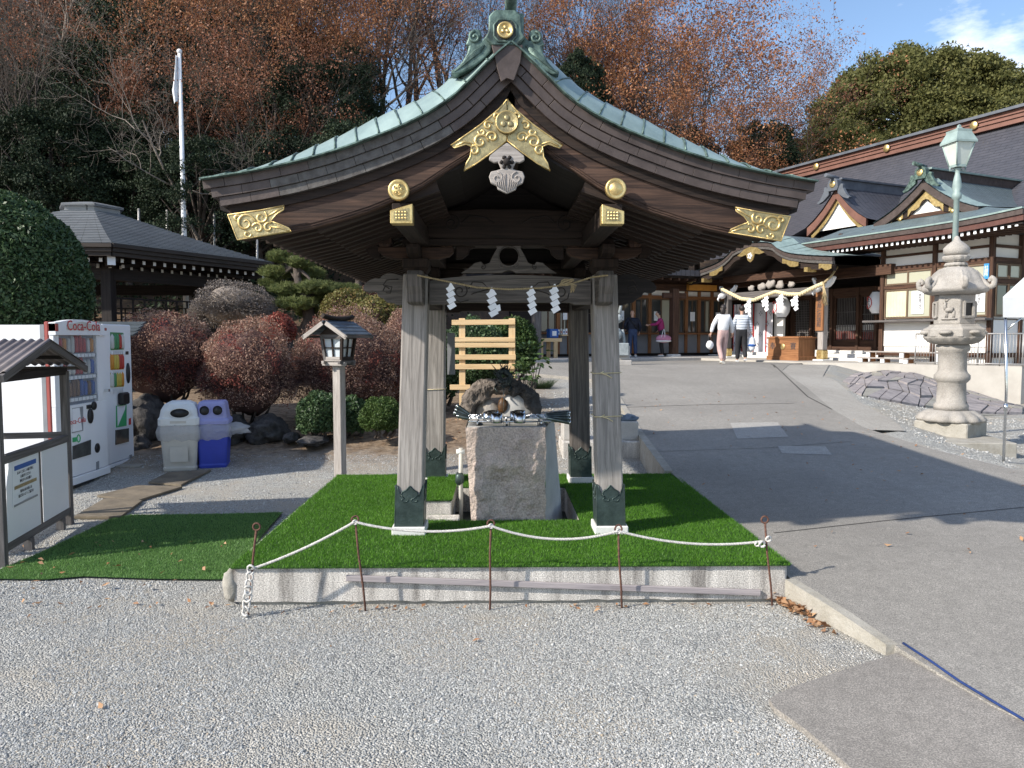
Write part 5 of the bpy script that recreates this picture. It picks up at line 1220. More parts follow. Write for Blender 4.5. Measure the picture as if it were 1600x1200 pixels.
# porch posts, beams
uPl, uPr = -4.25, 0.0; zF = .93
for u in (uPl, uPr):
    hb(u-.2, u+.2, -.2, .2, .9, 1.0, 'post_base', m_white_g, bev=.02); hb(u-.13, u+.13, -.13, .13, 1.0, 1.28, 'gilded_post_shoe', m_gold, bev=.03); hb(u-.105, u+.105, -.105, .105, 1.28, 3.3, 'porch_post', m_pale if u == 0 else m_grave, bev=.02)  # right post paler: sunlight is put into its wood colour
    for q in (-1, 1):
        mb = MB(); mb.prism([(u+q*x, y) for x, y in ((.1, 3.16), (.22, 3.2), (.33, 3.3), (.42, 3.46), (.38, 3.5), (.3, 3.42), (.2, 3.36), (.1, 3.34))], (0, .06, 0), (1, 0, 0), (0, 0, 1), .12); mb.build('white_carved_nose', m_paper, hall, local=True)
    mb = MB(); mb.blob((u, -.28, 3.12), (.09, .16, .1), 3, .3, 3, 2); mb.tube([(u, -.38, 3.1), (u, -.46, 3.0), (u, -.42, 2.93)], [.045, .03, .015], 6); mb.build('white_carved_nose', m_paper, hall, local=True)
    hb(u-.16, u+.16, -.16, .16, 3.30, 3.42, 'bearing_block', m_shrine)
zb2 = S(1215, 444, 0)[1]
hb(uPl, uPr, -.08, .08, 2.98, 3.22, 'rainbow_beam', m_grave, bev=.03); hb(uPl-.2, uPr+.2, -.1, .1, 3.58, 3.82, 'upper_beam', m_shrine, bev=.02)
mb = MB()
for x, y, r in ((-2.6, 3.36, .13), (-2.2, 3.42, .16), (-1.8, 3.36, .13), (-3.1, 3.34, .1), (-1.3, 3.34, .1)): mb.blob((x, 0, y), (r*1.3, .08, r), int(x*9), .5, 3, 2)
mb.build('carved_transom', m_pale, hall, local=True)
hb(-7, uPr+1.6, .9, 1.2, 3.5, 3.8, 'eave_beam', m_shrine)
# facade behind the porch
wF = 2.5
hb(-8, 1.2, wF+.25, wF+.5, .9, 5.0, 'hall_wall', m_black); hb(-8, 1.1, wF-.1, wF+.2, 3.05, 3.3, 'lintel', m_shrine); hb(-8, 1.1, wF-.1, wF+.2, 1.22, 1.36, 'threshold', m_shrine)
for w0, w1, z in ((.6, 1.3, 1.03), (1.3, 2.3, 1.14), (2.0, wF+.3, 1.24)): hb(-6.0, 1.1, w0, wF+.3, .9, z, 'stone_step', m_white_g, bev=.01)
def lattice(u0, u1, z0, z1, w, n, mz, name='lattice_door', par=hall, mback=m_black, red=False):
    f = .07; mb = MB(); mb.bb(u0, u1, w-.03, w+.03, z0, z0+.22); mb.bb(u0, u1, w-.03, w+.03, z1-f, z1); mb.bb(u0, u0+f, w-.03, w+.03, z0+.22, z1-f); mb.bb(u1-f, u1, w-.03, w+.03, z0+.22, z1-f)
    d = mb.build(name, m_shrine, par, local=True); mb = MB()
    for i in range(1, n): x = u0+f+(u1-u0-2*f)*i/n; mb.bb(x-.009, x+.009, w-.012, w+.012, z0+.22, z1-f)
    for i in range(1, mz): z = z0+.22+(z1-f-z0-.22)*i/mz; mb.bb(u0+f, u1-f, w-.010, w+.010, z-.009, z+.009)
    mb.build('lattice_bars', m_grave if n > 9 else m_shrine, d, local=True, kind='stuff')
    MB().bb(u0+f, u1-f, w+.05, w+.06, z0+.2, z1-f).build('dark_backing', mback, d, local=True)
    if red: MB().bb(u0+f, u1-f, w+.035, w+.045, z0+.24, z0+.52).build('red_panel', pm('deep_red_lacquer', (.30, .045, .03), None, .5) if 'deep_red_lacquer' not in bpy.data.materials else bpy.data.materials['deep_red_lacquer'], d, local=True); MB().bb(u0+f, u1-f, w+.035, w+.045, z0+.54, z0+.72).build('white_strip', m_plaster, d, local=True)
ed_ = [S(p, 500, wF)[0] for p in (1232, 1240, 1270, 1302, 1343, 1372)]
lattice(ed_[1], ed_[2], 1.36, 3.05, wF, 10, 16); lattice(ed_[2]+.02, ed_[3], 1.36, 3.05, wF, 10, 16); lattice(ed_[3]+.05, ed_[4], 1.36, 3.05, wF, 13, 3, red=True); lattice(ed_[4]+.04, ed_[5]+.3, 1.36, 3.05, wF, 12, 5, red=True)
for e in ed_: hb(e-.05, e+.05, wF-.12, wF+.1, 1.2, 3.3, 'facade_post', m_shrine)
# white curtains with crest pattern left of the doors
m_cloth = pm('white_curtain_cloth', (.74, .72, .76), (.66, .64, .68), .85, scale=3)
for k, (p0, p1) in enumerate(((1146, 1156), (1160, 1175.5), (1177, 1196), (1197, 1207))):
    u0, z0 = S(p0, 549, 1.6); u1, _ = S(p1, 549, 1.6); z1 = S(1180, 474, 1.6)[1]
    cu = thing('hanging_curtain', ['white patterned curtain strip behind the walking couple', 'white curtain strip beside the man in the striped jacket', 'widest white curtain strip with crest prints, left of the offering box', 'narrow white curtain strip just left of the paper lantern'][k], 'curtain', (OX, OY_, 0), ANG, 'curtain strips of the porch')
    MB().grid(lambda u, v: V((u0+(u1-u0)*u, 1.6+.03*math.sin(u*9+k), 1.12+(z1-1.12)*v)), 16, 2, True).build('cloth', m_cloth, cu, local=True)
    MB().bb(u0-.03, u0, 1.585, 1.60, 1.12, z1).build('red_border', m_redp, cu, local=True)
    for q in range(4):
        c = ((u0+u1)/2+(.08 if q % 2 else -.08), 1.5, 1.4+q*.38)
        for a, b in ((0, .06), (.06, 0), (0, -.06), (-.06, 0)): MB().prism([(c[0]+a-.028, c[2]+b), (c[0]+a, c[2]+b-.035), (c[0]+a+.028, c[2]+b), (c[0]+a, c[2]+b+.035)], (0, 1.553, 0), (1, 0, 0), (0, 0, 1), .003).build('crest_print', m_vgrey, cu, local=True)
hb(S(1213, 500, 1.9)[0], S(1227, 500, 1.9)[0], 1.8, 1.9, 1.1, 2.9, 'white_column_cover', m_plaster)
# paper lanterns
def plantern(px, y0, y1, w, r, label):
    u, z1 = S(px, y0, w); _, z0 = S(px, y1, w); t = sthing('paper_lantern', label, 'paper lantern', 'paper lanterns of the hall'); h = z1-z0; c = (u, w, z0)
    pr = [(r*.5, 0)]+[(r*(math.sin(PI*(.12+.76*i/22))**.6)*(1-.02*(i % 2)), h*(.04+.92*i/22)) for i in range(23)]+[(r*.5, h)]
    MB().lathe(pr, c, 24).build('paper_body', m_paper, t, local=True); MB().lathe([(r*.5, -.03), (r*.52, .02)], c, 18).build('lower_ring', m_blackp, t, local=True); MB().lathe([(r*.52, h-.02), (r*.5, h+.03)], c, 18).build('upper_ring', m_blackp, t, local=True)
    MB().tube([(u, w, z1), (u, w, 3.05)], .01, 5).build('cord', m_blackp, t, local=True)
    ring = [V((u-.1+r*.55*math.cos(a), w-math.sqrt(max(.0, r*r-(r*.55*math.cos(a)-.1)**2))-.012, z0+h*.5+r*.7*math.sin(a))) for a in np.linspace(0, 2*PI, 20)[:-1]]
    MB().tube(ring, .012, 5, closed=True).build('red_ring', m_redp, t, local=True)
    text('は\n八', r*.55, (u-.1, w-r-.004, z0+h*.5), (1, .1, 0), (0, 0, 1), m_inkp, t, sp=.85)
plantern(1222, 464, 496, .5, .27, 'white paper lantern hanging behind the straw rope above the offering box')
plantern(1370, 456, 490, 1.6, .25, 'white paper lantern with red ring beside the office post')
# offering box
bu0, bz0 = S(1197, 565, -.75); bu1, _ = S(1247, 565, -.75)
bx = sthing('offering_box', 'brown wooden offering box with gold crest standing before the porch', 'box'); zq = .935
bw = max(.75, bu1-bu0); hb(bu0+.03, bu1-.03, -.72, -.02, zq, 1.62, 'box_body', m_warm, bx, .01); hb(bu0, bu1, -.75, .01, 1.62, 1.68, 'box_lid', m_warm, bx, .01); hb(bu0, bu1, -.745, .0, zq, 1.08, 'box_base', m_warm, bx, .01)
for k in range(8): hb(bu0+.08, bu1-.08, -.68+k*.08, -.65+k*.08, 1.68, 1.70, 'top_slat', m_warm, bx)
cu_ = (bu0+bu1)/2; MB().lathe([(0, .015), (.085, .012), (.1, 0)], (cu_, -.725, 1.38), 18, Matrix.Rotation(PI/2, 3, 'X')).build('gold_crest', m_gold, bx, local=True)
text('奉', .24, (cu_-.32*bw, -.724, 1.38), (1, 0, 0), (0, 0, 1), m_inkp, bx); text('賽', .24, (cu_+.32*bw, -.724, 1.38), (1, 0, 0), (0, 0, 1), m_inkp, bx)
# name board on the right porch post
sb = sthing('name_board', 'tall narrow wooden name board on the right porch post', 'sign')
q0, q1 = S(1284, 517, -.16)[1], S(1284, 456, -.16)[1]
hb(-.15, .15, -.165, -.11, q0, q1, 'board', m_warm, sb, .008); text('高\n宮\n神\n社\n祈\n祷\n殿', .17, (0, -.168, (q0+q1)/2), (1, 0, 0), (0, 0, 1), m_inkp, sb, sp=.8)
# thick straw rope of the porch and its streamers
rope = sthing('sacred_straw_rope', 'thick pale twisted straw rope swagged across the porch', 'rope'); PP = []
pw = -.55
for px, py in ((1128, 452), (1140, 458), (1158, 467), (1178, 469), (1196, 462), (1212, 456), (1232, 460), (1250, 460), (1268, 451), (1286, 443)):
    u, z = S(px, py, pw); PP.append(V((u, pw, z)))
CP = []
for i in range(len(PP)-1):
    for k in range(6): CP.append(PP[i].lerp(PP[i+1], k/6))
mb = MB()
for q in twist(CP+[PP[-1]], .032, .04, .32, 3, 9): mb.tube(q, .036, 7)
mb.build('rope_strands', m_strawp, rope, local=True)
mb = MB(); e = PP[-1]
mb.tube([e, e+V((.1, .2, .2)), e+V((.15, .4, .5))], .035, 6)
for k in range(26): mb.tube([e+V((.03*math.sin(k), 0, 0)), e+V((.08+.05*math.sin(k*1.7), -.03, -.25)), e+V((.12+.09*math.sin(k*2.3), -.05+.04*math.cos(k), -.55-.12*math.cos(k*3)))], .007, 4)
mb.build('rope_tassel', m_straw, rope, local=True, kind='stuff')
for k, (px, py0, py1) in enumerate(((1170, 468, 497), (1197, 463, 486), (1220, 460, 484), (1243, 462, 485))):
    u, z1 = S(px, py0, pw-.05); z0 = S(px, py1, pw-.05)[1]; t = sthing('paper_streamer', ['white folded paper streamer above the man in the striped jacket', 'white folded paper streamer second on the thick rope', 'white folded paper streamer in front of the paper lantern', 'white folded paper streamer nearest the name board'][k], 'paper streamer', 'paper streamers on the thick straw rope')
    h = (z1-z0)/4; wd = .13
    for q in range(4): MB().prism([(u-.08+.015*q, z1-(q+.4)*h), (u+.07+.015*q, z1-(q-.15)*h), (u+.13+.015*q, z1-(q+.6)*h), (u-.0+.015*q, z1-(q+1.2)*h)], (0, pw-.06-.01*q, 0), (1, 0, 0), (0, 0, 1), .004).build('paper_fold', m_paper, t, local=True)
    for q in range(2): MB().prism([(u-.15+.03*q, z1-(q+1.2)*h), (u-.02+.02*q, z1-(q+.75)*h), (u+.03+.02*q, z1-(q+1.5)*h), (u-.09+.02*q, z1-(q+1.95)*h)], (0, pw-.11, 0), (1, 0, 0), (0, 0, 1), .004).build('paper_fold', m_paper, t, local=True)
# low white steps/benches before the office
for k, (p0, p1, py0, py1, w, lab) in enumerate(((1350, 1470, 545, 556, .55, 'upper low step bench with white legs before the office wall'), (1338, 1418, 557, 568, .05, 'lower front step bench with white legs, beside the terrace edge'))):
    u0, z1 = S(p0, py0, w); u1, _ = S(p1, py0, w); z0 = .956; z1 = 1.06+.17*(1-k)
    t = sthing('step_bench', lab, 'bench', 'low step benches of the office'); hb(u0, u1, w, w+.3, z1, z1+.035, 'tread', m_pale, t, .006)
    for q in range(3): uu = u0+.06+(u1-u0-.2)*q/2; hb(uu, uu+.12, w+.02, w+.06, z0, z1, 'leg', m_paper, t); hb(uu, uu+.12, w+.06, w+.28, z0, z1, 'leg_side', m_warm, t)
# railing in front of the office
rl = thing('handrail', 'thin grey steel handrail along the terrace edge in front of the office', 'railing', (E1.x, E1.y, .955)); m_rl = pm('galvanised_rail', (.42, .41, .40), (.34, .33, .32), .5, .5, scale=10)
A = G(1432, 569.5, .955)+V((.1, .25, 0)); B = G(1640, 574, .955)+V((.1, .25, 0)); A.z = B.z = .955
for z in (.05, .80): MB().tube([A+V((0, 0, z)), B+V((0, 0, z))], .02, 8).build('rail', m_rl, rl)
for k in range(7): p = A.lerp(B, k/6); MB().tube([p, p+V((0, 0, .80))], .02, 8).build('rail_post', m_rl, rl)
mb = MB()
for k in range(1, 42):
    if k % 7: p = A.lerp(B, k/42); mb.tube([p+V((0, 0, .05)), p+V((0, 0, .8))], .008, 5)
mb.build('balusters', m_rl, rl, kind='stuff')
# ------------- amulet counter wing (front faces the camera)
UJ = -6.4
ju = sthing('amulet_office', 'long timber amulet counter with orange window frames and grey lower wall', 'building')
def jb(w0, w1, u0, u1, z0, z1, name, m, parent=None, bev=0): return MB().bb(u0, u1, w0, w1, z0, z1).build(name, m, parent or ju, bevel=bev, local=True)
zt_ = lambda px, py: T(px, py, UJ)[1]; wt_ = lambda px: T(px, 500, UJ)[0]
wA, wB = wt_(842), wt_(1136)
z_s = zt_(1000, 520); z_l = zt_(1000, 466); z_b = zt_(1000, 552); z_t = zt_(1000, 453)
jb(wA-1, wB, UJ-.3, UJ-.12, .9, z_t+.5, 'wall_core', m_black); jb(wA-1, wB, UJ-.12, UJ-.02, z_b, z_s-.05, 'lower_wall', m_plasterg); jb(wA-1, wB, UJ-.12, UJ-.03, z_l+.12, z_t, 'wall_panel', m_plaster)
jb(wA-1, wB, UJ-.05, UJ+.28, z_s-.06, z_s, 'counter_board', m_warm, bev=.01); jb(wA-1, wB, UJ-.08, UJ+.04, z_l, z_l+.12, 'lintel', m_warm); jb(wA-1, wB, UJ-.08, UJ+.06, z_t, z_t+.25, 'eave_beam', m_shrine)
jb(wA-1, wB, UJ-.6, UJ+1.5, z_t+.35, z_t+.42, 'soffit', m_black); jb(wA-1.5, wB+1, UJ-3, UJ+1.7, z_t+.42, z_t+.62, 'roof', m_rslate)
for k in range(30): w = wA-1+k*.36; o = jb(w-.035, w+.035, UJ+.1, UJ+1.55, z_t+.26, z_t+.34, 'rafter', m_shrine) if k == 0 else inst('rafter', o.data, ju, loc=(0, k*.36, 0))
cols = [842, 872, 889, 905, 930, 960, 990, 1015, 1052, 1072, 1092, 1112, 1134]
for i, (a, b) in enumerate(zip(cols, cols[1:])):
    wa, wb = wt_(a), wt_(b); jb(wa-.06, wa+.06, UJ-.08, UJ+.03, z_b, z_t, 'window_post', m_warm)
    if i not in (2, 3):
        mid = (wa+wb)/2; fr = window(wa+.06, mid+.03, z_s, z_l, face='u', w=UJ-.03, parent=ju, glass=m_win); window(mid-.03, wb-.06, z_s, z_l, face='u', w=UJ-.05, parent=ju, glass=m_winp if i % 3 == 1 else m_win)
        if i % 2: jb(wa+.2, wa+.42, UJ-.012, UJ-.006, z_s+.45, z_s+.8, 'notice_paper', m_paper, fr)
bmz = jb(wt_(1063), wt_(1106), UJ+.35, UJ+.5, zt_(1080, 455), zt_(1080, 446), 'orange_beam', pm('sunlit_orange_board', (.72, .34, .07), (.6, .28, .06), .5, scale=4))  # sunlight on the wood is painted in as orange
pU = UJ+1.25
wp = T(1053, 500, pU)[0]; jb(wp-.13, wp+.13, pU-.13, pU+.13, .97, 3.4, 'eave_post', m_shrine, bev=.02); jb(wp-.19, wp+.19, pU-.19, pU+.19, .9, 1.07, 'post_base', m_white_g, bev=.02); jb(wp-.5, wp+.5, pU-.07, pU+.07, 3.05, 3.25, 'bracket_arm', m_shrine, bev=.02)
wp2 = T(838, 500, pU)[0]; jb(wp2-.13, wp2+.13, pU-.13, pU+.13, .9, 3.4, 'eave_post', m_grave, bev=.02)
MB().bb(UJ-.3, UJ+2.3, wA-3, T(1165, 560, UJ+2)[0], .75, .985).build('stone_step', m_stone, ju, local=True, bevel=.02)
# counter goods at the left end
tb = sthing('display_table', 'light wooden display table with shelves at the left end of the amulet counter', 'table')
w0, w1 = T(843, 540, UJ+1.0)[0], T(888, 540, UJ+1.0)[0]; zt2 = T(860, 534, UJ+1)[1]
jb(w0, w1-.3, UJ+.5, UJ+1.1, zt2, zt2+.12, 'table_top', m_new, tb); jb(w0+.9, w1+.2, UJ+.3, UJ+.9, zt2+.2, zt2+.24, 'shelf', m_new, tb)
for w in (w0+.05, w0+.55, w1-.5): 
    for uu in (UJ+.55, UJ+1.05): jb(w-.04, w+.04, uu-.04, uu+.04, .98, zt2, 'table_leg', m_new, tb)
bxw, bxz = T(865, 520, UJ+.8)
t = sthing('blue_display_box', 'small blue box with a white sign on the display table', 'box'); jb(bxw-.17, bxw+.17, UJ+.6, UJ+.85, zt2+.125, zt2+.43, 'box_body', m_bluep, t, .02); jb(bxw-.08, bxw+.08, UJ+.852, UJ+.86, zt2+.2, zt2+.36, 'white_sign', m_paper, t)
for k in range(4):
    w, z = T(875+k*4, 510, UJ+.5); t = sthing('paper_packet', ['white packet leaning leftmost on the counter shelf', 'grey packet leaning second on the counter shelf', 'white packet leaning third on the counter shelf', 'rightmost pale packet leaning on the counter shelf'][k], 'packet', 'packets on the amulet counter'); o = MB().bb(UJ+.38, UJ+.42, w-.035, w+.035, zt2+.245, zt2+.42+.03*(k % 2)).build('packet_body', m_paper if k != 1 else m_binw, t, local=True); MB().bb(UJ+.42, UJ+.423, w-.02, w+.02, zt2+.30, zt2+.36).build('printed_mark', m_vred if k % 2 else m_bluep, t, local=True)
# ------------- crazy paved bank in front of the terrace
Nn = V((E2.y-E1.y, -(E2.x-E1.x), 0)).normalized()
def onwall(px, py): d = pdir(px, py); n_ = Nn; t = (E1-CAM).dot(n_)/d.dot(n_); return CAM+d*t
bot = [GG(*p) for p in ((1304, 608), (1345, 620), (1420, 634), (1500, 645), (1598, 648))]; top_ = [onwall(*p) for p in ((1352, 583), (1385, 580), (1432, 584), (1500, 607), (1598, 640))]
top_ = [p+V((-.0, -.02, 0)) for p in top_]
bank = thing('crazy_paved_bank', 'sloping bank of purple grey crazy paving against the terrace wall', 'paved bank', tuple(bot[0]))
def bk(s, t): i = min(3, int(s*4)); f = s*4-i; a = bot[i].lerp(bot[i+1], f); b = top_[i].lerp(top_[i+1], f); return a.lerp(b, t)+V((0, 0, .10*math.sin(PI*t)))
mb = MB(); mb.grid(lambda u, v: bk(u, v)-V((0, 0, .02)), 16, 5, True); mb.grid(lambda u, v: bk(u, 0)-V((0, 0, .3*(1-v)+.02*v)), 16, 1); mb.build('mortar_bed', m_kerb, bank)
rn = random.Random(11); NI, NJ = 17, 5; J = {}
for i in range(NI+1):
    for j in range(NJ+1): J[i, j] = ((i+rn.uniform(-.33, .33)*(0 < i < NI)+.5*(j % 2)*(0 < i < NI))/NI, (j+rn.uniform(-.28, .28)*(0 < j < NJ))/NJ)
for i in range(NI):
    for j in range(NJ):
        q = [J[i, j], J[i+1, j], J[i+1, j+1], J[i, j+1]]; cx = sum(p[0] for p in q)/4; cy = sum(p[1] for p in q)/4; h = rn.uniform(.015, .045)
        P = [bk(min(1, cx+(p[0]-cx)*.90), min(1, max(0, cy+(p[1]-cy)*.84))) for p in q]; mb = MB(); b = len(mb.v); mb.v += [tuple(p-V((0, 0, .02))) for p in P]+[tuple(p+V((0, 0, h))) for p in P]
        mb.face((4, 5, 6, 7), [(0, 0)]*4)
        for k in range(4): mb.face((k, (k+1) % 4, 4+(k+1) % 4, 4+k), [(0, 0)]*4)
        mb.build('paving_stone', m_kerb if rn.random() < .1 else m_slab, bank)
# ------------- stone lantern
LY = 10.88
lc = W(1487, 600, LY); 
slb = [G(1440, 690, .26), G(1590, 691, .26), G(1588, 668, .26), G(1400, 665, .26)]
MB().prism([(p.x, p.y) for p in (slb[0], slb[1], slb[1]+V((.25, 1.5, 0)), slb[0]+V((-.1, 1.5, 0)))], (0, 0, -.1), (1, 0, 0), (0, 1, 0), .345).build('stone_slab', m_kerb, bevel=.01, label='long low concrete slab under the stone lantern', cat='slab')
sl_ = thing('stone_lantern', 'tall carved granite lantern with curled roof corners and a deer relief', 'stone lantern', (lc.x, LY, .245)); m_lan = pm('lantern_granite', (.37, .345, .315), (.20, .185, .165), .88, scale=5, bump=.45, bscale=45, fine=.4, fscale=160, lo=.42, hi=.72)
ph = lambda y: W(1487, y, LY).z
c0 = (lc.x, LY, 0); R30 = Matrix.Rotation(rad(38), 3, 'Z')
MB().box((lc.x, LY, (ph(686)+ph(657))/2), (.72, .72, ph(657)-ph(686)), R30).build('base_block', m_kerb, sl_, bevel=.015)
pet = lambda n, k=.1: (lambda a, r, z: 1+k*abs(math.sin(n*a/2)))
MB().lathe([(.40, ph(657)), (.42, ph(653)), (.37, ph(647)), (.28, ph(641)), (.25, ph(640))], c0, 72, mod=pet(12, .12)).build('lotus_base', m_lan, sl_)
MB().lathe([(.225, ph(640)), (.225, ph(632)), (.195, ph(629)), (.185, ph(598)), (.205, ph(596)), (.235, ph(592)), (.235, ph(586)), (.20, ph(582)), (.185, ph(578)), (.185, ph(550)), (.22, ph(547)), (.22, ph(540)), (.20, ph(538))], c0, 40).build('shaft', m_lan, sl_)
MB().lathe([(.22, ph(538)), (.30, ph(535)), (.36, ph(528)), (.365, ph(526))], c0, 72, mod=pet(16, .08)).build('lotus_bowl', m_lan, sl_)
hx = rad(14)
MB().lathe([(.40, ph(527)), (.41, ph(525)), (.41, ph(514)), (.33, ph(510)), (.33, ph(507))], c0, 6, ph=hx).build('middle_platform', m_lan, sl_, bevel=.01)
for k in range(6):
    a = hx+PI/6+k*PI/3; nn = V((math.cos(a), math.sin(a), 0)); tt = V((-nn.y, nn.x, 0)); c = V(c0)+nn*.357+V((0, 0, (ph(525)+ph(514))/2))
    MB().blob(c, (.09, .09, .035), k, .25, 3, 2).build('cloud_relief', m_lan, sl_)
zl0, zl1 = ph(507), ph(461)
MB().lathe([(.27, zl0), (.27, zl1)], c0, 6, ph=hx).build('light_chamber', m_lan, sl_, bevel=.008)
for k in range(6):
    a = hx+PI/6+k*PI/3; nn = V((math.cos(a), math.sin(a), 0)); tt = V((-nn.y, nn.x, 0)); c = V(c0)+nn*.236+V((0, 0, (zl0+zl1)/2))
    if nn.dot(V((-.82, -.57, 0))) > .8:   # the face turned to the left carries the animal
        mb = MB(); U_ = tt if tt.x > 0 else -tt
        P = lambda x, z: c+U_*x+V((0, 0, z))+nn*.008
        mb.tube([P(-.05, -.02), P(0, .0), P(.05, -.01)], [.03, .04, .035], 8); mb.tube([P(-.045, 0), P(-.06, .06), P(-.05, .10)], [.028, .02, .018], 8); mb.tube([P(-.05, .10), P(-.085, .09)], [.02, .01], 7)
        for x in (-.05, -.03, .045, .06): mb.tube([P(x, -.02), P(x+.005, -.08), P(x, -.13)], [.014, .009, .007], 6)
        for q in (-1, 1): mb.tube([P(-.045, .11), P(-.04+q*.02, .14), P(-.03+q*.035, .155)], [.006, .005, .003], 5)
        mb.tube([P(-.1, -.135), P(.1, -.135)], .014, 6)
        mb.build('deer_relief', m_lan, sl_)
    elif nn.y < .3:
        U_ = tt if tt.x > 0 else -tt
        MB().prism([(-.065, -.09), (.065, -.09), (.065, .09), (-.065, .09)], c-nn*.0, U_, (0, 0, 1), .004).build('fire_window', m_blackp, sl_)
        mb = MB(); q = [c+U_*x+V((0, 0, z))+nn*.012 for x, z in ((-.08, -.105), (.08, -.105), (.08, .105), (-.08, .105))]
        for i in range(4): mb.beam(q[i], q[(i+1) % 4], .03, .03)
        mb.build('window_frame', m_lan, sl_)
rf = lambda a, r, z: 1-.10*(1-abs(math.cos(3*(a-hx))))*(r > .2)
MB().lathe([(.30, zl1), (.40, ph(458)), (.43, ph(455)), (.435, ph(451)), (.38, ph(446)), (.345, ph(438)), (.30, ph(428)), (.22, ph(420)), (.12, ph(417)), (.10, ph(415))], c0, 60, mod=rf).build('lantern_roof', m_lan, sl_)
for k in range(6):
    a = hx+k*PI/3; nn = V((math.cos(a), math.sin(a), 0)); P = [V(c0)+nn*r+V((0, 0, ph(y))) for r, y in ((.12, 418), (.26, 427), (.36, 442), (.43, 451), (.48, 448), (.49, 440), (.455, 436), (.43, 440), (.45, 444))]
    Q_ = []
    for i in range(len(P)-1): Q_ += [P[i].lerp(P[i+1], j/3) for j in range(3)]
    MB().tube(Q_, [.026+.012*min(1, i/8)-(.016*max(0, (i-14)/10)) for i in range(len(Q_))], 8).build('curled_corner', m_lan, sl_)
MB().lathe([(.10, ph(417)), (.15, ph(415)), (.13, ph(411)), (.09, ph(410)), (.15, ph(408)), (.175, ph(402)), (.165, ph(400))], c0, 60, mod=pet(12, .07)).build('finial_lotus', m_lan, sl_)
MB().lathe([(.12, ph(400)), (.165, ph(396)), (.17, ph(388)), (.12, ph(382)), (.05, ph(376)), (.03, ph(370)), (0, ph(368))], c0, 36).build('finial', m_lan, sl_)
# ------------- green lamp post behind the lantern
lp = W(1488, 500, 12.2); m_lampg = pm('pale_green_paint', (.30, .385, .37), (.23, .30, .29), .5, scale=6); m_frost = pm('frosted_lamp_glass', (.55, .60, .56), (.5, .55, .5), .25)
lt = thing('lamp_post', 'tall pale green lamp post with a square frosted lantern head', 'lamp post', (lp.x, 12.2, gz(lp.x, 12.2)))
pl = lambda y: W(1488, y, 12.2).z; c0 = (lp.x, 12.2, 0)
MB().lathe([(.07, -.2), (.05, 1), (.042, pl(312)), (.07, pl(310)), (.07, pl(303)), (.05, pl(300)), (.07, pl(292)), (.055, pl(280)), (.036, pl(272)), (.036, pl(266)), (.06, pl(263))], c0, 20).build('pole', m_lampg, lt)
h4 = rad(45+8)
gl_ = MB().lathe([(.115, pl(259)), (.225, pl(224))], c0, 4, ph=h4).build('lamp_glass', m_frost, lt)
for k in range(4): a = h4+k*PI/2; MB().tube([V(c0)+V((.12*math.cos(a), .12*math.sin(a), pl(260))), V(c0)+V((.23*math.cos(a), .23*math.sin(a), pl(223)))], .012, 6).build('glass_bar', m_lampg, lt)
for k in range(2): MB().tube([V(c0)+V((.05*(1-2*k), 0, pl(265))), V(c0)+V((.13*(1-2*k), 0, pl(267))), V(c0)+V((.12*(1-2*k), 0, pl(260)))], .012, 6).build('cradle_arm', m_lampg, lt)
MB().lathe([(.125, pl(262)), (.125, pl(258))], c0, 4, ph=h4).build('lamp_base', m_lampg, lt)
MB().lathe([(.265, pl(225)), (.265, pl(222)), (.18, pl(208)), (.185, pl(204)), (.09, pl(203)), (.03, pl(199)), (.03, pl(196)), (0, pl(194))], c0, 4, ph=h4).build('lamp_roof', m_lampg, lt)
# ------------- tent corner
tn = thing('event_tent', 'corner of a white event tent on a thin steel pole', 'tent', tuple(GG(1568, 722)))
tY = GG(1568, 722).y; tm = pm('white_tent_canvas', (.80, .80, .79), (.74, .74, .74), .7, scale=2, bump=.3, bscale=4)
p0 = W(1567, 496, tY); p1 = W(1567, 464, tY); pe = p1+V((1.6, .35, .75)); 
mb = MB(); q0 = p1+V((2.2, .1, .0)); 
mb.v = [tuple(p) for p in (p0, p0+V((2.2, .1, 0)), q0, p1, p1+V((1.5, 1.2, .72)), p1+V((2.2, 2.4, 0)), p0+V((2.2, 2.4, 0)))]
mb.face((0, 1, 2, 3), [(0, 0)]*4); mb.face((3, 2, 4), [(0, 0)]*3); mb.face((3, 4, 5), [(0, 0)]*3); mb.face((0, 3, 5, 6), [(0, 0)]*4)
o = mb.build('canopy', tm, tn); sd = o.modifiers.new('s', 'SOLIDIFY'); sd.thickness = .004
g = tn.location
pp_ = W(1570, 496, tY+.03)
MB().tube([V((g.x+.02, tY+.03, g.z-.05)), V((g.x+.02, tY+.03, 1.0)), V((pp_.x, tY+.03, p0.z+.2))], .017, 10).build('pole', m_steel, tn)
MB().tube([V((g.x+.02, tY+.03, W(0, 640, tY).z-.04)), V((g.x+.02, tY+.03, W(0, 640, tY).z+.05))], .024, 10).build('pole_joint', m_steel, tn)
MB().tube([W(1574, 515, tY+.03), W(1604, 490, tY+.03)], .012, 8).build('brace', m_steel, tn)
# ================================================================== LEFT SIDE THINGS
def PXp(px, py, X): d = pdir(px, py); t = X/d.x; p = CAM+d*t; return (p.y, p.z)
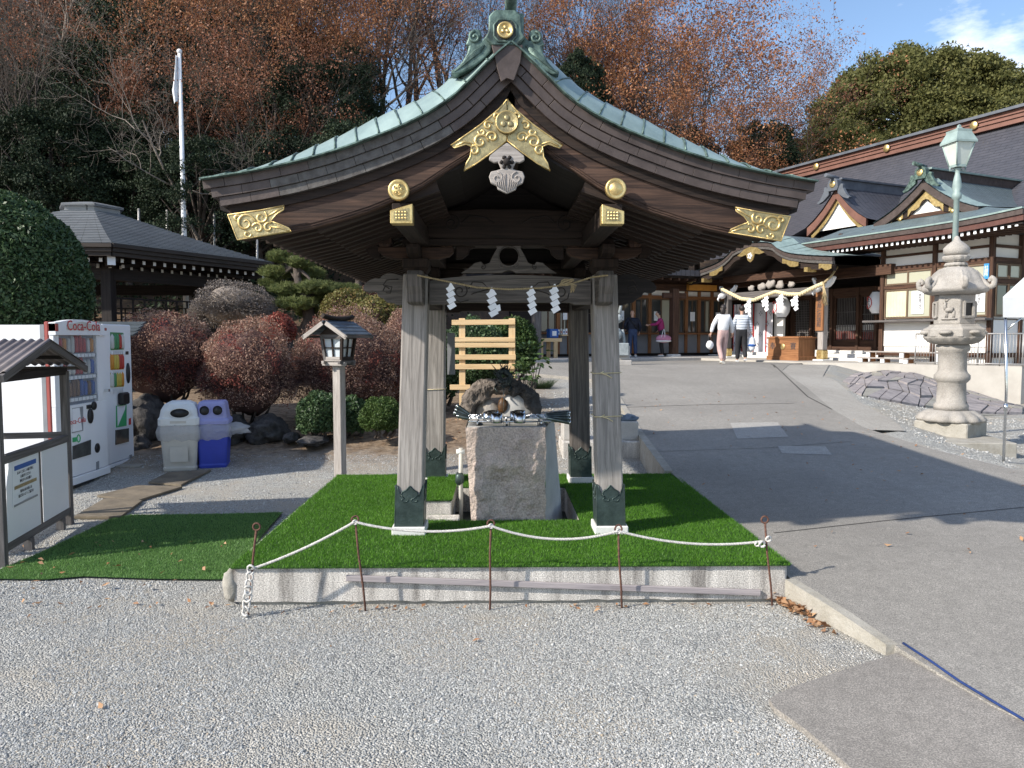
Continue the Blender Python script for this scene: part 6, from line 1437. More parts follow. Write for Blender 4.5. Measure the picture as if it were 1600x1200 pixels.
# ---- vending machines, fronts facing right
X1 = -4.62
vm1 = thing('vending_machine', 'white drinks vending machine with a red trimmed arched header, nearest the roofed stand', 'vending machine', (X1, 7.95, 0), 0, 'drinks vending machines')
def xb(x0, x1, y0, y1, z0, z1, name, m, par, bev=0, **k): return MB().bb(x0, x1, y0, y1, z0, z1).build(name, m, par, bevel=bev, **k)
ya, yb = 7.95, 8.98
xb(X1-.80, X1-.10, ya+.02, yb-.02, .05, 1.785, 'cabinet', m_vend, vm1, .012)
xb(X1-.14, X1-.095, ya+.005, yb-.005, .06, 1.79, 'grey_seam', m_vgrey, vm1)
xb(X1-.095, X1-.05, ya, yb, .04, 1.82, 'red_trim', m_vred, vm1, .01)
# door with recesses: window frame built from strips around the display
wz0, wz1 = PXp(120, 632, X1)[1], PXp(120, 524, X1)[1]; wy0, wy1 = ya+.10, yb-.19
d = xb(X1-.048, X1, ya+.005, yb-.005, .14, wz0, 'door_panel', m_vend, vm1, .006)
xb(X1-.048, X1, wy1, yb-.005, wz0, wz1, 'door_panel', m_vend, vm1, .004); xb(X1-.048, X1, ya+.005, wy0, wz0, wz1, 'door_panel', m_vend, vm1, .004)
xb(X1-.05, X1+.02, ya+.0, yb-.0, .05, .135, 'base_plate', m_vend, vm1, .006)
hd = [(ya, wz1+.002), (yb, wz1+.002), (yb, 1.78)]+[(yb-(yb-ya)*i/12, 1.775+.065*math.sin(PI*i/12)**.7+.02*i/12) for i in range(1, 12)]+[(ya, 1.81)]
MB().prism(hd, (X1-.048, 0, 0), (0, 1, 0), (0, 0, 1), .075).build('header', m_vend, vm1, bevel=.008)
hz = (wz1+.06, 1.80)
hp = MB().prism([(ya+.2, hz[0]), (yb-.16, hz[0]), (yb-.18, hz[1]-.02), ((ya+yb)/2, hz[1]+.03), (ya+.2, hz[1]-.01)], (X1+.0275, 0, 0), (0, 1, 0), (0, 0, 1), .004).build('logo_panel', pm('cream_logo_panel', (.62, .6, .55), None, .4), vm1)
text('Coca-Cola', .155, (X1+.034, (ya+yb)/2+.02, (hz[0]+hz[1])/2+.01), (0, 1, 0), (0, 0, 1), m_redp, hp, ext=.001)
MB().prism([(ya+.0, 1.72), (ya+.05, 1.72), (ya+.05, 1.80), (ya, 1.80)], (X1-.05, 0, 0), (0, 1, 0), (0, 0, 1), .078).build('red_corner', m_vred, vm1); xb(X1-.05, X1+.03, yb-.06, yb+.004, wz1+.05, 1.775, 'red_corner', m_vred, vm1, .01)
xb(X1-.046, X1-.042, wy0, wy1, wz0, wz1, 'display_back', pm('display_blue_grey', (.20, .25, .36), (.30, .30, .34), .5, scale=4), vm1)
cols_ = [pm('can_'+n, c, None, .35) for n, c in (('red', (.45, .04, .03)), ('white', (.6, .6, .58)), ('green', (.06, .25, .1)), ('blue', (.05, .12, .4)), ('brown', (.2, .1, .04)), ('orange', (.6, .25, .03)), ('yellow', (.55, .42, .08)))]
rc = random.Random(9)
def cans(y0, y1, z, h, n, X, par, pal):
    for i in range(n):
        y = y0+(y1-y0)*(i+.5)/n; r = (y1-y0)/n*.36; hh = h*(1 if (i//3) % 2 else .85)
        MB().lathe([(r*.7, 0), (r, .02), (r, hh-.03), (r*.6, hh)], (X-.022, y, z), 10).build('sample_drink', cols_[rc.choice(pal)], par)
n_ = 9
for k, pal in enumerate(((0, 0, 1, 0, 5), (1, 3, 1, 1, 0), (3, 4, 4, 2, 3))):
    z = wz0+.085+(2-k)*(wz1-wz0)/3.15; cans(wy0+.02, wy1-.02, z, .19, n_, X1-.01, vm1, pal)
    xb(X1-.04, X1-.004, wy0, wy1, z-.05, z-.004, 'shelf', m_vgrey, vm1)
    for i in range(n_): y = wy0+.03+(wy1-wy0-.06)*(i+.5)/n_; xb(X1-.004, X1+.002, y-.03, y+.028, z-.048, z-.012, 'price_button', m_paper, vm1)
gl = NT('clear_pane'); gl.b.inputs['Alpha'].default_value = .12; m_clear = gl.fin((.5, .55, .6), .05)
xb(X1+.003, X1+.006, wy0, wy1, wz0, wz1, 'window_pane', m_clear, vm1)
def decal(par, X, q, name, m, d=.006):
    P = [PXp(*p, X) for p in q]; return MB().prism(P, (X-.0+.001, 0, 0), (0, 1, 0), (0, 0, 1), d).build(name, m, par)
decal(vm1, X1, ((112, 638), (129, 635), (129, 673), (112, 677)), 'poster', m_vgrey); q = decal(vm1, X1, ((112, 639), (123, 637), (127, 672), (112, 675)), 'poster_sheet', m_paper, .009)
text('Coca-Cola', .085, (X1+.012, PXp(118, 658, X1)[0], PXp(118, 658, X1)[1]), (0, 1, 0), (0, 0, 1), m_redp, q, ext=.001)
decal(vm1, X1, ((135, 633), (141, 632), (141, 638), (135, 639)), 'bill_slot', m_blackp, .012)
for (px, py, ry, rz_) in ((140.5, 650, .055, .085), (146, 634, .05, .05)):
    y, z = PXp(px, py, X1); MB().lathe([(1, 0), (1, .012), (.8, .02), (0, .02)], (X1, y, z), 20, Matrix(((0, 0, 1), (ry, 0, 0), (0, rz_, 0)))).build('coin_unit', m_blackp, vm1)
decal(vm1, X1, ((113, 684), (119, 683), (119, 690), (113, 691)), 'green_label', m_green)
y, z = PXp(122.5, 685, X1); MB().tube([V((X1+.003, y+.03*math.cos(a), z+.04*math.sin(a))) for a in np.linspace(0, 2*PI, 17)[:-1]], .006, 5, closed=True).build('green_ring', m_green, vm1)
decal(vm1, X1, ((113, 697), (140.5, 687), (140.5, 710), (113, 718)), 'pickup_flap', pm('smoked_flap', (.085, .09, .085), (.05, .05, .05), .15), .012)
y, z = PXp(151.5, 700, X1); MB().lathe([(1, 0), (1, .01), (0, .01)], (X1, y, z), 18, Matrix(((0, 0, 1), (.05, 0, 0), (0, .055, 0)))).build('change_cup', m_blackp, vm1)
decal(vm1, X1, ((150, 722), (154, 720), (154, 737), (150, 739)), 'rating_label', m_vgrey)
xb(X1+.0, X1+.05, yb-.05, yb-.02, 1.02, 1.05, 'lock_handle', m_steel, vm1)
decal(vm1, X1, ((116, 757), (135, 749), (146, 748), (146, 750), (116, 763)), 'kick_slot', m_blackp, .012)
# machine 2
X2 = -4.70
vm2 = thing('vending_machine', 'slim white vending machine with a green leaflet, farther back beside the red bush', 'vending machine', (X2, 9.1, 0), 0, 'drinks vending machines')
ya, yb = 9.10, 9.78
xb(X2-.62, X2-.05, ya, yb-.01, .09, 1.80, 'cabinet', m_vend, vm2, .012); xb(X2-.045, X2, ya+.0, yb, .12, 1.815, 'door', m_vend, vm2, .012); xb(X2-.06, X2+.01, ya-.005, yb+.005, .07, .115, 'base_plate', m_vend, vm2, .006)
xb(X2-.26, X2-.10, ya-.012, ya-.002, 1.63, 1.74, 'green_sticker', m_green, vm2); xb(X2-.26, X2-.10, ya-.012, ya-.002, 1.52, 1.628, 'blue_sticker', m_bluep, vm2)
for k, (p0, p1) in enumerate(((519, 546), (553, 577), (583, 604))):
    q = ((172, p0), (192, p0+1), (193, p1), (172.5, p1+1)); P = [PXp(*p, X2) for p in q]
    dp = MB().prism(P, (X2+.001, 0, 0), (0, 1, 0), (0, 0, 1), .006).build('display_window', [cols_[2], cols_[5], cols_[6]][k], vm2)
    y0, y1 = P[0][0], P[1][0]; z0 = P[2][1]
    for i in range(5): y = y0+(y1-y0)*(i+.5)/5; MB().lathe([(.035, 0), (.042, .02), (.042, .15), (.02, .19)], (X2-.015, y, z0+.01), 10).build('sample_drink', cols_[((1, 2, 2, 0, 1), (5, 6, 6, 0, 0), (1, 2, 6, 6, 5))[k][i]], vm2)
    for i in range(6): y = y0+(y1-y0)*(i+.5)/6; xb(X2+.006, X2+.012, y-.034, y+.034, z0-.058, z0-.015, 'price_button', m_paper, vm2)
decal(vm2, X2, ((196, 549), (200, 549), (200, 554), (196, 554)), 'bill_slot', m_blackp); 
y, z = PXp(199.5, 583, X2); MB().lathe([(1, 0), (1, .012), (0, .02)], (X2, y, z), 18, Matrix(((0, 0, 1), (.045, 0, 0), (0, .13, 0)))).build('coin_unit', m_blackp, vm2)
xb(X2, X2+.07, PXp(183, 620, X2)[0], PXp(195, 620, X2)[0], PXp(190, 632, X2)[1], PXp(190, 613, X2)[1], 'ashtray_box', m_blackp, vm2, .02)
decal(vm2, X2, ((181, 634), (197, 632), (197, 665), (181, 668)), 'green_leaflet', m_green); q = decal(vm2, X2, ((182, 635), (195, 633), (194, 640), (183, 666)), 'leaflet_sheet', m_paper, .009)
decal(vm2, X2, ((180, 672), (200, 669), (200, 690), (180, 695)), 'pickup_flap', bpy.data.materials['smoked_flap'], .012)
decal(vm2, X2, ((201, 654), (204, 653), (204, 663), (201, 664)), 'red_label', m_redp); decal(vm2, X2, ((202, 711), (205.5, 710), (205.5, 716), (202, 717)), 'small_label', m_vgrey); decal(vm2, X2, ((184, 728), (199, 724), (199, 728), (184, 733)), 'kick_slot', m_blackp)
for k, (x, y) in enumerate(((X2-.25, 9.2), (X2+.12, 9.35), (X2+.25, 9.62))):
    o = MB().bb(x-.2, x+.2, y-.1, y+.1, -.02, .085).build('concrete_block', m_kerb, bevel=.008, label=['concrete block propping the slim vending machine at its near corner', 'loose concrete block in front of the slim vending machine', 'farthest concrete block, below the right edge of the slim machine'][k], cat='block', group='concrete blocks at the vending machines')
xb(-6.9, -4.5, 9.92, 10.6, 1.60, 1.66, 'x', m_slate, None) if False else None
m_hslat = pm('dark_slate_slats', (.07, .085, .095), (.045, .055, .06), .6)
# small slate lean-to eave behind machine 2
le_t = thing('lean_to_roof', 'small grey slatted eave sticking out behind the slim vending machine', 'roof', (-5.0, 10.1, 1.7))
for k in range(4): MB().beam((-5.9, 9.95+.0*k, 1.86-.0*k), (-5.9, 9.95, 1.86), .01).v if False else None
for k in range(4):
    mb = MB(); z = 1.84-.045*k; y = 10.35-.14*k; mb.box((-5.50+.03*k, y, z), (1.4, .17, .02), Matrix.Rotation(rad(15), 3, 'X')); mb.build('slat', m_hslat, le_t)
for x in (-5.9, -5.0): xb(x-.03, x+.03, 10.28, 10.34, 0, 1.82, 'support_post', m_black, le_t)
# ---- roofed notice stand
stn = thing('roofed_stand', 'weathered timber stand with corrugated roof and white board panels', 'stand', (-3.7, 6.0, 0))
A = V((-3.57, 5.42, 0)); B = V((-3.80, 6.68, 0)); e1 = (B-A).normalized(); e2 = V((-e1.y, e1.x, 0)); DP = 1.25
def sp(a, b, z): return A+e1*a+e2*b+V((0, 0, z))
Ln = (B-A).length; zt_s = 1.36
for a, b in ((0, 0), (Ln, 0), (0, DP), (Ln, DP)): MB().beam(sp(a, b, -.02), sp(a, b, zt_s), .06, .06, up=e1).build('stand_post', m_grave, stn, bevel=.004)
MB().beam(sp(-.02, 0, .77), sp(Ln+.02, 0, .77), .055, .06).build('top_rail', m_grave, stn, bevel=.004); MB().beam(sp(0, 0, .13), sp(Ln, 0, .13), .04, .06).build('bottom_rail', m_grave, stn); MB().beam(sp(0, DP, .80), sp(Ln, DP, .80), .05, .05).build('back_rail', m_grave, stn)
MB().beam(sp(0, 0, .80), sp(0, DP, .80), .05, .05).build('side_rail', m_grave, stn); MB().beam(sp(Ln, 0, .80), sp(Ln, DP, .80), .05, .05).build('side_rail', m_grave, stn)
MB().beam(sp(Ln*.52, 0, .13), sp(Ln*.52, 0, .77), .035, .03, up=e1).build('mullion', m_grave, stn)
for k in range(2): MB().beam(sp(Ln*(.35+.5*k), 0, .0), sp(Ln*(.35+.5*k), 0, .10), .06, .05, up=e1).build('foot', m_grave, stn)
xr_ = MB(); xr_.beam(sp(.02, DP-.02, .55), sp(Ln-.02, DP-.02, .55), .02, .42); xr_.build('back_board', m_warm, stn)
n3 = -e2
for a, b, z0, z1, skew, nm in ((.05, Ln*.5, .155, .75, .08, 'white_panel'), (Ln*.545, Ln-.04, .155, .745, 0, 'white_panel')):
    q = [(a, z0), (b, z0), (b, z1), (a+skew, z1-.0), (a+skew*.25, (z0+z1)*.62)]
    pn = MB().prism(q, sp(0, -.012, 0), e1, (0, 0, 1), .006 if True else 0).build(nm, m_vend, stn, bevel=.002)
    if skew:
        O = sp(0, -.020, 0)
        ps = MB().prism([(a+.09, .40), (b-.04, .44), (b-.03, .725), (a+.12, .725)], O, e1, (0, 0, 1), .0015).build('notice_sheet', m_paper, pn)
        xb_ = lambda u0, u1, z0, z1, nm, m: MB().prism([(u0, z0), (u1, z0), (u1, z1), (u0, z1)], sp(0, -.0235, 0), e1, (0, 0, 1), .001).build(nm, m, ps)
        xb_(a+.14, b-.07, .665, .70, 'blue_headline', m_bluep); xb_(a+.13, b-.07, .525, .55, 'tan_headline', m_golddk); xb_(a+.11, b-.06, .40, .415, 'grey_strip', m_vgrey)
        lines = ('お知らせ', 'おみくじは この結び所に', 'お結びください', '神社からのお願い', '境内の木の枝には', '結ばないよう ご協力を')
        for i, l in enumerate(lines[1:]): text(l, .026, sp((a+b)/2+.03, -.0245, .64-.033*i-(.045 if i > 2 else 0)), e1, (0, 0, 1), m_inkp, ps, ext=.0005)
# roof
zap, zev = 1.60, 1.375; mid = Ln/2
def rfp(s, t, b): return sp(mid+s*(mid+.16)*t, b, zap-(zap-zev)*t)
for s in (-1, 1):
    mb = MB(); mb.grid(lambda u, v: rfp(s, v, -.14+1.65*u)+V((0, 0, .035+.009*math.sin(u*2*PI*26))), 156, 2, True, flip=s < 0); o = mb.build('corrugated_sheet', pm('brown_grey_corrugated', (.27, .23, .22), (.19, .165, .16), .55, .1, scale=4) if s < 0 else bpy.data.materials['brown_grey_corrugated'], stn); o.modifiers.new('s', 'SOLIDIFY').thickness = .003
    MB().beam(rfp(s, 0, -.12), rfp(s, 1.03, -.12), .03, .055).build('rake_board', m_grave, stn, bevel=.003); MB().beam(rfp(s, 0, 1.45), rfp(s, 1.03, 1.45), .03, .055).build('rake_board', m_grave, stn)
    MB().beam(rfp(s, .97, -.1), rfp(s, .97, 1.45), .04, .03).build('purlin', m_grave, stn); MB().beam(rfp(s, .5, -.1), rfp(s, .5, 1.45), .03, .03).build('purlin', m_black, stn)
MB().beam(sp(0, 0, zt_s), sp(Ln, 0, zt_s), .05, .06).build('tie_beam', m_black, stn); MB().beam(sp(mid, -.1, zap-.0), sp(mid, 1.45, zap-.0), .04, .05).build('ridge_beam', m_black, stn); MB().beam(sp(0, DP, zt_s), sp(Ln, DP, zt_s), .05, .06).build('tie_beam', m_black, stn)
MB().beam(sp(0, 0, 1.36), sp(0, DP, 1.36), .05, .05).build('side_plate', m_black, stn); MB().beam(sp(Ln, 0, 1.36), sp(Ln, DP, 1.36), .05, .05).build('side_plate', m_black, stn)
# ---- litter bins
def bin_(px, py, w, h, mbdy, mlid, label, dome, rz):
    g = GG(px, py); t = thing('litter_bin', label, 'litter bin', (g.x, g.y+.2, g.z), rz, 'litter bins by the rocks')
    hb_ = h*.66
    def sq(r, z, k=.16): return [(x*r, y*r, z) for x, y in ((-1+k, -1), (1-k, -1), (1, -1+k), (1, 1-k), (1-k, 1), (-1+k, 1), (-1, 1-k), (-1, -1+k))]
    def loft(rings, name, m, par=t):
        mb = MB(); 
        for R_ in rings: mb.v += R_
        for i in range(len(rings)-1):
            for k in range(8): mb.face((i*8+k, i*8+(k+1) % 8, i*8+8+(k+1) % 8, i*8+8+k), [(0, 0)]*4)
        mb.face(tuple(reversed(range(8))), [(0, 0)]*8); mb.face(tuple(len(mb.v)-8+k for k in range(8)), [(0, 0)]*8); return mb.build(name, m, par, local=True, bevel=.008)
    r = w/2
    loft([sq(r*.80, 0), sq(r*.84, .04), sq(r*.80, .06), sq(r*.95, hb_)], 'bin_body', mbdy)
    if dome: loft([sq(r*1.0, hb_+.0), sq(r*1.0, hb_+.09), sq(r*.93, hb_+.10), sq(r*.88, h*.88, .3), sq(r*.72, h*.96, .4), sq(r*.45, h, .4)], 'lid', mlid)
    else: loft([sq(r*1.0, hb_), sq(r*1.0, hb_+.05), sq(r*.86, hb_+.08), sq(r*.78, h*.96), sq(r*.7, h)], 'lid', mlid)
    Mx = Matrix.Rotation(PI/2-.12, 3, 'X')
    if dome:
        c = (.02, -r*.90, h*.84); MB().lathe([(1, 0), (1, .02), (0, .02)], c, 24, Mx @ Matrix.Diagonal((.105, .055, 1))).build('opening', m_blackp, t, local=True)
        MB().tube([V(c)+V((.112*math.cos(a), -.018, .06*math.sin(a))) for a in np.linspace(0, 2*PI, 25)[:-1]], .008, 6, closed=True).build('opening_rim', mlid, t, local=True)
    else:
        for x in (-.075, .075): MB().lathe([(.058, 0), (.058, .02), (0, .02)], (x, -r*.79, h*.87), 22, Mx).build('round_opening', m_blackp, t, local=True); MB().tube([V((x+.062*math.cos(a), -r*.79-.018, h*.87+.062*math.sin(a))) for a in np.linspace(0, 2*PI, 21)[:-1]], .007, 6, closed=True).build('opening_rim', mlid, t, local=True)
    if dome:
        MB().bb(-.1, .1, -r*.99, -r*.985, .12, .30).build('moulded_panel', mbdy, t, local=True, bevel=.004)
        MB().bb(-.09, .09, -r*1.012, -r*1.0, hb_+.03, hb_+.06).build('lid_strip', m_binw, t, local=True)
    rb = random.Random(int(px)); mb = MB(); n = 40
    def bagf(u, v):
        a = u*2*PI; rr = r*(.98+.10*math.sin(v*PI)*(1+.8*mnoise.noise(V((math.cos(a)*3, math.sin(a)*3, v*3+px))))+.05*mnoise.noise(V((math.cos(a)*9, math.sin(a)*9, 1)))); m = max(abs(math.cos(a)), abs(math.sin(a))); rr /= m**.85
        return V((rr*math.cos(a), rr*math.sin(a), hb_+.01-.19*v*(1+.35*mnoise.noise(V((math.cos(a)*2, math.sin(a)*2, px))))))
    mb.grid(bagf, n, 5, True); mb.build('plastic_bag', m_bag, t, local=True)
    if not dome: 
        mb = MB(); mb.blob((r*1.25, -.05, hb_-.07), (.17, .06, .07), 5, .45, 2, 3); mb.build('bag_corner', m_bag, t, local=True)
    return t
tb_ = NT('cloudy_plastic_bag'); tb_.b.inputs['Alpha'].default_value = .42; m_bag = tb_.fin((.62, .63, .66), .3, 0, tb_.bump(tb_.noise(tb_.co(), 25, 4), .8, .03))
bin_(274, 737, .46, .84, m_binw, m_binlid, 'pale grey litter bin with a domed white lid and oval opening', True, .25)
bin_(326, 733, .40, .82, m_blue, m_bluel, 'blue litter bin with a lilac lid and two round holes', False, .2)
# boards used as stepping path
bd = [(((115, 812), (165, 782), (222, 786), (188, 812)), 'nearest worn plank board on the gravel by the turf sheet'), (((152, 778), (215, 762), (285, 764), (215, 786)), 'middle worn plank board on the gravel'), (((232, 757), (262, 742), (330, 737), (283, 761)), 'farthest worn plank board, in front of the litter bins')]
for q, lab in bd: sheet(q, 'ground_board', m_board if 'm_board' in globals() else globals().setdefault('m_board', pm('worn_plywood', (.20, .165, .12), (.12, .10, .075), .85, scale=5, bump=.3, bscale=20)), gz, .03, .022, label=lab, cat='board', group='boards laid as a path on the gravel')
# ---- wooden garden lantern
g = GG(532, 752); gl_t = thing('wooden_lantern', 'wooden garden lantern with a shingled gable roof on a grey post', 'lantern', (g.x, g.y, g.z), rad(-22))
zz = lambda y: W(532, y, g.y).z-g.z
def lb(*a): return MB().bb(*a[:6]).build(a[6], a[7], gl_t, local=True, bevel=a[8] if len(a) > 8 else .003)
lb(-.052, .052, -.052, .052, -.1, zz(571), 'lantern_post', m_pale, .006)
z0 = zz(571)
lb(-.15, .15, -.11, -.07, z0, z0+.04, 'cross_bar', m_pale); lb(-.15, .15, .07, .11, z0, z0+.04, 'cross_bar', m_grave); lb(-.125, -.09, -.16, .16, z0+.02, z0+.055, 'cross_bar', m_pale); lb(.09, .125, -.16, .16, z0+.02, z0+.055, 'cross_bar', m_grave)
zb_, zt3 = z0+.06, z0+.34; rb_, rt_ = .105, .135
lb(-rb_, rb_, -rb_, rb_, z0+.04, zb_+.02, 'lantern_floor', m_pale)
m_lite = pm('milky_panes', (.55, .60, .64), (.5, .55, .6), .3)
for a in range(4):
    R = Matrix.Rotation(a*PI/2, 3, 'Z'); f = lambda x, z, y=0: R @ V((x*(rb_+(rt_-rb_)*(z-zb_)/(zt3-zb_)), -(rb_+(rt_-rb_)*(z-zb_)/(zt3-zb_))-y, z))
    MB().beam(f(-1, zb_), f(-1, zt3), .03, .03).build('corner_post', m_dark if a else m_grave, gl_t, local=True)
    p = MB(); p.v = [tuple(f(x, z, -.012)) for x, z in ((-.8, zb_+.01), (.8, zb_+.01), (.8, zt3-.02), (-.8, zt3-.02))]; p.face((0, 1, 2, 3), [(0, 0)]*4); p = p.build('pane', m_lite, gl_t, local=True); p.modifiers.new('s', 'SOLIDIFY').thickness = .004
    MB().beam(f(0, zb_, 0), f(0, zt3, 0), .014, .014).build('glazing_bar', m_dark, p, local=True); MB().beam(f(-.85, (zb_+zt3)/2, 0), f(.85, (zb_+zt3)/2, 0), .014, .014).build('glazing_bar', m_dark, p, local=True)
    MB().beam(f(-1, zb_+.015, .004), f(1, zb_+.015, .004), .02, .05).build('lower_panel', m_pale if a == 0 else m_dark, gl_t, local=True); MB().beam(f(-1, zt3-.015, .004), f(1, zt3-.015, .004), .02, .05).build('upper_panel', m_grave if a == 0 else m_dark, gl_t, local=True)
za, ze = zt3+.155, zt3+.0; m_shing = pm('blue_slate_shingle', (.10, .14, .19), (.06, .08, .11), .45, scale=6)
for s in (-1, 1):
    rs_ = lambda t, y, k=0: V((s*(.02+.25*t), y, za-(za-ze)*t+k))
    for r in range(4):
        for c in range(4):
            y0 = -.27+.54*c/4+.001; y1 = -.27+.54*(c+1)/4-.001; t0, t1 = r/4*.98-.02, (r+1)/4; mb = MB(); P = [rs_(t0, y0, .006), rs_(t0, y1, .006), rs_(t1, y1, .014), rs_(t1, y0, .014)]
            b = [p-V((0, 0, .01)) for p in P]; mb.hexa([b[0], P[0], P[1], b[1], b[3], P[3], P[2], b[2]], .1, .1, .01); mb.build('shingle', m_shing, gl_t, local=True)
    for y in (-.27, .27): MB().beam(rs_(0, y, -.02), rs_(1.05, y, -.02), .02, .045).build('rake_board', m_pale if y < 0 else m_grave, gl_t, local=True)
    MB().beam(rs_(1.02, -.28, -.012), rs_(1.02, .28, -.012), .02, .03).build('eave_board', m_grave, gl_t, local=True)
MB().prism([(-.14, ze+.01), (.14, ze+.01), (0, za-.03)], (0, -.15, 0), (1, 0, 0), (0, 0, 1), .01).build('gable_board', m_dark, gl_t, local=True); MB().prism([(-.14, ze+.01), (.14, ze+.01), (0, za-.03)], (0, .16, 0), (1, 0, 0), (0, 0, 1), .01).build('gable_board', m_dark, gl_t, local=True)
rp2 = MB().tube([V((0, -.30+.6*i/8, za+.03+.03*abs(i/4-1)**2)) for i in range(9)], .03, 4); rp2.build('ridge_board', m_dark, gl_t, local=True)
# ---- hexagonal rest pavilion
A = W(175, 380, 14.0); zE2 = A.z; Rr = 3.96; a1 = math.atan2(.884, .467); ctr = V((A.x, 14.0, 0))+V((math.cos(a1+rad(60)), math.sin(a1+rad(60)), 0))*Rr
hx_ = thing('rest_pavilion', 'dark hexagonal rest pavilion with a low grey layered roof and white rafter ends', 'pavilion', (ctr.x, ctr.y, 0))
m_hroof = rowroof('grey_blue_layered_roof', (.27, .285, .30), (.19, .20, .215), 7.5, .38); m_hfas = wood('dark_layered_fascia', (.065, .052, .045), (.035, .028, .025), fr=60, bump=.5)  # roof grey lightened and blued to carry its sheen
vx = [ctr+V((math.cos(math.atan2(A.y-ctr.y, A.x-ctr.x)+k*PI/3), math.sin(math.atan2(A.y-ctr.y, A.x-ctr.x)+k*PI/3), 0))*Rr for k in range(6)]
zap2 = W(149, 330, ctr.y).z
for k in range(6):
    a, b = vx[k], vx[(k+1) % 6]
    def hs(u, v): p = a.lerp(b, u); q = ctr; w_ = v*.86; return p.lerp(q, w_)+V((0, 0, zE2+(zap2-zE2)*(.85*w_+.15*w_*w_)/.86*.98))
    nrow = 20
    mb = MB()
    for r in range(nrow):
        v0, v1 = r/nrow, (r+1)/nrow
        mb.grid(lambda u, v: hs(u, v0+(v1-v0)*v)+V((0, 0, .022*(1-v))), 10, 1, False, 4, .1); mb.grid(lambda u, v: hs(u, v0)+V((0, 0, .022*v)), 10, 1, False, 4, .1)
    mb.build('roof_slope', m_hroof, hx_)
    for j in range(3):
        o_ = ctr+(a-ctr)*(1-.012*j); p_ = ctr+(b-ctr)*(1-.012*j)
        MB().beam(o_+V((0, 0, zE2-.035-.075*j)), p_+V((0, 0, zE2-.035-.075*j)), .08, .07).build('eave_fascia', m_hfas, hx_)
    mb = MB(); mb.grid(lambda u, v: (a.lerp(b, u)).lerp(ctr, .04+.9*v)+V((0, 0, zE2-.22+.5*v)), 2, 2, False, flip=True); mb.build('soffit', m_black, hx_)
    if k in (0, 5, 1):
        n = 17
        for i in range(n):
            p = a.lerp(b, (i+.6)/n); inn = (ctr-(a+b)/2).normalized()
            for dd, dz, sz_ in ((.25, -.27, .075), (.62, -.36, .065)):
                q = p+inn*dd+V((0, 0, zE2+dz)); mb = MB(); mb.beam(q, q+inn*.9+V((0, 0, .12)), sz_*.8, sz_); mb.cm = 1; mb.beam(q-inn*.004, q-inn*.001, sz_*.82, sz_*1.02); mb.build('rafter', [m_black, m_paper if dd < .3 else m_binw], hx_)
    c = a+(ctr-a)*.05+V((0, 0, zE2-.30)); mb = MB(); mb.beam(c, c+(ctr-a)*.2, .13, .15); mb.cm = 1; dd = (ctr-a).normalized(); mb.beam(c-dd*.005, c-dd*.001, .135, .155); mb.build('hip_rafter', [m_black, m_paper], hx_)
    pp = ctr+(a-ctr)*.78; MB().beam(pp, pp+V((0, 0, zE2-.3)), .2, .2, up=(1, 0, 0)).build('pavilion_post', m_black, hx_, bevel=.01)
    p2 = ctr+(b-ctr)*.78
    MB().beam(pp+V((0, 0, zE2-.48)), p2+V((0, 0, zE2-.48)), .14, .26).build('tie_beam', m_black, hx_)
    if k in (1, 2, 3, 0):
        lat = MB(); zl, zh = 1.0, zE2-.95
        for i in range(1, 12): q = pp.lerp(p2, i/12); lat.beam(q+V((0, 0, zl)), q+V((0, 0, zh)), .03, .03)
        for i in range(6): lat.beam(pp+V((0, 0, zl+(zh-zl)*i/5)), p2+V((0, 0, zl+(zh-zl)*i/5)), .03, .03)
        lat.build('lattice_screen', m_black, hx_, kind='stuff'); 
        MB().beam(pp+V((0, 0, .5)), p2+V((0, 0, .5)), .06, 1.0).build('low_wall', m_black, hx_)
fz_ = zap2-.18
MB().lathe([(.72, fz_-.05), (.72, fz_+.08), (.62, fz_+.09), (.62, fz_+.2), (.70, fz_+.21), (.70, fz_+.26), (.2, fz_+.36), (0, fz_+.38)], (ctr.x, ctr.y, 0), 6, ph=math.atan2(A.y-ctr.y, A.x-ctr.x)).build('roof_cap', m_hroof, hx_)
# ---- flagpole
f0 = W(280, 84, 21); f1 = W(288, 372, 21)
fp = thing('flagpole', 'tall white flagpole rising behind the rest pavilion', 'flagpole', (f1.x, 21, gz(f1.x, 21)))
MB().tube([V((f1.x, 21, gz(f1.x, 21)-.1)), V((f1.x, 21, f0.z))], [.085, .045], 14).build('pole', m_paper, fp); MB().blob((f1.x, 21, f0.z+.06), (.07, .07, .07), 1, 0, 1, 2).build('ball_finial', m_paper, fp)
fl = thing('flag', 'limp white flag hanging folded from the top of the flagpole', 'flag', (f1.x, 21, W(0, 105, 21).z)); zf1, zf0 = W(0, 86, 21).z, W(0, 155, 21).z
MB().grid(lambda u, v: V((f1.x-.06-(.02+.15*(1-abs(1.4*v-.4))**1.2)*u-.02*math.sin(u*9+v*3)*u, 21-.05+.05*math.sin(u*8+v*2), zf0+(zf1-zf0)*v-.12*u*(1-v))), 14, 14, True).build('cloth', m_paper, fl)
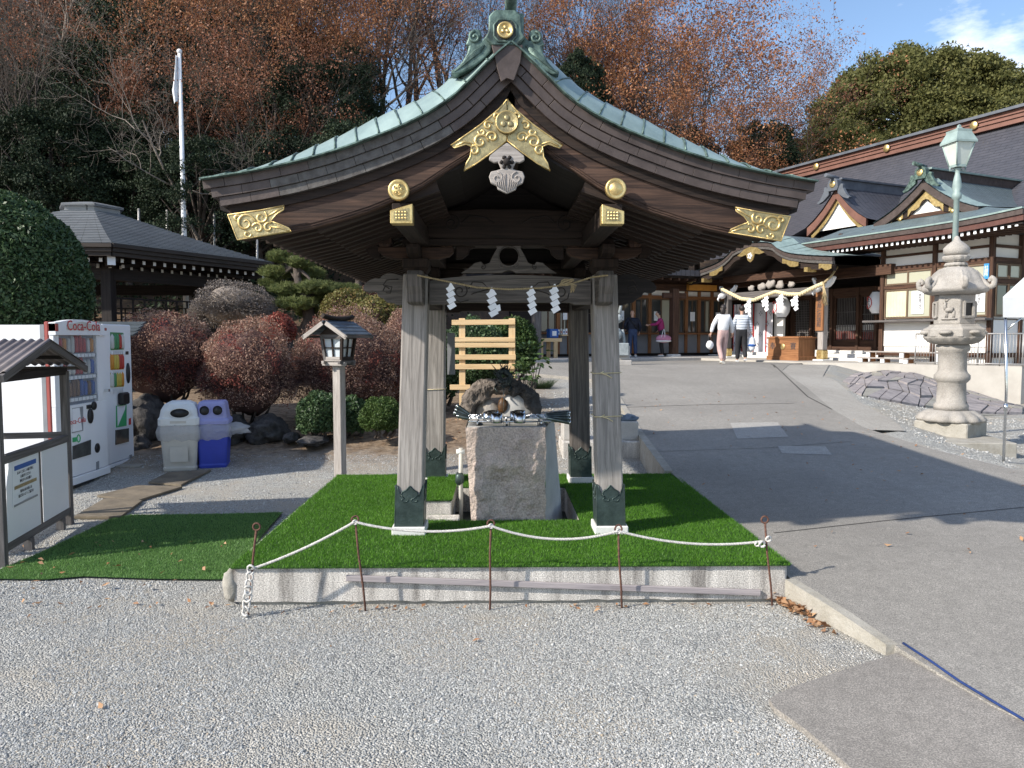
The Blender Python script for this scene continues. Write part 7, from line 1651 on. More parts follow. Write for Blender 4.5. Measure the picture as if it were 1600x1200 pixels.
# ---- pale timber trellis behind the basin
TY = 11.6; tr = thing('timber_trellis', 'fresh pine ladder-like trellis standing before the dark shrubs', 'trellis', (W(760, 600, TY).x, TY, gz(0, TY)))
gzt = gz(0, TY)
for a, b in ((717.5, 727), (795, 805)): x0, x1 = W(a, 550, TY).x, W(b, 550, TY).x; MB().beam(((x0+x1)/2, TY, gzt-.1), ((x0+x1)/2, TY, W(0, 497, TY).z), x1-x0, .045, up=(0, 1, 0)).build('upright', m_new, tr, bevel=.003)
for a, b, y0, y1 in ((706, 805, 500, 508), (705, 805, 527, 534), (705, 805, 535.5, 543), (706, 806, 554, 562), (704, 804, 569, 577), (703, 735, 601, 609), (703, 800, 585, 592)):
    p = W(a, (y0+y1)/2, TY-.045); q = W(b, (y0+y1)/2-(1 if y0 < 510 else 0), TY-.045)
    if y0 == 585: continue
    MB().beam(p, q, .03, (y1-y0)/1180*TY).build('rail', m_new, tr, bevel=.003)
nb = thing('notice_plate', 'narrow grey notice plate fixed to the back of the rear left post', 'sign', (-.45, 7.45, 1.3)); a = W(704, 585, 7.5); b = W(711, 520, 7.5); MB().bb(a.x-.03, b.x, 7.47, 7.49, a.z, b.z).build('plate', m_vgrey, nb)
# ---- stone bench / block behind the right posts
q = GG(1018, 717); sbk = thing('stone_pedestal', 'stepped pale stone block with a folded blue cloth behind the right posts', 'stone block', (q.x-.4, q.y, q.z))
x0, x1 = GG(878, 715).x, q.x; zt4 = W(1018, 690, q.y).z
xb(x0, x1, q.y, q.y+.62, q.z-.15, zt4, 'lower_block', m_conc, sbk, .01); xb(W(965, 690, q.y+.1).x, W(998, 690, q.y+.1).x, q.y+.12, q.y+.52, zt4, W(998, 659, q.y+.12).z, 'upper_block', m_stone, sbk, .01); xb(x0+.02, x0+.22, q.y+.12, q.y+.52, zt4, zt4+.33, 'upper_block', m_stone, sbk, .01)
c = W(983, 655, q.y+.3); MB().blob(V((c.x-.03, q.y+.3, c.z)), (.14, .12, .06), 3, .5, 2, 3).build('folded_cloth', pm('grey_blue_cloth', (.16, .20, .25), (.1, .13, .17), .9), label='crumpled grey blue cloth lying on the stone block', cat='cloth')
# ---- grey guardian statue mostly behind the right front post
q = GG(972, 590); gs = thing('guardian_statue', 'grey guardian statue on a pedestal, half hidden by the right front post', 'statue', (q.x, q.y, q.z))
xb(q.x-.3, q.x+.22, q.y-.25, q.y+.25, q.z-.05, W(0, 563, q.y).z, 'pedestal', m_stone, gs, .02); xb(q.x-.22, q.x+.17, q.y-.2, q.y+.2, W(0, 563, q.y).z, W(0, 540, q.y).z, 'pedestal_top', m_stone, gs, .02)
mb = MB(); m_zinc = pm('zinc_grey_stone', (.33, .36, .37), (.22, .25, .26), .6, scale=8, bump=.4, bscale=20)
mb.blob(W(962, 522, q.y), (.16, .2, .17), 1, .3, 2, 3); mb.blob(W(966, 498, q.y), (.11, .13, .12), 2, .35, 3, 3); mb.tube([W(972, 515, q.y), W(975, 530, q.y), W(975, 541, q.y)], [.05, .04, .045], 8); mb.tube([W(968, 490, q.y), W(970, 478, q.y), W(968, 468, q.y)], [.05, .035, .01], 8); mb.build('beast', m_zinc, gs)
xb(W(966, 0, q.y).x-.02, W(985, 0, q.y).x, q.y-.3, q.y+.1, W(0, 556, q.y).z, W(0, 536, q.y).z, 'offering_shelf', m_zinc, gs, .02)
# ================================================================== VEGETATION
def leaf_quads(P, size, seed, asp=.55, up=0, jit=1.0):
    """one folded leaf quad at each point of P"""
    r = np.random.default_rng(seed); n = len(P)
    d = r.normal(size=(n, 3)); d[:, 2] += up; d /= np.linalg.norm(d, axis=1, keepdims=True)
    e = np.cross(d, r.normal(size=(n, 3))); e /= np.linalg.norm(e, axis=1, keepdims=True)+1e-9
    s = (size*r.uniform(.6, 1.3, n))[:, None]
    v = np.stack([P-d*s, P+e*s*asp, P+d*s, P-e*s*asp], 1).reshape(-1, 3)
    return v, np.arange(n*4).reshape(-1, 4)
def sticks(P0, P1, r0, r1):
    """three sided tapering sticks between the points"""
    P0 = np.asarray(P0, float); P1 = np.asarray(P1, float); d = P1-P0; L_ = np.linalg.norm(d, axis=1, keepdims=True)+1e-9; d = d/L_
    up_ = np.where(np.abs(d[:, 2:3]) > .9, np.array([[1., 0, 0]]), np.array([[0, 0, 1.]])); x = np.cross(d, up_); x /= np.linalg.norm(x, axis=1, keepdims=True)+1e-9; y = np.cross(d, x)
    r0 = np.broadcast_to(np.asarray(r0, float), (len(P0),))[:, None]; r1 = np.broadcast_to(np.asarray(r1, float), (len(P0),))[:, None]
    vs = []
    for P, r in ((P0, r0), (P1, r1)):
        for k in range(3): a = 2*PI*k/3; vs.append(P+x*(math.cos(a)*r)+y*(math.sin(a)*r))
    v = np.stack(vs, 1).reshape(-1, 3); b = np.arange(len(P0))*6
    f = np.concatenate([np.stack([b+k, b+(k+1) % 3, b+3+(k+1) % 3, b+3+k], 1) for k in range(3)])
    return v, f
def gen_tree(seed, H, r0, lean=(0, 0), limbs=8, spread=.9, lv=4, up=.35, kids=(7, 6, 5, 4), wig=.18, first=.3):
    r = random.Random(seed); seg = []; tips = []
    def rv(): return V((r.gauss(0, 1), r.gauss(0, 1), r.gauss(0, 1)))
    def grow(p, d, Ln, rad_, lev):
        n = [9, 7, 5, 3, 2][lev]; q = p.copy(); dd = d.normalized(); pts = [(q.copy(), rad_)]
        for i in range(n):
            dd = (dd+rv()*wig*(.6 if lev == 0 else 1)+V((0, 0, up*(.1 if lev else .05)))).normalized(); q2 = q+dd*(Ln/n); rr = rad_*(1-(i+1)/n*(.75 if lev < lv else .8)); seg.append((q.copy(), q2.copy(), pts[-1][1], rr)); q = q2; pts.append((q.copy(), rr))
        if lev >= lv: tips.append((q.copy(), p.copy())); return
        k = kids[lev] if lev < len(kids) else 3
        for j in range(k):
            t = first+(1-first)*(j+r.random())/k if lev == 0 else .25+.75*(j+r.random())/k; i = min(n-1, int(t*n)); a, ra = pts[i]; b, rb2 = pts[i+1]; f = t*n-i; s = a.lerp(b, f); axis = (b-a).normalized()
            side_ = rv(); side_ = (side_-axis*side_.dot(axis)).normalized(); ang = spread*(.7+.5*r.random())*(1.0 if lev else 1.1-.5*t)
            nd = axis*math.cos(ang)+side_*math.sin(ang)+V((0, 0, up)); grow(s, nd, Ln*(.62-.25*(t if lev == 0 else .4*t))*(.7+.6*r.random()), max(.003, (ra*(1-f)+rb2*f)*.62), lev+1)
    grow(V((0, 0, 0)), V((lean[0], lean[1], 1)), H, r0, 0)
    return seg, tips
def tree_proto(name, label, seed, H, r0, leaves, leafmat, bark, lsize=.07, per=10, clump=.35, group=None, frac=1.0, **k):
    seg, tips = gen_tree(seed, H, r0, **k)
    big = [s for s in seg if s[2] > .04]; small = [s for s in seg if s[2] <= .04]
    t = thing(name, label, 'tree', group=group)
    mb = MB()
    for a, b, ra, rb2 in big: mb.tube([a, b+(b-a)*.06], [ra, rb2], 6 if ra > .12 else 4, cap=False)
    mb.build('trunk', bark, t, local=True)
    v, f = sticks([s[0] for s in small], [s[1] for s in small], [max(.004, s[2]) for s in small], [max(.003, s[3]) for s in small]); arr_mesh('branches', v, f, bark, t)
    if leaves:
        r = np.random.default_rng(seed); T_ = np.array([list(a) for a, b in tips if random.random() < frac]); T_ = T_[np.array([mnoise.noise(V(tuple(p*.62)))+leaves > 0 for p in T_])]
        if len(T_):
            P = np.repeat(T_, per, 0)+r.normal(0, clump, (len(T_)*per, 3)); v, f = leaf_quads(P, lsize, seed); arr_mesh('crown', v, f, leafmat, t)
    return t
m_lbrown = leafm('autumn_russet_leaves', [(.17, .065, .038), (.28, .115, .065), (.37, .165, .095), (.24, .11, .07), (.24, .15, .10)], .3)
m_lorange = leafm('autumn_orange_leaves', [(.24, .09, .045), (.37, .16, .075), (.45, .24, .12), (.28, .12, .065)], .3)
m_lever = leafm('shaded_evergreen_leaves', [(.010, .020, .011), (.018, .034, .016), (.027, .046, .021), (.034, .05, .024)], .12, .75)  # greens darkened to carry the shade of the wooded slope
m_lever2 = leafm('olive_evergreen_leaves', [(.10, .11, .034), (.155, .16, .048), (.21, .205, .07), (.13, .135, .045)], .3, .7)
m_lhedge = leafm('glossy_hedge_leaves', [(.03, .062, .028), (.05, .095, .04), (.075, .13, .055), (.10, .15, .07)], .15, .45)
m_lred = leafm('red_brown_small_leaves', [(.20, .11, .085), (.34, .19, .14), (.44, .29, .22), (.27, .16, .12), (.56, .42, .33)], .3)
m_lred2 = leafm('crimson_small_leaves', [(.28, .06, .05), (.36, .11, .085), (.32, .17, .12)], .3)
m_lgrn = leafm('mid_green_shrub_leaves', [(.035, .07, .018), (.06, .11, .028), (.09, .14, .04)], .2)
m_lpine = leafm('pine_needles', [(.10, .14, .045), (.16, .20, .06), (.24, .27, .10), (.10, .13, .06)], .2)
m_lyel = leafm('yellow_green_leaves', [(.13, .14, .04), (.20, .19, .06), (.12, .11, .04), (.24, .17, .07)], .25)
m_lgrey = leafm('grey_twig_tips', [(.16, .14, .13), (.22, .19, .175), (.11, .10, .09)], .1)
# ---- hill
def hill(x, y):
    y0 = 19.5+ss((x+4.5)/5)*12.5+ss((x-7)/6)*9; top = 9.5-2.0*ss((x-2)/10)-1.5*ss((x-18)/20)
    return gz(0, 18)+.05+min(top, .52*max(0, y-y0)+.0)*(1)+.25*mnoise.noise(V((x*.3, y*.3, 0)))*(1 if y > y0+1 else 0)-.12
xs = np.linspace(-70, 70, 85); ys = np.concatenate([np.linspace(18.5, 60, 56), np.linspace(62, 160, 14)])
vv = np.array([(x, y, hill(x, y)) for x in xs for y in ys]); ni, nj = len(xs), len(ys); ii, jj = np.meshgrid(np.arange(ni-1), np.arange(nj-1), indexing='ij'); a = (ii*nj+jj).ravel()
fa = np.stack([a, a+nj, a+nj+1, a+1], 1); cx = vv[fa].mean(1); keep = (cx[:, 1] > 19.2+12.8*np.array([ss((x+4.5)/5) for x in cx[:, 0]]))
arr_mesh('hill', vv, fa[keep], m_earth, sm=True, kind='structure')
r = np.random.default_rng(4); Pn_ = []
rr_ = random.Random(21)
while len(Pn_) < 1500:
    x = rr_.uniform(-30, -2); y = rr_.uniform(20+12*ss((x+4.5)/5), 36); Pn_.append((x, y, hill(x, y)+.1, rr_.uniform(.3, .9)))
Pn_ = np.array(Pn_); Q_ = np.repeat(Pn_, 34, 0); off_ = r.normal(0, 1, (len(Q_), 3))*Q_[:, 3:4]*np.array([.5, .5, .35]); P = Q_[:, :3]+off_; P[:, 2] = np.maximum(P[:, 2], Q_[:, 2]-.05)+.1
v, f = leaf_quads(P, .07, 3); arr_mesh('hillside_undergrowth', v, f, m_lever, label='dark tangled undergrowth covering the wooded slope', cat='undergrowth', kind='stuff')
# ---- evergreen prototypes
def ever_proto(name, label, seed, R, h, nc, per, lsize, mat, bark=m_bark, group=None, trunk_h=2.0, clr=.20):
    r = np.random.default_rng(seed); rp__ = random.Random(seed); t = thing(name, label, 'tree', group=group)
    C_ = []
    while len(C_) < nc:
        d = r.normal(size=3); d /= np.linalg.norm(d); 
        if d[2] < -.45: continue
        k = r.uniform(.55, 1.0)**.5*(1+.22*mnoise.noise(V(tuple(d*1.9+seed)))); C_.append(d*np.array([R, R, h/2])*k)
    C_ = np.array(C_)+np.array([0, 0, trunk_h+h/2]); cr = R*clr*r.uniform(.7, 1.35, nc)
    d = r.normal(size=(nc*per, 3)); d /= np.linalg.norm(d, axis=1, keepdims=True); d[:, 2] = np.where(r.random(nc*per) < .75, np.abs(d[:, 2]), d[:, 2])
    P = np.repeat(C_, per, 0)+d*np.repeat(cr, per)[:, None]*r.uniform(.45, 1.08, (nc*per, 1))*np.array([1, 1, .95]); v, f = leaf_quads(P, lsize, seed, .6, .3); arr_mesh('crown', v, f, mat, t)
    mb = MB(); mb.tube([(0, 0, -.5), (.05, 0, trunk_h*.6), (-.05, .05, trunk_h+h*.3), (0, 0, trunk_h+h*.75)], [R*.075, R*.06, R*.045, R*.015], 8)
    for k in range(0, nc, max(1, nc//16)): c = C_[k]; z = trunk_h*.8+(c[2]-trunk_h)*.5; mb.tube([(0, 0, z), tuple(.5*c+np.array([0, 0, z*.5+.1])), tuple(c)], [R*.03, R*.018, R*.006], 5)
    mb.build('trunk', bark, t, local=True); return t
gE = 'dark evergreens on the wooded slope'
E_ = [ever_proto('evergreen_tree', 'dark evergreen tree', 31+k, 2.6, 6.5, 120, 330, .05, m_lever, group=gE, trunk_h=1.5) for k in range(3)]
spots = []; rs2 = random.Random(17)
for row, (y, n, x0, x1, s0) in enumerate(((23, 13, -22, -2.5, .66), (27, 11, -26, -5, .85), (32, 10, -31, -6.5, .95), (38, 9, -37, -12, 1.1), (46, 9, -45, -18, 1.15))):
    for i in range(n):
        x = x0+(x1-x0)*(i+.5)/n+rs2.uniform(-.7, .7); spots.append((x, y+rs2.uniform(-1.2, 1.2), s0*rs2.uniform(.8, 1.2)))
where = ['lowest row of the slope', 'second row up the slope', 'middle of the slope', 'upper slope', 'crest of the slope']
used = set()
rowsz = (13, 11, 10, 9, 9); ORD = 'leftmost second third fourth fifth sixth seventh eighth ninth tenth eleventh twelfth thirteenth'.split(); rk_ = [(i, j) for i, n in enumerate(rowsz) for j in range(n)]
for k, (x, y, s) in enumerate(spots):
    o = E_[k % 3]; px = 778+1180*x/y
    lab = 'dark evergreen tree, '+ORD[rk_[k][1]]+(' from the left' if rk_[k][1] else '')+' in the '+where[rk_[k][0]]
    if k < 3: o.location = (x, y, hill(x, y)-.2); o.scale = (s, s, s); o['label'] = lab; o.rotation_euler.z = rs2.uniform(0, 6)
    else: dup(o, (x, y, hill(x, y)-.2), rs2.uniform(0, 6), lab, scale=s)
# big round evergreen behind the main hall and small dark one
bc = W(1432, 190, 50); Rb = 158/1180*50
be = ever_proto('round_evergreen', 'huge round olive green evergreen tree behind the main hall roof', 77, Rb, 10.5, 460, 420, .10, m_lever2, trunk_h=4.5, clr=.14)
be.location = (bc.x, 50, W(0, 78, 50).z-15.2)
bc2 = W(1560, 200, 56); b2 = dup(be, (bc2.x+1, 58, W(0, 150, 58).z-12.5), 2.0, 'lower olive evergreen crown at the right edge behind the hall roof', scale=.82)
bc3 = W(1300, 220, 46); b3 = dup(be, (bc3.x+.3, 46, W(0, 190, 46).z-7.6), 4.1, 'smaller olive crown at the left foot of the huge round evergreen', scale=.5)
sd = W(1190, 190, 40); se = ever_proto('evergreen_tree', 'small dark evergreen tree above the right tip of the pavilion roof', 78, 2.0, 5.4, 110, 260, .06, m_lever, trunk_h=2.5); se.location = (sd.x, 40, W(0, 186, 40).z-7.9)
s2 = dup(se, (W(905, 120, 36).x, 36, W(0, 90, 36).z-7.5), 1.2, 'dark evergreen behind the ridge ornament of the pavilion', scale=(.75, .75, 1.0))
s3 = dup(se, (W(1075, 200, 41).x, 41, W(0, 180, 41).z-8), 3.2, 'dark evergreen low behind the right slope of the pavilion roof', scale=.95)
# ---- leafless and russet trees
gB = 'bare and russet trees on the slope'
Tb = [tree_proto('bare_tree', 'bare tree', 101, 9.5, .17, 0, None, m_bark, group=gB, lv=4, kids=(9, 6, 5, 4), spread=.75, up=.4),
      tree_proto('bare_tree', 'bare tree', 102, 9.5, .15, 0, None, m_barkl, group=gB, lv=4, kids=(8, 6, 5, 4), spread=.95, up=.2, wig=.24)]
Tr = [tree_proto('russet_tree', 'russet tree', 103, 9.5, .18, -.12, m_lbrown, m_bark, .05, 34, .28, gB, lv=4, kids=(9, 6, 5, 4), spread=.8, up=.35),
      tree_proto('russet_tree', 'russet tree', 104, 9.0, .16, -.06, m_lorange, m_bark, .052, 38, .28, gB, lv=4, kids=(9, 6, 5, 4), spread=.85, up=.3, lean=(.08, 0))]
pl_ = [ # px, Y, base px y or z, scale, proto, label
 (60, 27, 1.0, Tb[1], 'pale spreading bare tree at the far left of the slope'), (-40, 23, .8, Tb[1], 'bare tree at the left picture edge above the big hedge'),
 (30, 33, 1.15, Tr[0], 'russet leaved tree at the top left corner'), (340, 27, .85, Tr[1], 'orange russet tree right of the flagpole'), (425, 24, .70, Tr[0], 'low russet tree behind the left tip of the pavilion roof'),
 (395, 33, 1.05, Tb[0], 'bare tree with twisted limbs right of the flagpole'), (470, 30, .98, Tr[1], 'orange leaved tree above the left roof slope'), (540, 36, 1.2, Tr[0], 'tall russet tree above the left roof slope'), (590, 31, 1.05, Tb[1], 'pale limbed bare tree above the left roof slope'),
 (640, 40, 1.2, Tb[0], 'tall bare tree left of the ridge ornament'), (690, 36, 1.1, Tb[0], 'bare tree directly left of the ridge ornament'), (735, 42, 1.25, Tb[1], 'bare tree behind the ridge ornament'), (600, 42, 1.2, Tb[0], 'bare tree on the crest left of the ornament'),
 (840, 40, 1.15, Tb[0], 'bare tree right of the ridge ornament'), (880, 44, 1.2, Tb[0], 'slender bare tree with sky behind it'), (935, 40, 1.2, Tr[1], 'orange leaved tree right of the ridge ornament'), (1010, 43, 1.25, Tr[0], 'tall russet tree against the blue sky'),
 (1090, 42, 1.32, Tr[1], 'broad orange tree reaching toward the open sky'), (1140, 45, 1.15, Tr[0], 'russet tree above the small dark evergreen'), (1060, 38, .8, Tr[0], 'low russet tree above the right roof slope'), (985, 37, .85, Tr[1], 'low orange tree close above the right roof slope'), (1000, 47, 1.3, Tb[0], 'bare tree behind the orange crowns'), (900, 38, .8, Tb[1], 'pale low bare tree above the right roof slope'),
 (1240, 48, .85, Tb[0], 'faint bare tree in the gap before the round evergreen'), (1250, 46, .6, Tr[1], 'small orange tree at the gap before the round evergreen'), (1318, 54, 1.12, Tr[1], 'orange crown left behind the round evergreen'), (1590, 60, 1.0, Tr[1], 'orange tree at the right picture edge behind the roof'),
 (-10, 22, .62, Tb[1], 'pale bare tree lowest at the left picture edge'), (95, 22.5, .70, Tb[0], 'bare tree rising just behind the roof cap of the rest pavilion'), (330, 22.5, .62, Tb[1], 'pale bare tree low to the right of the flagpole'), (300, 24, .74, Tr[0], 'russet tree directly behind the flagpole'), (60, 25, .8, Tr[0], 'russet tree above the clipped hedge'),
 (380, 29, .95, Tr[1], 'orange tree halfway up the slope right of the flagpole'), (520, 27, .8, Tr[1], 'orange tree whose twigs touch the left roof line'), (440, 36, 1.15, Tr[0], 'russet tree high above the left roof tip'), (640, 34, 1.0, Tr[0], 'russet tree low behind the left roof line near the ornament'), (780, 43, 1.2, Tb[0], 'bare tree hidden mostly by the ridge ornament'),
 (1050, 45, 1.4, Tr[1], 'orange tree reaching the top edge above the right roof slope'), (1110, 40, .9, Tr[1], 'orange tree low above the right roof tip'), (1020, 40, 1.05, Tr[1], 'dense orange tree above the middle of the right roof slope'), (1180, 44, .9, Tr[0], 'russet tree left of the gap of open sky'),
 (100, 38, 1.2, Tr[1], 'orange tree high on the left slope'), (250, 37, 1.15, Tr[0], 'russet tree high behind the flagpole'), (310, 41, 1.25, Tr[1], 'orange tree on the crest right of the flagpole'), (460, 42, 1.25, Tr[0], 'russet tree on the crest above the left roof slope'), (380, 45, 1.3, Tb[0], 'bare tree on the crest right of the flagpole'), (180, 44, 1.3, Tr[0], 'russet tree on the crest left of the flagpole')]
seen = set()
for px, Y, s, o, lab in pl_:
    x = (px-778)/1180*Y; z = hill(x, Y)-.3
    if id(o) not in seen: seen.add(id(o)); o.location = (x, Y, z); o.scale = (s,)*3; o['label'] = lab
    else: dup(o, (x, Y, z), rs2.uniform(0, 6), lab, scale=s)
# ---- shrubs
def shrub(name, label, c, r_, mat, n, ls, seed, group=None, core=.76, twigs=300, twm=None, cat='shrub', shell=.76, amp=.22, flat=.0, top=1, mix=None, low=-.75):
    t = thing(name, label, cat, (c[0], c[1], c[2]), 0, group); r = np.random.default_rng(seed); R_ = np.array(r_)
    d = r.normal(size=(n, 3)); d /= np.linalg.norm(d, axis=1, keepdims=True); d = d[d[:, 2] > low]; n = len(d)
    nzv = np.array([mnoise.noise(V((a*1.6+seed, b*1.6, c_*1.6)))+.5*mnoise.noise(V((a*5+seed, b*5, c_*5))) for a, b, c_ in d])
    k = (shell+(1-shell)*r.random(n)**.6)*(1+amp*nzv); cen = np.array([c[0], c[1], c[2]+r_[2]*.92])
    P = cen+d*k[:, None]*R_; P[:, 2] = np.maximum(P[:, 2], c[2]+.02); v, f = leaf_quads(P, ls, seed, .5, .2)
    mi = None
    if mix: red = (np.array([mnoise.noise(V((a*2.5+seed, b*2.5, c_*2.5+4))) for a, b, c_ in d]) > .34); mi = red.astype(np.int32); arr_mesh('foliage', v, f, [mat, mix], t, mi=mi)
    else: arr_mesh('foliage', v, f, mat, t)
    if core: MB().blob(tuple(cen), tuple(R_*core), seed, .15, 2, 3).build('dark_inner_core', twm or m_twig, t)  # added solid dark body: blocks the view through, paints inner shade
    if twigs:
        d2 = r.normal(size=(twigs, 3)); d2 /= np.linalg.norm(d2, axis=1, keepdims=True); d2[:, 2] = np.abs(d2[:, 2])*1.0-.35; e = cen+d2*R_*r.uniform(.96, 1.07, (twigs, 1)); s = cen+d2*R_*.72
        v, f = sticks(s, e, .004, .002); arr_mesh('twigs', v, f, twm or m_twig, t)
    mb = MB(); rr = random.Random(seed)
    for k in range(9): a = rr.uniform(0, 6.28); q = V(tuple(cen))+V((math.cos(a)*R_[0]*.55, math.sin(a)*R_[1]*.55, -R_[2]*.25)); b = V((c[0]+math.cos(a)*.12, c[1]+math.sin(a)*.1, c[2]-.05)); mb.tube([b, b.lerp(q, .5)+V((.04, 0, -.05)), q], [.022, .015, .008], 5)
    mb.build('stems', m_bark, t); return t
def at_(px, Y): x = (px-778)/1180*Y; return x, Y
def sh(px, py0, py1, hw, Y, name, label, mat, n, ls, seed, **k):
    x, _ = at_(px, Y); z1 = W(px, py0, Y).z; z0 = max(gz(x, Y), W(px, py1, Y).z-.0); rz_ = (z1-z0)/1.92; rx = hw/1180*Y
    c = (x, Y, z0); t = shrub(name, label, c, (rx, min(rx, 1.0)*.9, rz_), mat, n, ls, seed, **k)
    return t
gR = 'clipped red brown azaleas'
sh(25, 303, 600, 122, 10.8, 'clipped_hedge', 'big dense dark green clipped hedge dome at the left picture edge', m_lhedge, 42000, .034, 1, cat='hedge', shell=.92, amp=.06, twm=m_lever, core=.84, twigs=100, low=-.95)
sh(262, 478, 640, 78, 11.2, 'clipped_shrub', 'left red brown clipped azalea above the litter bins', m_lred, 22000, .015, 2, group=gR, mix=m_lred2, twigs=2600, low=-.55)
sh(388, 497, 662, 76, 10.9, 'clipped_shrub', 'rounded red brown clipped azalea between the bins and the wooden lantern', m_lred, 24000, .015, 3, group=gR, mix=m_lred2, twigs=2600, low=-.55)
sh(545, 484, 650, 88, 11.8, 'clipped_shrub', 'wide red brown clipped azalea behind the wooden lantern', m_lred, 26000, .016, 4, group=gR, mix=m_lred2, twigs=2800, low=-.6)
sh(640, 480, 560, 40, 12.8, 'clipped_shrub', 'small russet clipped bush behind the left front post', m_lred, 9000, .016, 5, group=gR, twigs=500)
sh(600, 545, 650, 50, 12.2, 'clipped_shrub', 'low red brown bush between the lantern and the left post', m_lred, 14000, .016, 15, group=gR, twigs=1500)
sh(500, 612, 682, 38, 10.4, 'green_shrub', 'dark green shrub at the foot of the wooden lantern, left side', m_lhedge, 9000, .02, 6, twm=m_lever, twigs=100)
sh(548, 620, 680, 28, 10.6, 'green_shrub', 'dark green shrub directly behind the wooden lantern post', m_lhedge, 7000, .02, 7, twm=m_lever, twigs=100)
sh(596, 621, 677, 36, 10.2, 'green_shrub', 'bright green rounded low shrub left of the pavilion post', m_lgrn, 11000, .016, 8, twm=m_lgrn, twigs=300)
sh(370, 436, 520, 66, 14.8, 'grey_shrub', 'leafless grey twiggy clipped bush below the pavilion eaves', m_lgrey, 9000, .016, 9, core=.7, twigs=4200, twm=m_barkl, shell=.85)
sh(437, 488, 540, 26, 14.0, 'low_maple', 'small bright red bush left of the pine trunk', m_lred2, 5000, .025, 10)
sh(590, 462, 530, 50, 14.2, 'mixed_shrub', 'yellow green shrub below the left carved beam nose', m_lyel, 9000, .03, 11, twigs=150)
sh(545, 450, 520, 40, 15.0, 'mixed_shrub', 'olive shrub right of the pine', m_lyel, 7000, .03, 18, twigs=150)
sh(600, 432, 480, 34, 16.0, 'low_maple', 'russet bush under the left eave tip', m_lred, 6000, .025, 12)
sh(620, 470, 520, 34, 15.2, 'green_shrub', 'green shrub between the russet bush and the left post', m_lgrn, 6000, .03, 16)
sh(740, 498, 620, 56, 12.6, 'green_shrub', 'dark shrub behind the left half of the timber trellis', m_lhedge, 15000, .026, 13, twigs=100, twm=m_lever)
sh(802, 494, 590, 40, 13.0, 'green_shrub', 'tall green shrub behind the right upright of the trellis', m_lgrn, 13000, .026, 14, twigs=100, twm=m_lever)
sh(690, 520, 630, 30, 12.4, 'green_shrub', 'dark shrub beside the rear left post', m_lhedge, 8000, .026, 17, twigs=60, twm=m_lever)
# leafy plant with big hand shaped leaves
def bigleaf(px, py, Y, label, seed, n=60, R=.34):
    p = W(px, py, Y); r = random.Random(seed); t = thing('broadleaf_plant', label, 'plant', (p.x, Y, gz(p.x, Y)))
    for k in range(n):
        a = r.uniform(0, 6.28); el = r.uniform(-.2, 1.2); d = V((math.cos(a)*math.cos(el), math.sin(a)*math.cos(el), math.sin(el)*1.1)); c = V((p.x, Y, p.z))+d*R*r.uniform(.6, 1.1); tt = (d+V((0, 0, -.5))).normalized(); s = tt.cross(V((0, 0, 1))).normalized(); mb = MB()
        for q in (-1.0, -.5, 0, .5, 1.0):
            u = (tt*math.cos(q)+s*math.sin(q)); L_ = .11*(1.1-.35*abs(q)); w_ = u.cross(d).normalized()*.02; b = len(mb.v); mb.v += [tuple(c), tuple(c+u*L_*.55+w_), tuple(c+u*L_-d*.02), tuple(c+u*L_*.55-w_)]; mb.face((b, b+1, b+2, b+3), [(0, 0)]*4, True)
        mb.build('leaf', m_lgrn if k % 3 else m_lhedge, t)
    mb = MB()
    for k in range(8): a = k; mb.tube([V((p.x, Y, gz(p.x, Y))), V((p.x+.2*math.cos(a), Y+.2*math.sin(a), p.z))], [.012, .006], 5)
    mb.build('stems', m_bark, t)
bigleaf(826, 568, 11.9, 'broad leaved green plant right of the timber trellis', 3)
bigleaf(818, 590, 11.4, 'lower broad leaved plant beside the lava rock', 4, 30, .22)
# grass tuft
q = GG(845, 612); t = thing('grass_tuft', 'dark strappy grass tuft by the gravel behind the basin', 'plant', tuple(q)); r = np.random.default_rng(6); n = 500; a = r.uniform(0, 6.28, n); L_ = r.uniform(.15, .34, n); b = np.stack([q.x+r.normal(0, .05, n), q.y+r.normal(0, .05, n), np.full(n, q.z)], 1); e = b+np.stack([np.cos(a)*L_, np.sin(a)*L_, L_*.8], 1)
v, f = sticks(b, e, .006, .001); arr_mesh('blades', v, f, m_lhedge, t)
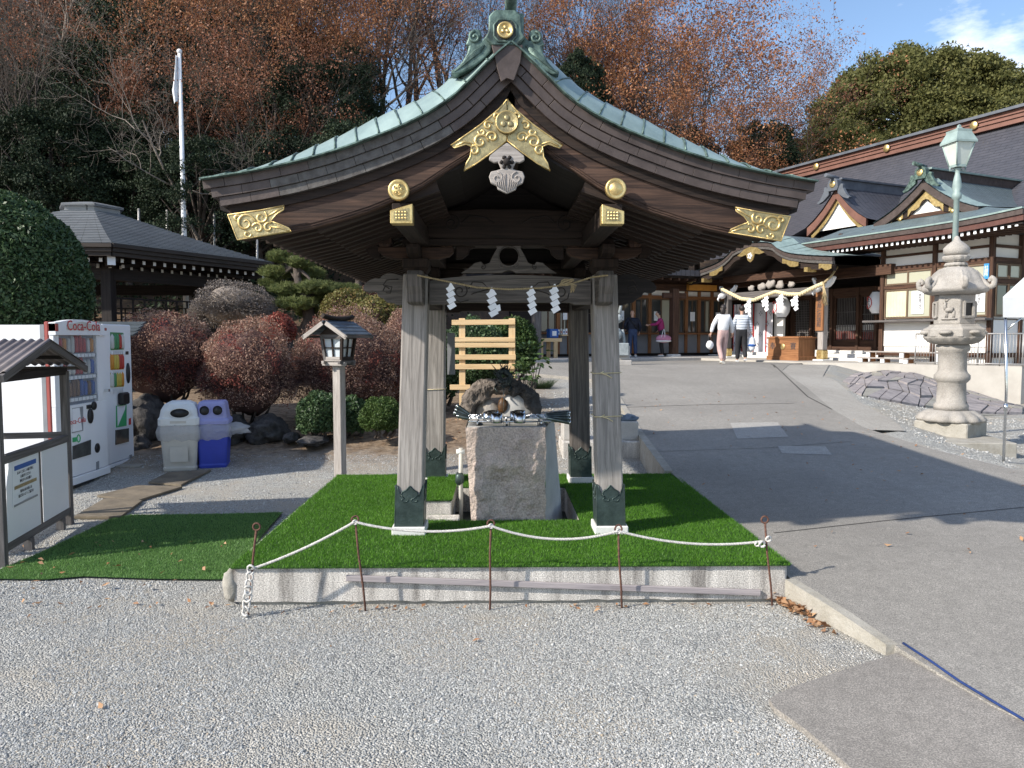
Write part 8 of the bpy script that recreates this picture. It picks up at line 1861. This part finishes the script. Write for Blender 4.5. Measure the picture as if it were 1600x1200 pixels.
# pine
pY = 15.5; p0 = W(478, 560, pY); pt = thing('garden_pine', 'trained garden pine with layered yellow green needle pads', 'tree', (p0.x, pY, gz(p0.x, pY)))
tr_ = [W(474, 575, pY), W(474, 530, pY), W(484, 500, pY), W(478, 462, pY), W(466, 440, pY), W(462, 415, pY), W(455, 400, pY)]
MB().tube(tr_, [.22, .2, .13, .1, .08, .06, .03], 10).build('trunk', m_bark, pt)
pads = [(440, 404, 22, 12), (470, 412, 20, 10), (432, 428, 26, 13), (478, 430, 30, 12), (450, 455, 30, 13), (498, 452, 34, 14), (462, 477, 34, 13), (515, 470, 30, 12), (424, 445, 18, 9), (540, 455, 22, 10), (520, 488, 30, 9), (485, 492, 22, 8)]
for k, (px, py, rx, rz_) in enumerate(pads):
    yy = pY+rs2.uniform(-.35, .35); c = W(px, py, yy); r = np.random.default_rng(k); m_ = 260; R_ = np.array([rx/1180*yy, rx/1180*yy*.8, rz_/1180*yy*.8]); d = r.normal(size=(m_, 3)); d /= np.linalg.norm(d, axis=1, keepdims=True); B_ = np.array(c)+d*R_*r.uniform(.3, 1, (m_, 1)); B_ = np.repeat(B_, 16, 0)
    dd = r.normal(size=(len(B_), 3)); dd[:, 2] = np.abs(dd[:, 2])+.35; dd /= np.linalg.norm(dd, axis=1, keepdims=True); v, f = sticks(B_, B_+dd*.11, .0045, .0015); arr_mesh('needle_pad', v, f, m_lpine, pt)
    MB().tube([tr_[3+(k % 3)], tr_[3+(k % 3)].lerp(c, .5)+V((0, 0, .03)), c], [.045, .03, .012], 6).build('limb', m_bark, pt)
# boulders under the azaleas
bl = [(228, 660, 34, 38, 10.6, 'dark boulder behind the grey litter bin'), (300, 668, 30, 30, 10.9, 'dark boulder behind the blue litter bin'), (358, 676, 32, 26, 10.5, 'large dark boulder right of the blue litter bin'), (418, 674, 30, 24, 10.6, 'dark boulder under the middle azalea'), (455, 684, 12, 8, 10.3, 'small flat dark rock by the path'), (490, 688, 22, 7, 10.2, 'low flat rock left of the lantern post'), (216, 700, 20, 20, 10.2, 'shaded rock beside the slim vending machine'), (800, 610, 16, 8, 11.6, 'dark stone below the broad leaved plant')]
for k, (px, py, rx, rz_, Y, lab) in enumerate(bl):
    c = W(px, py, Y); MB().blob(c, (rx/1180*Y, .4 if rx > 20 else .2, rz_/1180*Y), k+40, .28, 1.6, 4).build('boulder', m_rockd, label=lab, cat='rock', group='garden boulders')
# thin fence posts on the slope
for k, (px, y0, y1) in enumerate(((176, 322, 345), (217, 326, 350), (261, 328, 365), (335, 334, 378), (402, 370, 395), (120, 318, 340))):
    a = W(px, y0, 21.5); b = W(px, y1+40, 21.5)
    MB().tube([b, a], .035, 8).build('fence_post', m_rl, label=['thin grey fence post just right of the pavilion roof cap', 'thin grey fence post third from the roof cap toward the flagpole', 'thin grey fence post left of the flagpole', 'tall grey fence post right of the flagpole', 'grey fence post near the left roof tip', 'thin grey fence post above the hedge'][k], cat='post', group='fence posts on the slope')
# bare tangled branches near the hexagonal pavilion, stone wall
MB().prism([(-16, 0), (-3.5, 0), (-3.5, .8), (-16, 1.0)], (0, 20.2, gz(0, 20)-.1), (1, 0, 0), (0, 0, 1), .4).build('retaining_wall', m_rockd, kind='structure')
# ================================================================== PEOPLE
m_skin = pm('skin', (.55, .34, .25), (.5, .3, .22), .55, scale=10); m_hair = pm('dark_hair', (.03, .022, .02), (.015, .012, .012), .5, scale=40, bump=.3, bscale=90); m_hairg = pm('thin_grey_hair', (.32, .29, .27), (.22, .2, .19), .7, scale=40)
m_wsw = pm('white_knit', (.78, .78, .78), (.7, .7, .71), .9, scale=30, bump=.3, bscale=90); m_pinkt = pm('dusty_pink_trousers', (.52, .36, .34), (.44, .30, .28), .85, scale=10, bump=.3, bscale=20)
m_blk = pm('black_trousers', (.022, .022, .026), (.014, .014, .017), .8, scale=10); m_navy = pm('dark_navy_jacket', (.014, .018, .035), (.01, .012, .022), .75, scale=10, bump=.3, bscale=20); m_jean = pm('blue_jeans', (.045, .07, .14), (.03, .045, .1), .85, scale=14)
m_mag = pm('magenta_jacket', (.30, .02, .12), (.22, .015, .09), .75, scale=8, bump=.3, bscale=20); m_shoe2 = pm('pale_sneakers', (.6, .6, .6), (.5, .5, .5), .6, scale=9); m_pinkb = pm('pink_bag_fabric', (.52, .22, .32), (.44, .17, .26), .6, scale=8)
def stripes():
    t = NT('striped_jacket'); s = t.n('ShaderNodeSeparateXYZ', {'Vector': t.co()}); fr = t.math('FRACT', t.math('MULTIPLY', s.outputs[2], 13)); return t.fin(t.mix(t.math('GREATER_THAN', fr, .78), (.60, .64, .70), (.13, .15, .19)), .7)
m_str = stripes()
def skinned(name, J, E_, mat, par, root, sub=2):
    me = bpy.data.meshes.new(name); bm = bmesh.new(); ly = bm.verts.layers.skin.verify(); K = {}
    for k, (p, r) in J.items():
        v = bm.verts.new(p); r = r if hasattr(r, '__len__') else (r, r); v[ly].radius = r; v[ly].use_root = k == root; K[k] = v
    for a, b in E_: bm.edges.new((K[a], K[b]))
    bm.to_mesh(me); bm.free(); me.materials.append(mat); o = bpy.data.objects.new(name, me); C.objects.link(o); o.parent = par
    s = o.modifiers.new('skin', 'SKIN'); s.use_smooth_shade = True; m = o.modifiers.new('sub', 'SUBSURF'); m.levels = m.render_levels = sub; return o
def person(label, loc, rz, h, top, trouser, hair, arms, legs, shoes=m_shoe2, lean=0.0, look=0.0, longhair=False, slim=1.0, group=None, hem=.0):
    t = thing('person', label, 'person', loc, rz, group); k = h/1.7
    P = lambda x, y, z: V((x*k, y*k, z*k))
    # local +y is where the figure faces
    pel, wai, che, nek, hd = P(0, 0, .93), P(0, lean*.2, 1.08), P(0, lean*.6, 1.30), P(0, lean*.95, 1.46), P(0, lean*1.15+.01, 1.58)
    J = {'pel': (pel, (.08*k*slim, .07*k)), 'wai': (wai, (.07*k*slim, .055*k)), 'che': (che, (.10*k*slim, .065*k)), 'nek': (nek, (.048*k, .05*k)), 'hd': (hd, (.062*k, .075*k)), 'top': (hd+P(0, .0, .07), (.06*k, .07*k))}
    E_ = [('pel', 'wai'), ('wai', 'che'), ('che', 'nek'), ('nek', 'hd'), ('hd', 'top')]
    JT = {'wai': (wai-P(0, 0, .13+hem), (.195*k*slim, .15*k)), 'mid': ((wai+che)/2, (.185*k*slim, .14*k)), 'che': (che, (.20*k*slim, .14*k)), 'col': (nek-P(0, 0, .03), (.085*k, .08*k))}; ET = [('wai', 'mid'), ('mid', 'che'), ('che', 'col')]
    JL = {'pel': (pel+P(0, 0, .17), (.16*k*slim, .125*k)), 'hip': (pel-P(0, 0, .04), (.17*k*slim, .135*k))}; EL_ = [('pel', 'hip')]
    hands = []
    for s, nm in ((-1, 'l'), (1, 'r')):
        el, ha = arms[0 if s < 0 else 1]; sh_ = che+P(s*.165*slim, 0, .09); el = P(*el)+V((0, 0, 0)); ha = P(*ha)
        J.update({nm+'s': (sh_, .05*k), nm+'e': (el, .036*k), nm+'h': (ha, .024*k)}); E_ += [('che', nm+'s'), (nm+'s', nm+'e'), (nm+'e', nm+'h')]
        JT.update({nm+'s': (sh_, .078*k), nm+'e': (el, .062*k), nm+'c': (el.lerp(ha, .9), .048*k)}); ET += [('che', nm+'s'), (nm+'s', nm+'e'), (nm+'e', nm+'c')]; hands.append((ha, (ha-el).normalized(), s))
        kn, an, toe = legs[0 if s < 0 else 1]; hip = pel+P(s*.085, 0, -.07); kn, an, toe = P(*kn), P(*an), P(*toe)
        J.update({nm+'p': (hip, .078*k), nm+'k': (kn, .052*k), nm+'a': (an, .036*k), nm+'t': (toe, (.036*k, .028*k))}); E_ += [('pel', nm+'p'), (nm+'p', nm+'k'), (nm+'k', nm+'a'), (nm+'a', nm+'t')]
        JL.update({nm+'p': (hip, .105*k), nm+'k': (kn, .082*k), nm+'a': (an+P(0, 0, .0), .066*k)}); EL_ += [('hip', nm+'p'), (nm+'p', nm+'k'), (nm+'k', nm+'a')]
        d = (toe-an); d.z = 0; d.normalize(); c = an+d*.06*k; mb = MB(); mb.tube([an+P(0, 0, .0)-d*.05*k-P(0, 0, .045), c-P(0, 0, .05), toe-P(0, 0, .0)], [.042*k, .05*k, .036*k], 10, sq=.75); mb.build('shoe', shoes, t, local=True)
    body = skinned('body', J, E_, m_skin, t, 'pel'); skinned('jacket', JT, ET, top, t, 'wai'); skinned('trousers', JL, EL_, trouser, t, 'pel')
    R = Matrix.Rotation(look, 3, 'Z')
    f = lambda x, y, z: hd+R @ P(x, y, z)
    MB().blob(f(0, .012, .035), (.074*k, .088*k, .108*k), 1, .03, 1.5, 3).build('head', m_skin, t, local=True)
    mb = MB(); mb.blob(f(0, .10, .02), (.012*k, .02*k, .02*k), 1, 0, 1, 2); mb.build('nose', m_skin, t, local=True)
    for s in (-1, 1):
        MB().blob(f(s*.03, .088, .045), (.009*k, .006*k, .006*k), 1, 0, 1, 1).build('eye', m_blackp, t, local=True); MB().blob(f(s*.075, .0, .03), (.01*k, .02*k, .03*k), 1, 0, 1, 2).build('ear', m_skin, t, local=True)
    MB().blob(f(0, .09, -.015), (.02*k, .008*k, .006*k), 1, 0, 1, 1).build('mouth', m_mag, t, local=True)
    hb2 = MB(); hb2.blob(f(0, -.018, .062), (.084*k, .092*k, .098*k), 3, .08, 3, 3)
    if longhair: hb2.blob(f(0, -.05, -.03), (.08*k, .06*k, .12*k), 5, .15, 3, 3)
    if hair is not None: hb2.build('hair', hair, t, local=True)
    for ha, d, s in hands:
        mb = MB(); sd = d.cross(V((0, 1, 0))); sd = sd.normalized() if sd.length > .1 else V((1, 0, 0)); n = sd.cross(d)
        mb.tube([ha-d*.01*k, ha+d*.03*k, ha+d*.075*k], [.02*k, .032*k, .034*k], 8, sq=.5)
        for q in range(4): b = ha+d*.075*k+sd*(-.024+.016*q)*k; L_ = (.06, .068, .064, .05)[q]*k; mb.tube([b-d*.01*k, b+d*L_*.5+n*.004, b+d*L_*.85+n*.018*k], [.009*k, .0085*k, .006*k], 6)
        b = ha+d*.02*k-sd*.026*k*s*(-1); mb.tube([b, b+d*.035*k-sd*.018*k, b+d*.06*k-sd*.014*k+n*.01*k], [.011*k, .010*k, .007*k], 6); mb.build('hand', m_skin, t, local=True)
    return t, P
def stand(step): # legs: knee, ankle, toe for each side
    return ((( -.10, .03, .50), (-.11, -.02, .08), (-.12, .14, .03)), ((.10, .03, .50), (.11, -.02, .08), (.12, .14, .03)))
walkA = (((-.09, .06, .50), (-.09, -.16, .12), (-.09, -.05, .04)), ((.09, .10, .50), (.09, .14, .08), (.10, .30, .04)))
walkB = (((-.09, .09, .50), (-.09, .12, .08), (-.09, .28, .04)), ((.09, .02, .51), (.09, -.17, .13), (.09, -.07, .05)))
q = GG(1129, 569, fz); t, P = person('woman walking away in white sweater and dusty pink trousers with a white handbag', (q.x, q.y, q.z), rad(8), 1.58, m_wsw, m_pinkt, m_hair, (((-.30, .02, 1.14), (-.36, .03, .90)), ((.27, .0, 1.12), (.32, .10, .88))), walkA, m_binw, longhair=True, look=rad(-30), hem=.06)
bg_ = thing('handbag', 'white handbag with black handles carried in the left hand of the woman in pink trousers', 'bag', (q.x-.36, q.y-.02, q.z+.38)); MB().blob((0, 0, .14), (.10, .06, .12), 2, .12, 2, 3).build('bag_body', m_wsw, bg_, local=True)
for s in (-1, 1): MB().tube([V((s*.03-.05, 0, .22)), V((s*.01-.02, 0, .40)), V((.03, 0, .46)), V((s*.01+.05, 0, .38)), V((.07, 0, .22))], .010, 6).build('handle', m_blackp, bg_, local=True)
q = GG(1158, 566, fz); t, P = person('man walking away in a pale grey striped jacket and black trousers', (q.x, q.y, q.z), rad(-6), 1.70, m_str, m_blk, m_hair, (((-.25, .0, 1.14), (-.24, .10, .92)), ((.27, .02, 1.14), (.30, .06, .90))), walkB, m_shoe2, look=rad(-15), hem=.05)
sb_ = thing('shopping_bag', 'white and blue plastic carrier bag in the right hand of the man in striped jacket', 'bag', (q.x+.30, q.y+.02, q.z+.32)); MB().blob((0, 0, .24), (.13, .06, .26), 4, .25, 2, 3).build('bag_body', m_paper, sb_, local=True); MB().blob((.01, -.005, .20), (.135, .066, .06), 4, .2, 2, 3).build('blue_band', m_bluep, sb_, local=True)
MB().tube([V((-.03, 0, .46)), V((-.01, 0, .57)), V((.02, 0, .46))], .01, 5).build('handle', m_paper, sb_, local=True)
x, y = at_(989, 26.9); t, P = person('bald man in dark navy jacket and jeans seen from behind at the amulet counter', (x, y, .985), rad(5), 1.62, m_navy, m_jean, None, (((-.30, .06, 1.14), (-.22, .24, 1.02)), ((.30, .0, 1.12), (.26, .06, .90))), stand(0), m_shoe2, lean=.08, slim=1.2, hem=.07)
MB().tube([P(-.16, -.1, 1.40), P(0, -.155, 1.22), P(.14, -.12, 1.02)], .02, 6).build('shoulder_strap', m_blackp, t, local=True)
x, y = at_(1035, 26.9); t, P = person('woman in magenta jacket leaning to the amulet counter with outstretched arm', (x, y, .985), rad(80), 1.60, m_mag, m_blk, m_hair, (((-.20, .22, 1.22), (-.14, .48, 1.20)), ((.24, .02, 1.14), (.22, .14, 1.0))), stand(0), m_shoe2, lean=.12, slim=.95, hem=.05)
db = thing('duffel_bag', 'pink duffel bag with white handles hanging at the side of the magenta jacket', 'bag', (x+.0, y-.24, 1.62)); mb = MB(); mb.blob((0, 0, 0), (.27, .13, .15), 3, .06, 2, 3); mb.build('bag_body', m_pinkb, db, local=True); MB().blob((0, -.01, -.08), (.275, .135, .05), 3, .05, 2, 3).build('white_base', m_wsw, db, local=True)
for s in (-1, 1): MB().tube([V((s*.06-.04, -.11, .05)), V((s*.03, -.05, .28)), V((.02, .04, .34))], .012, 6).build('handle', m_wsw, db, local=True)
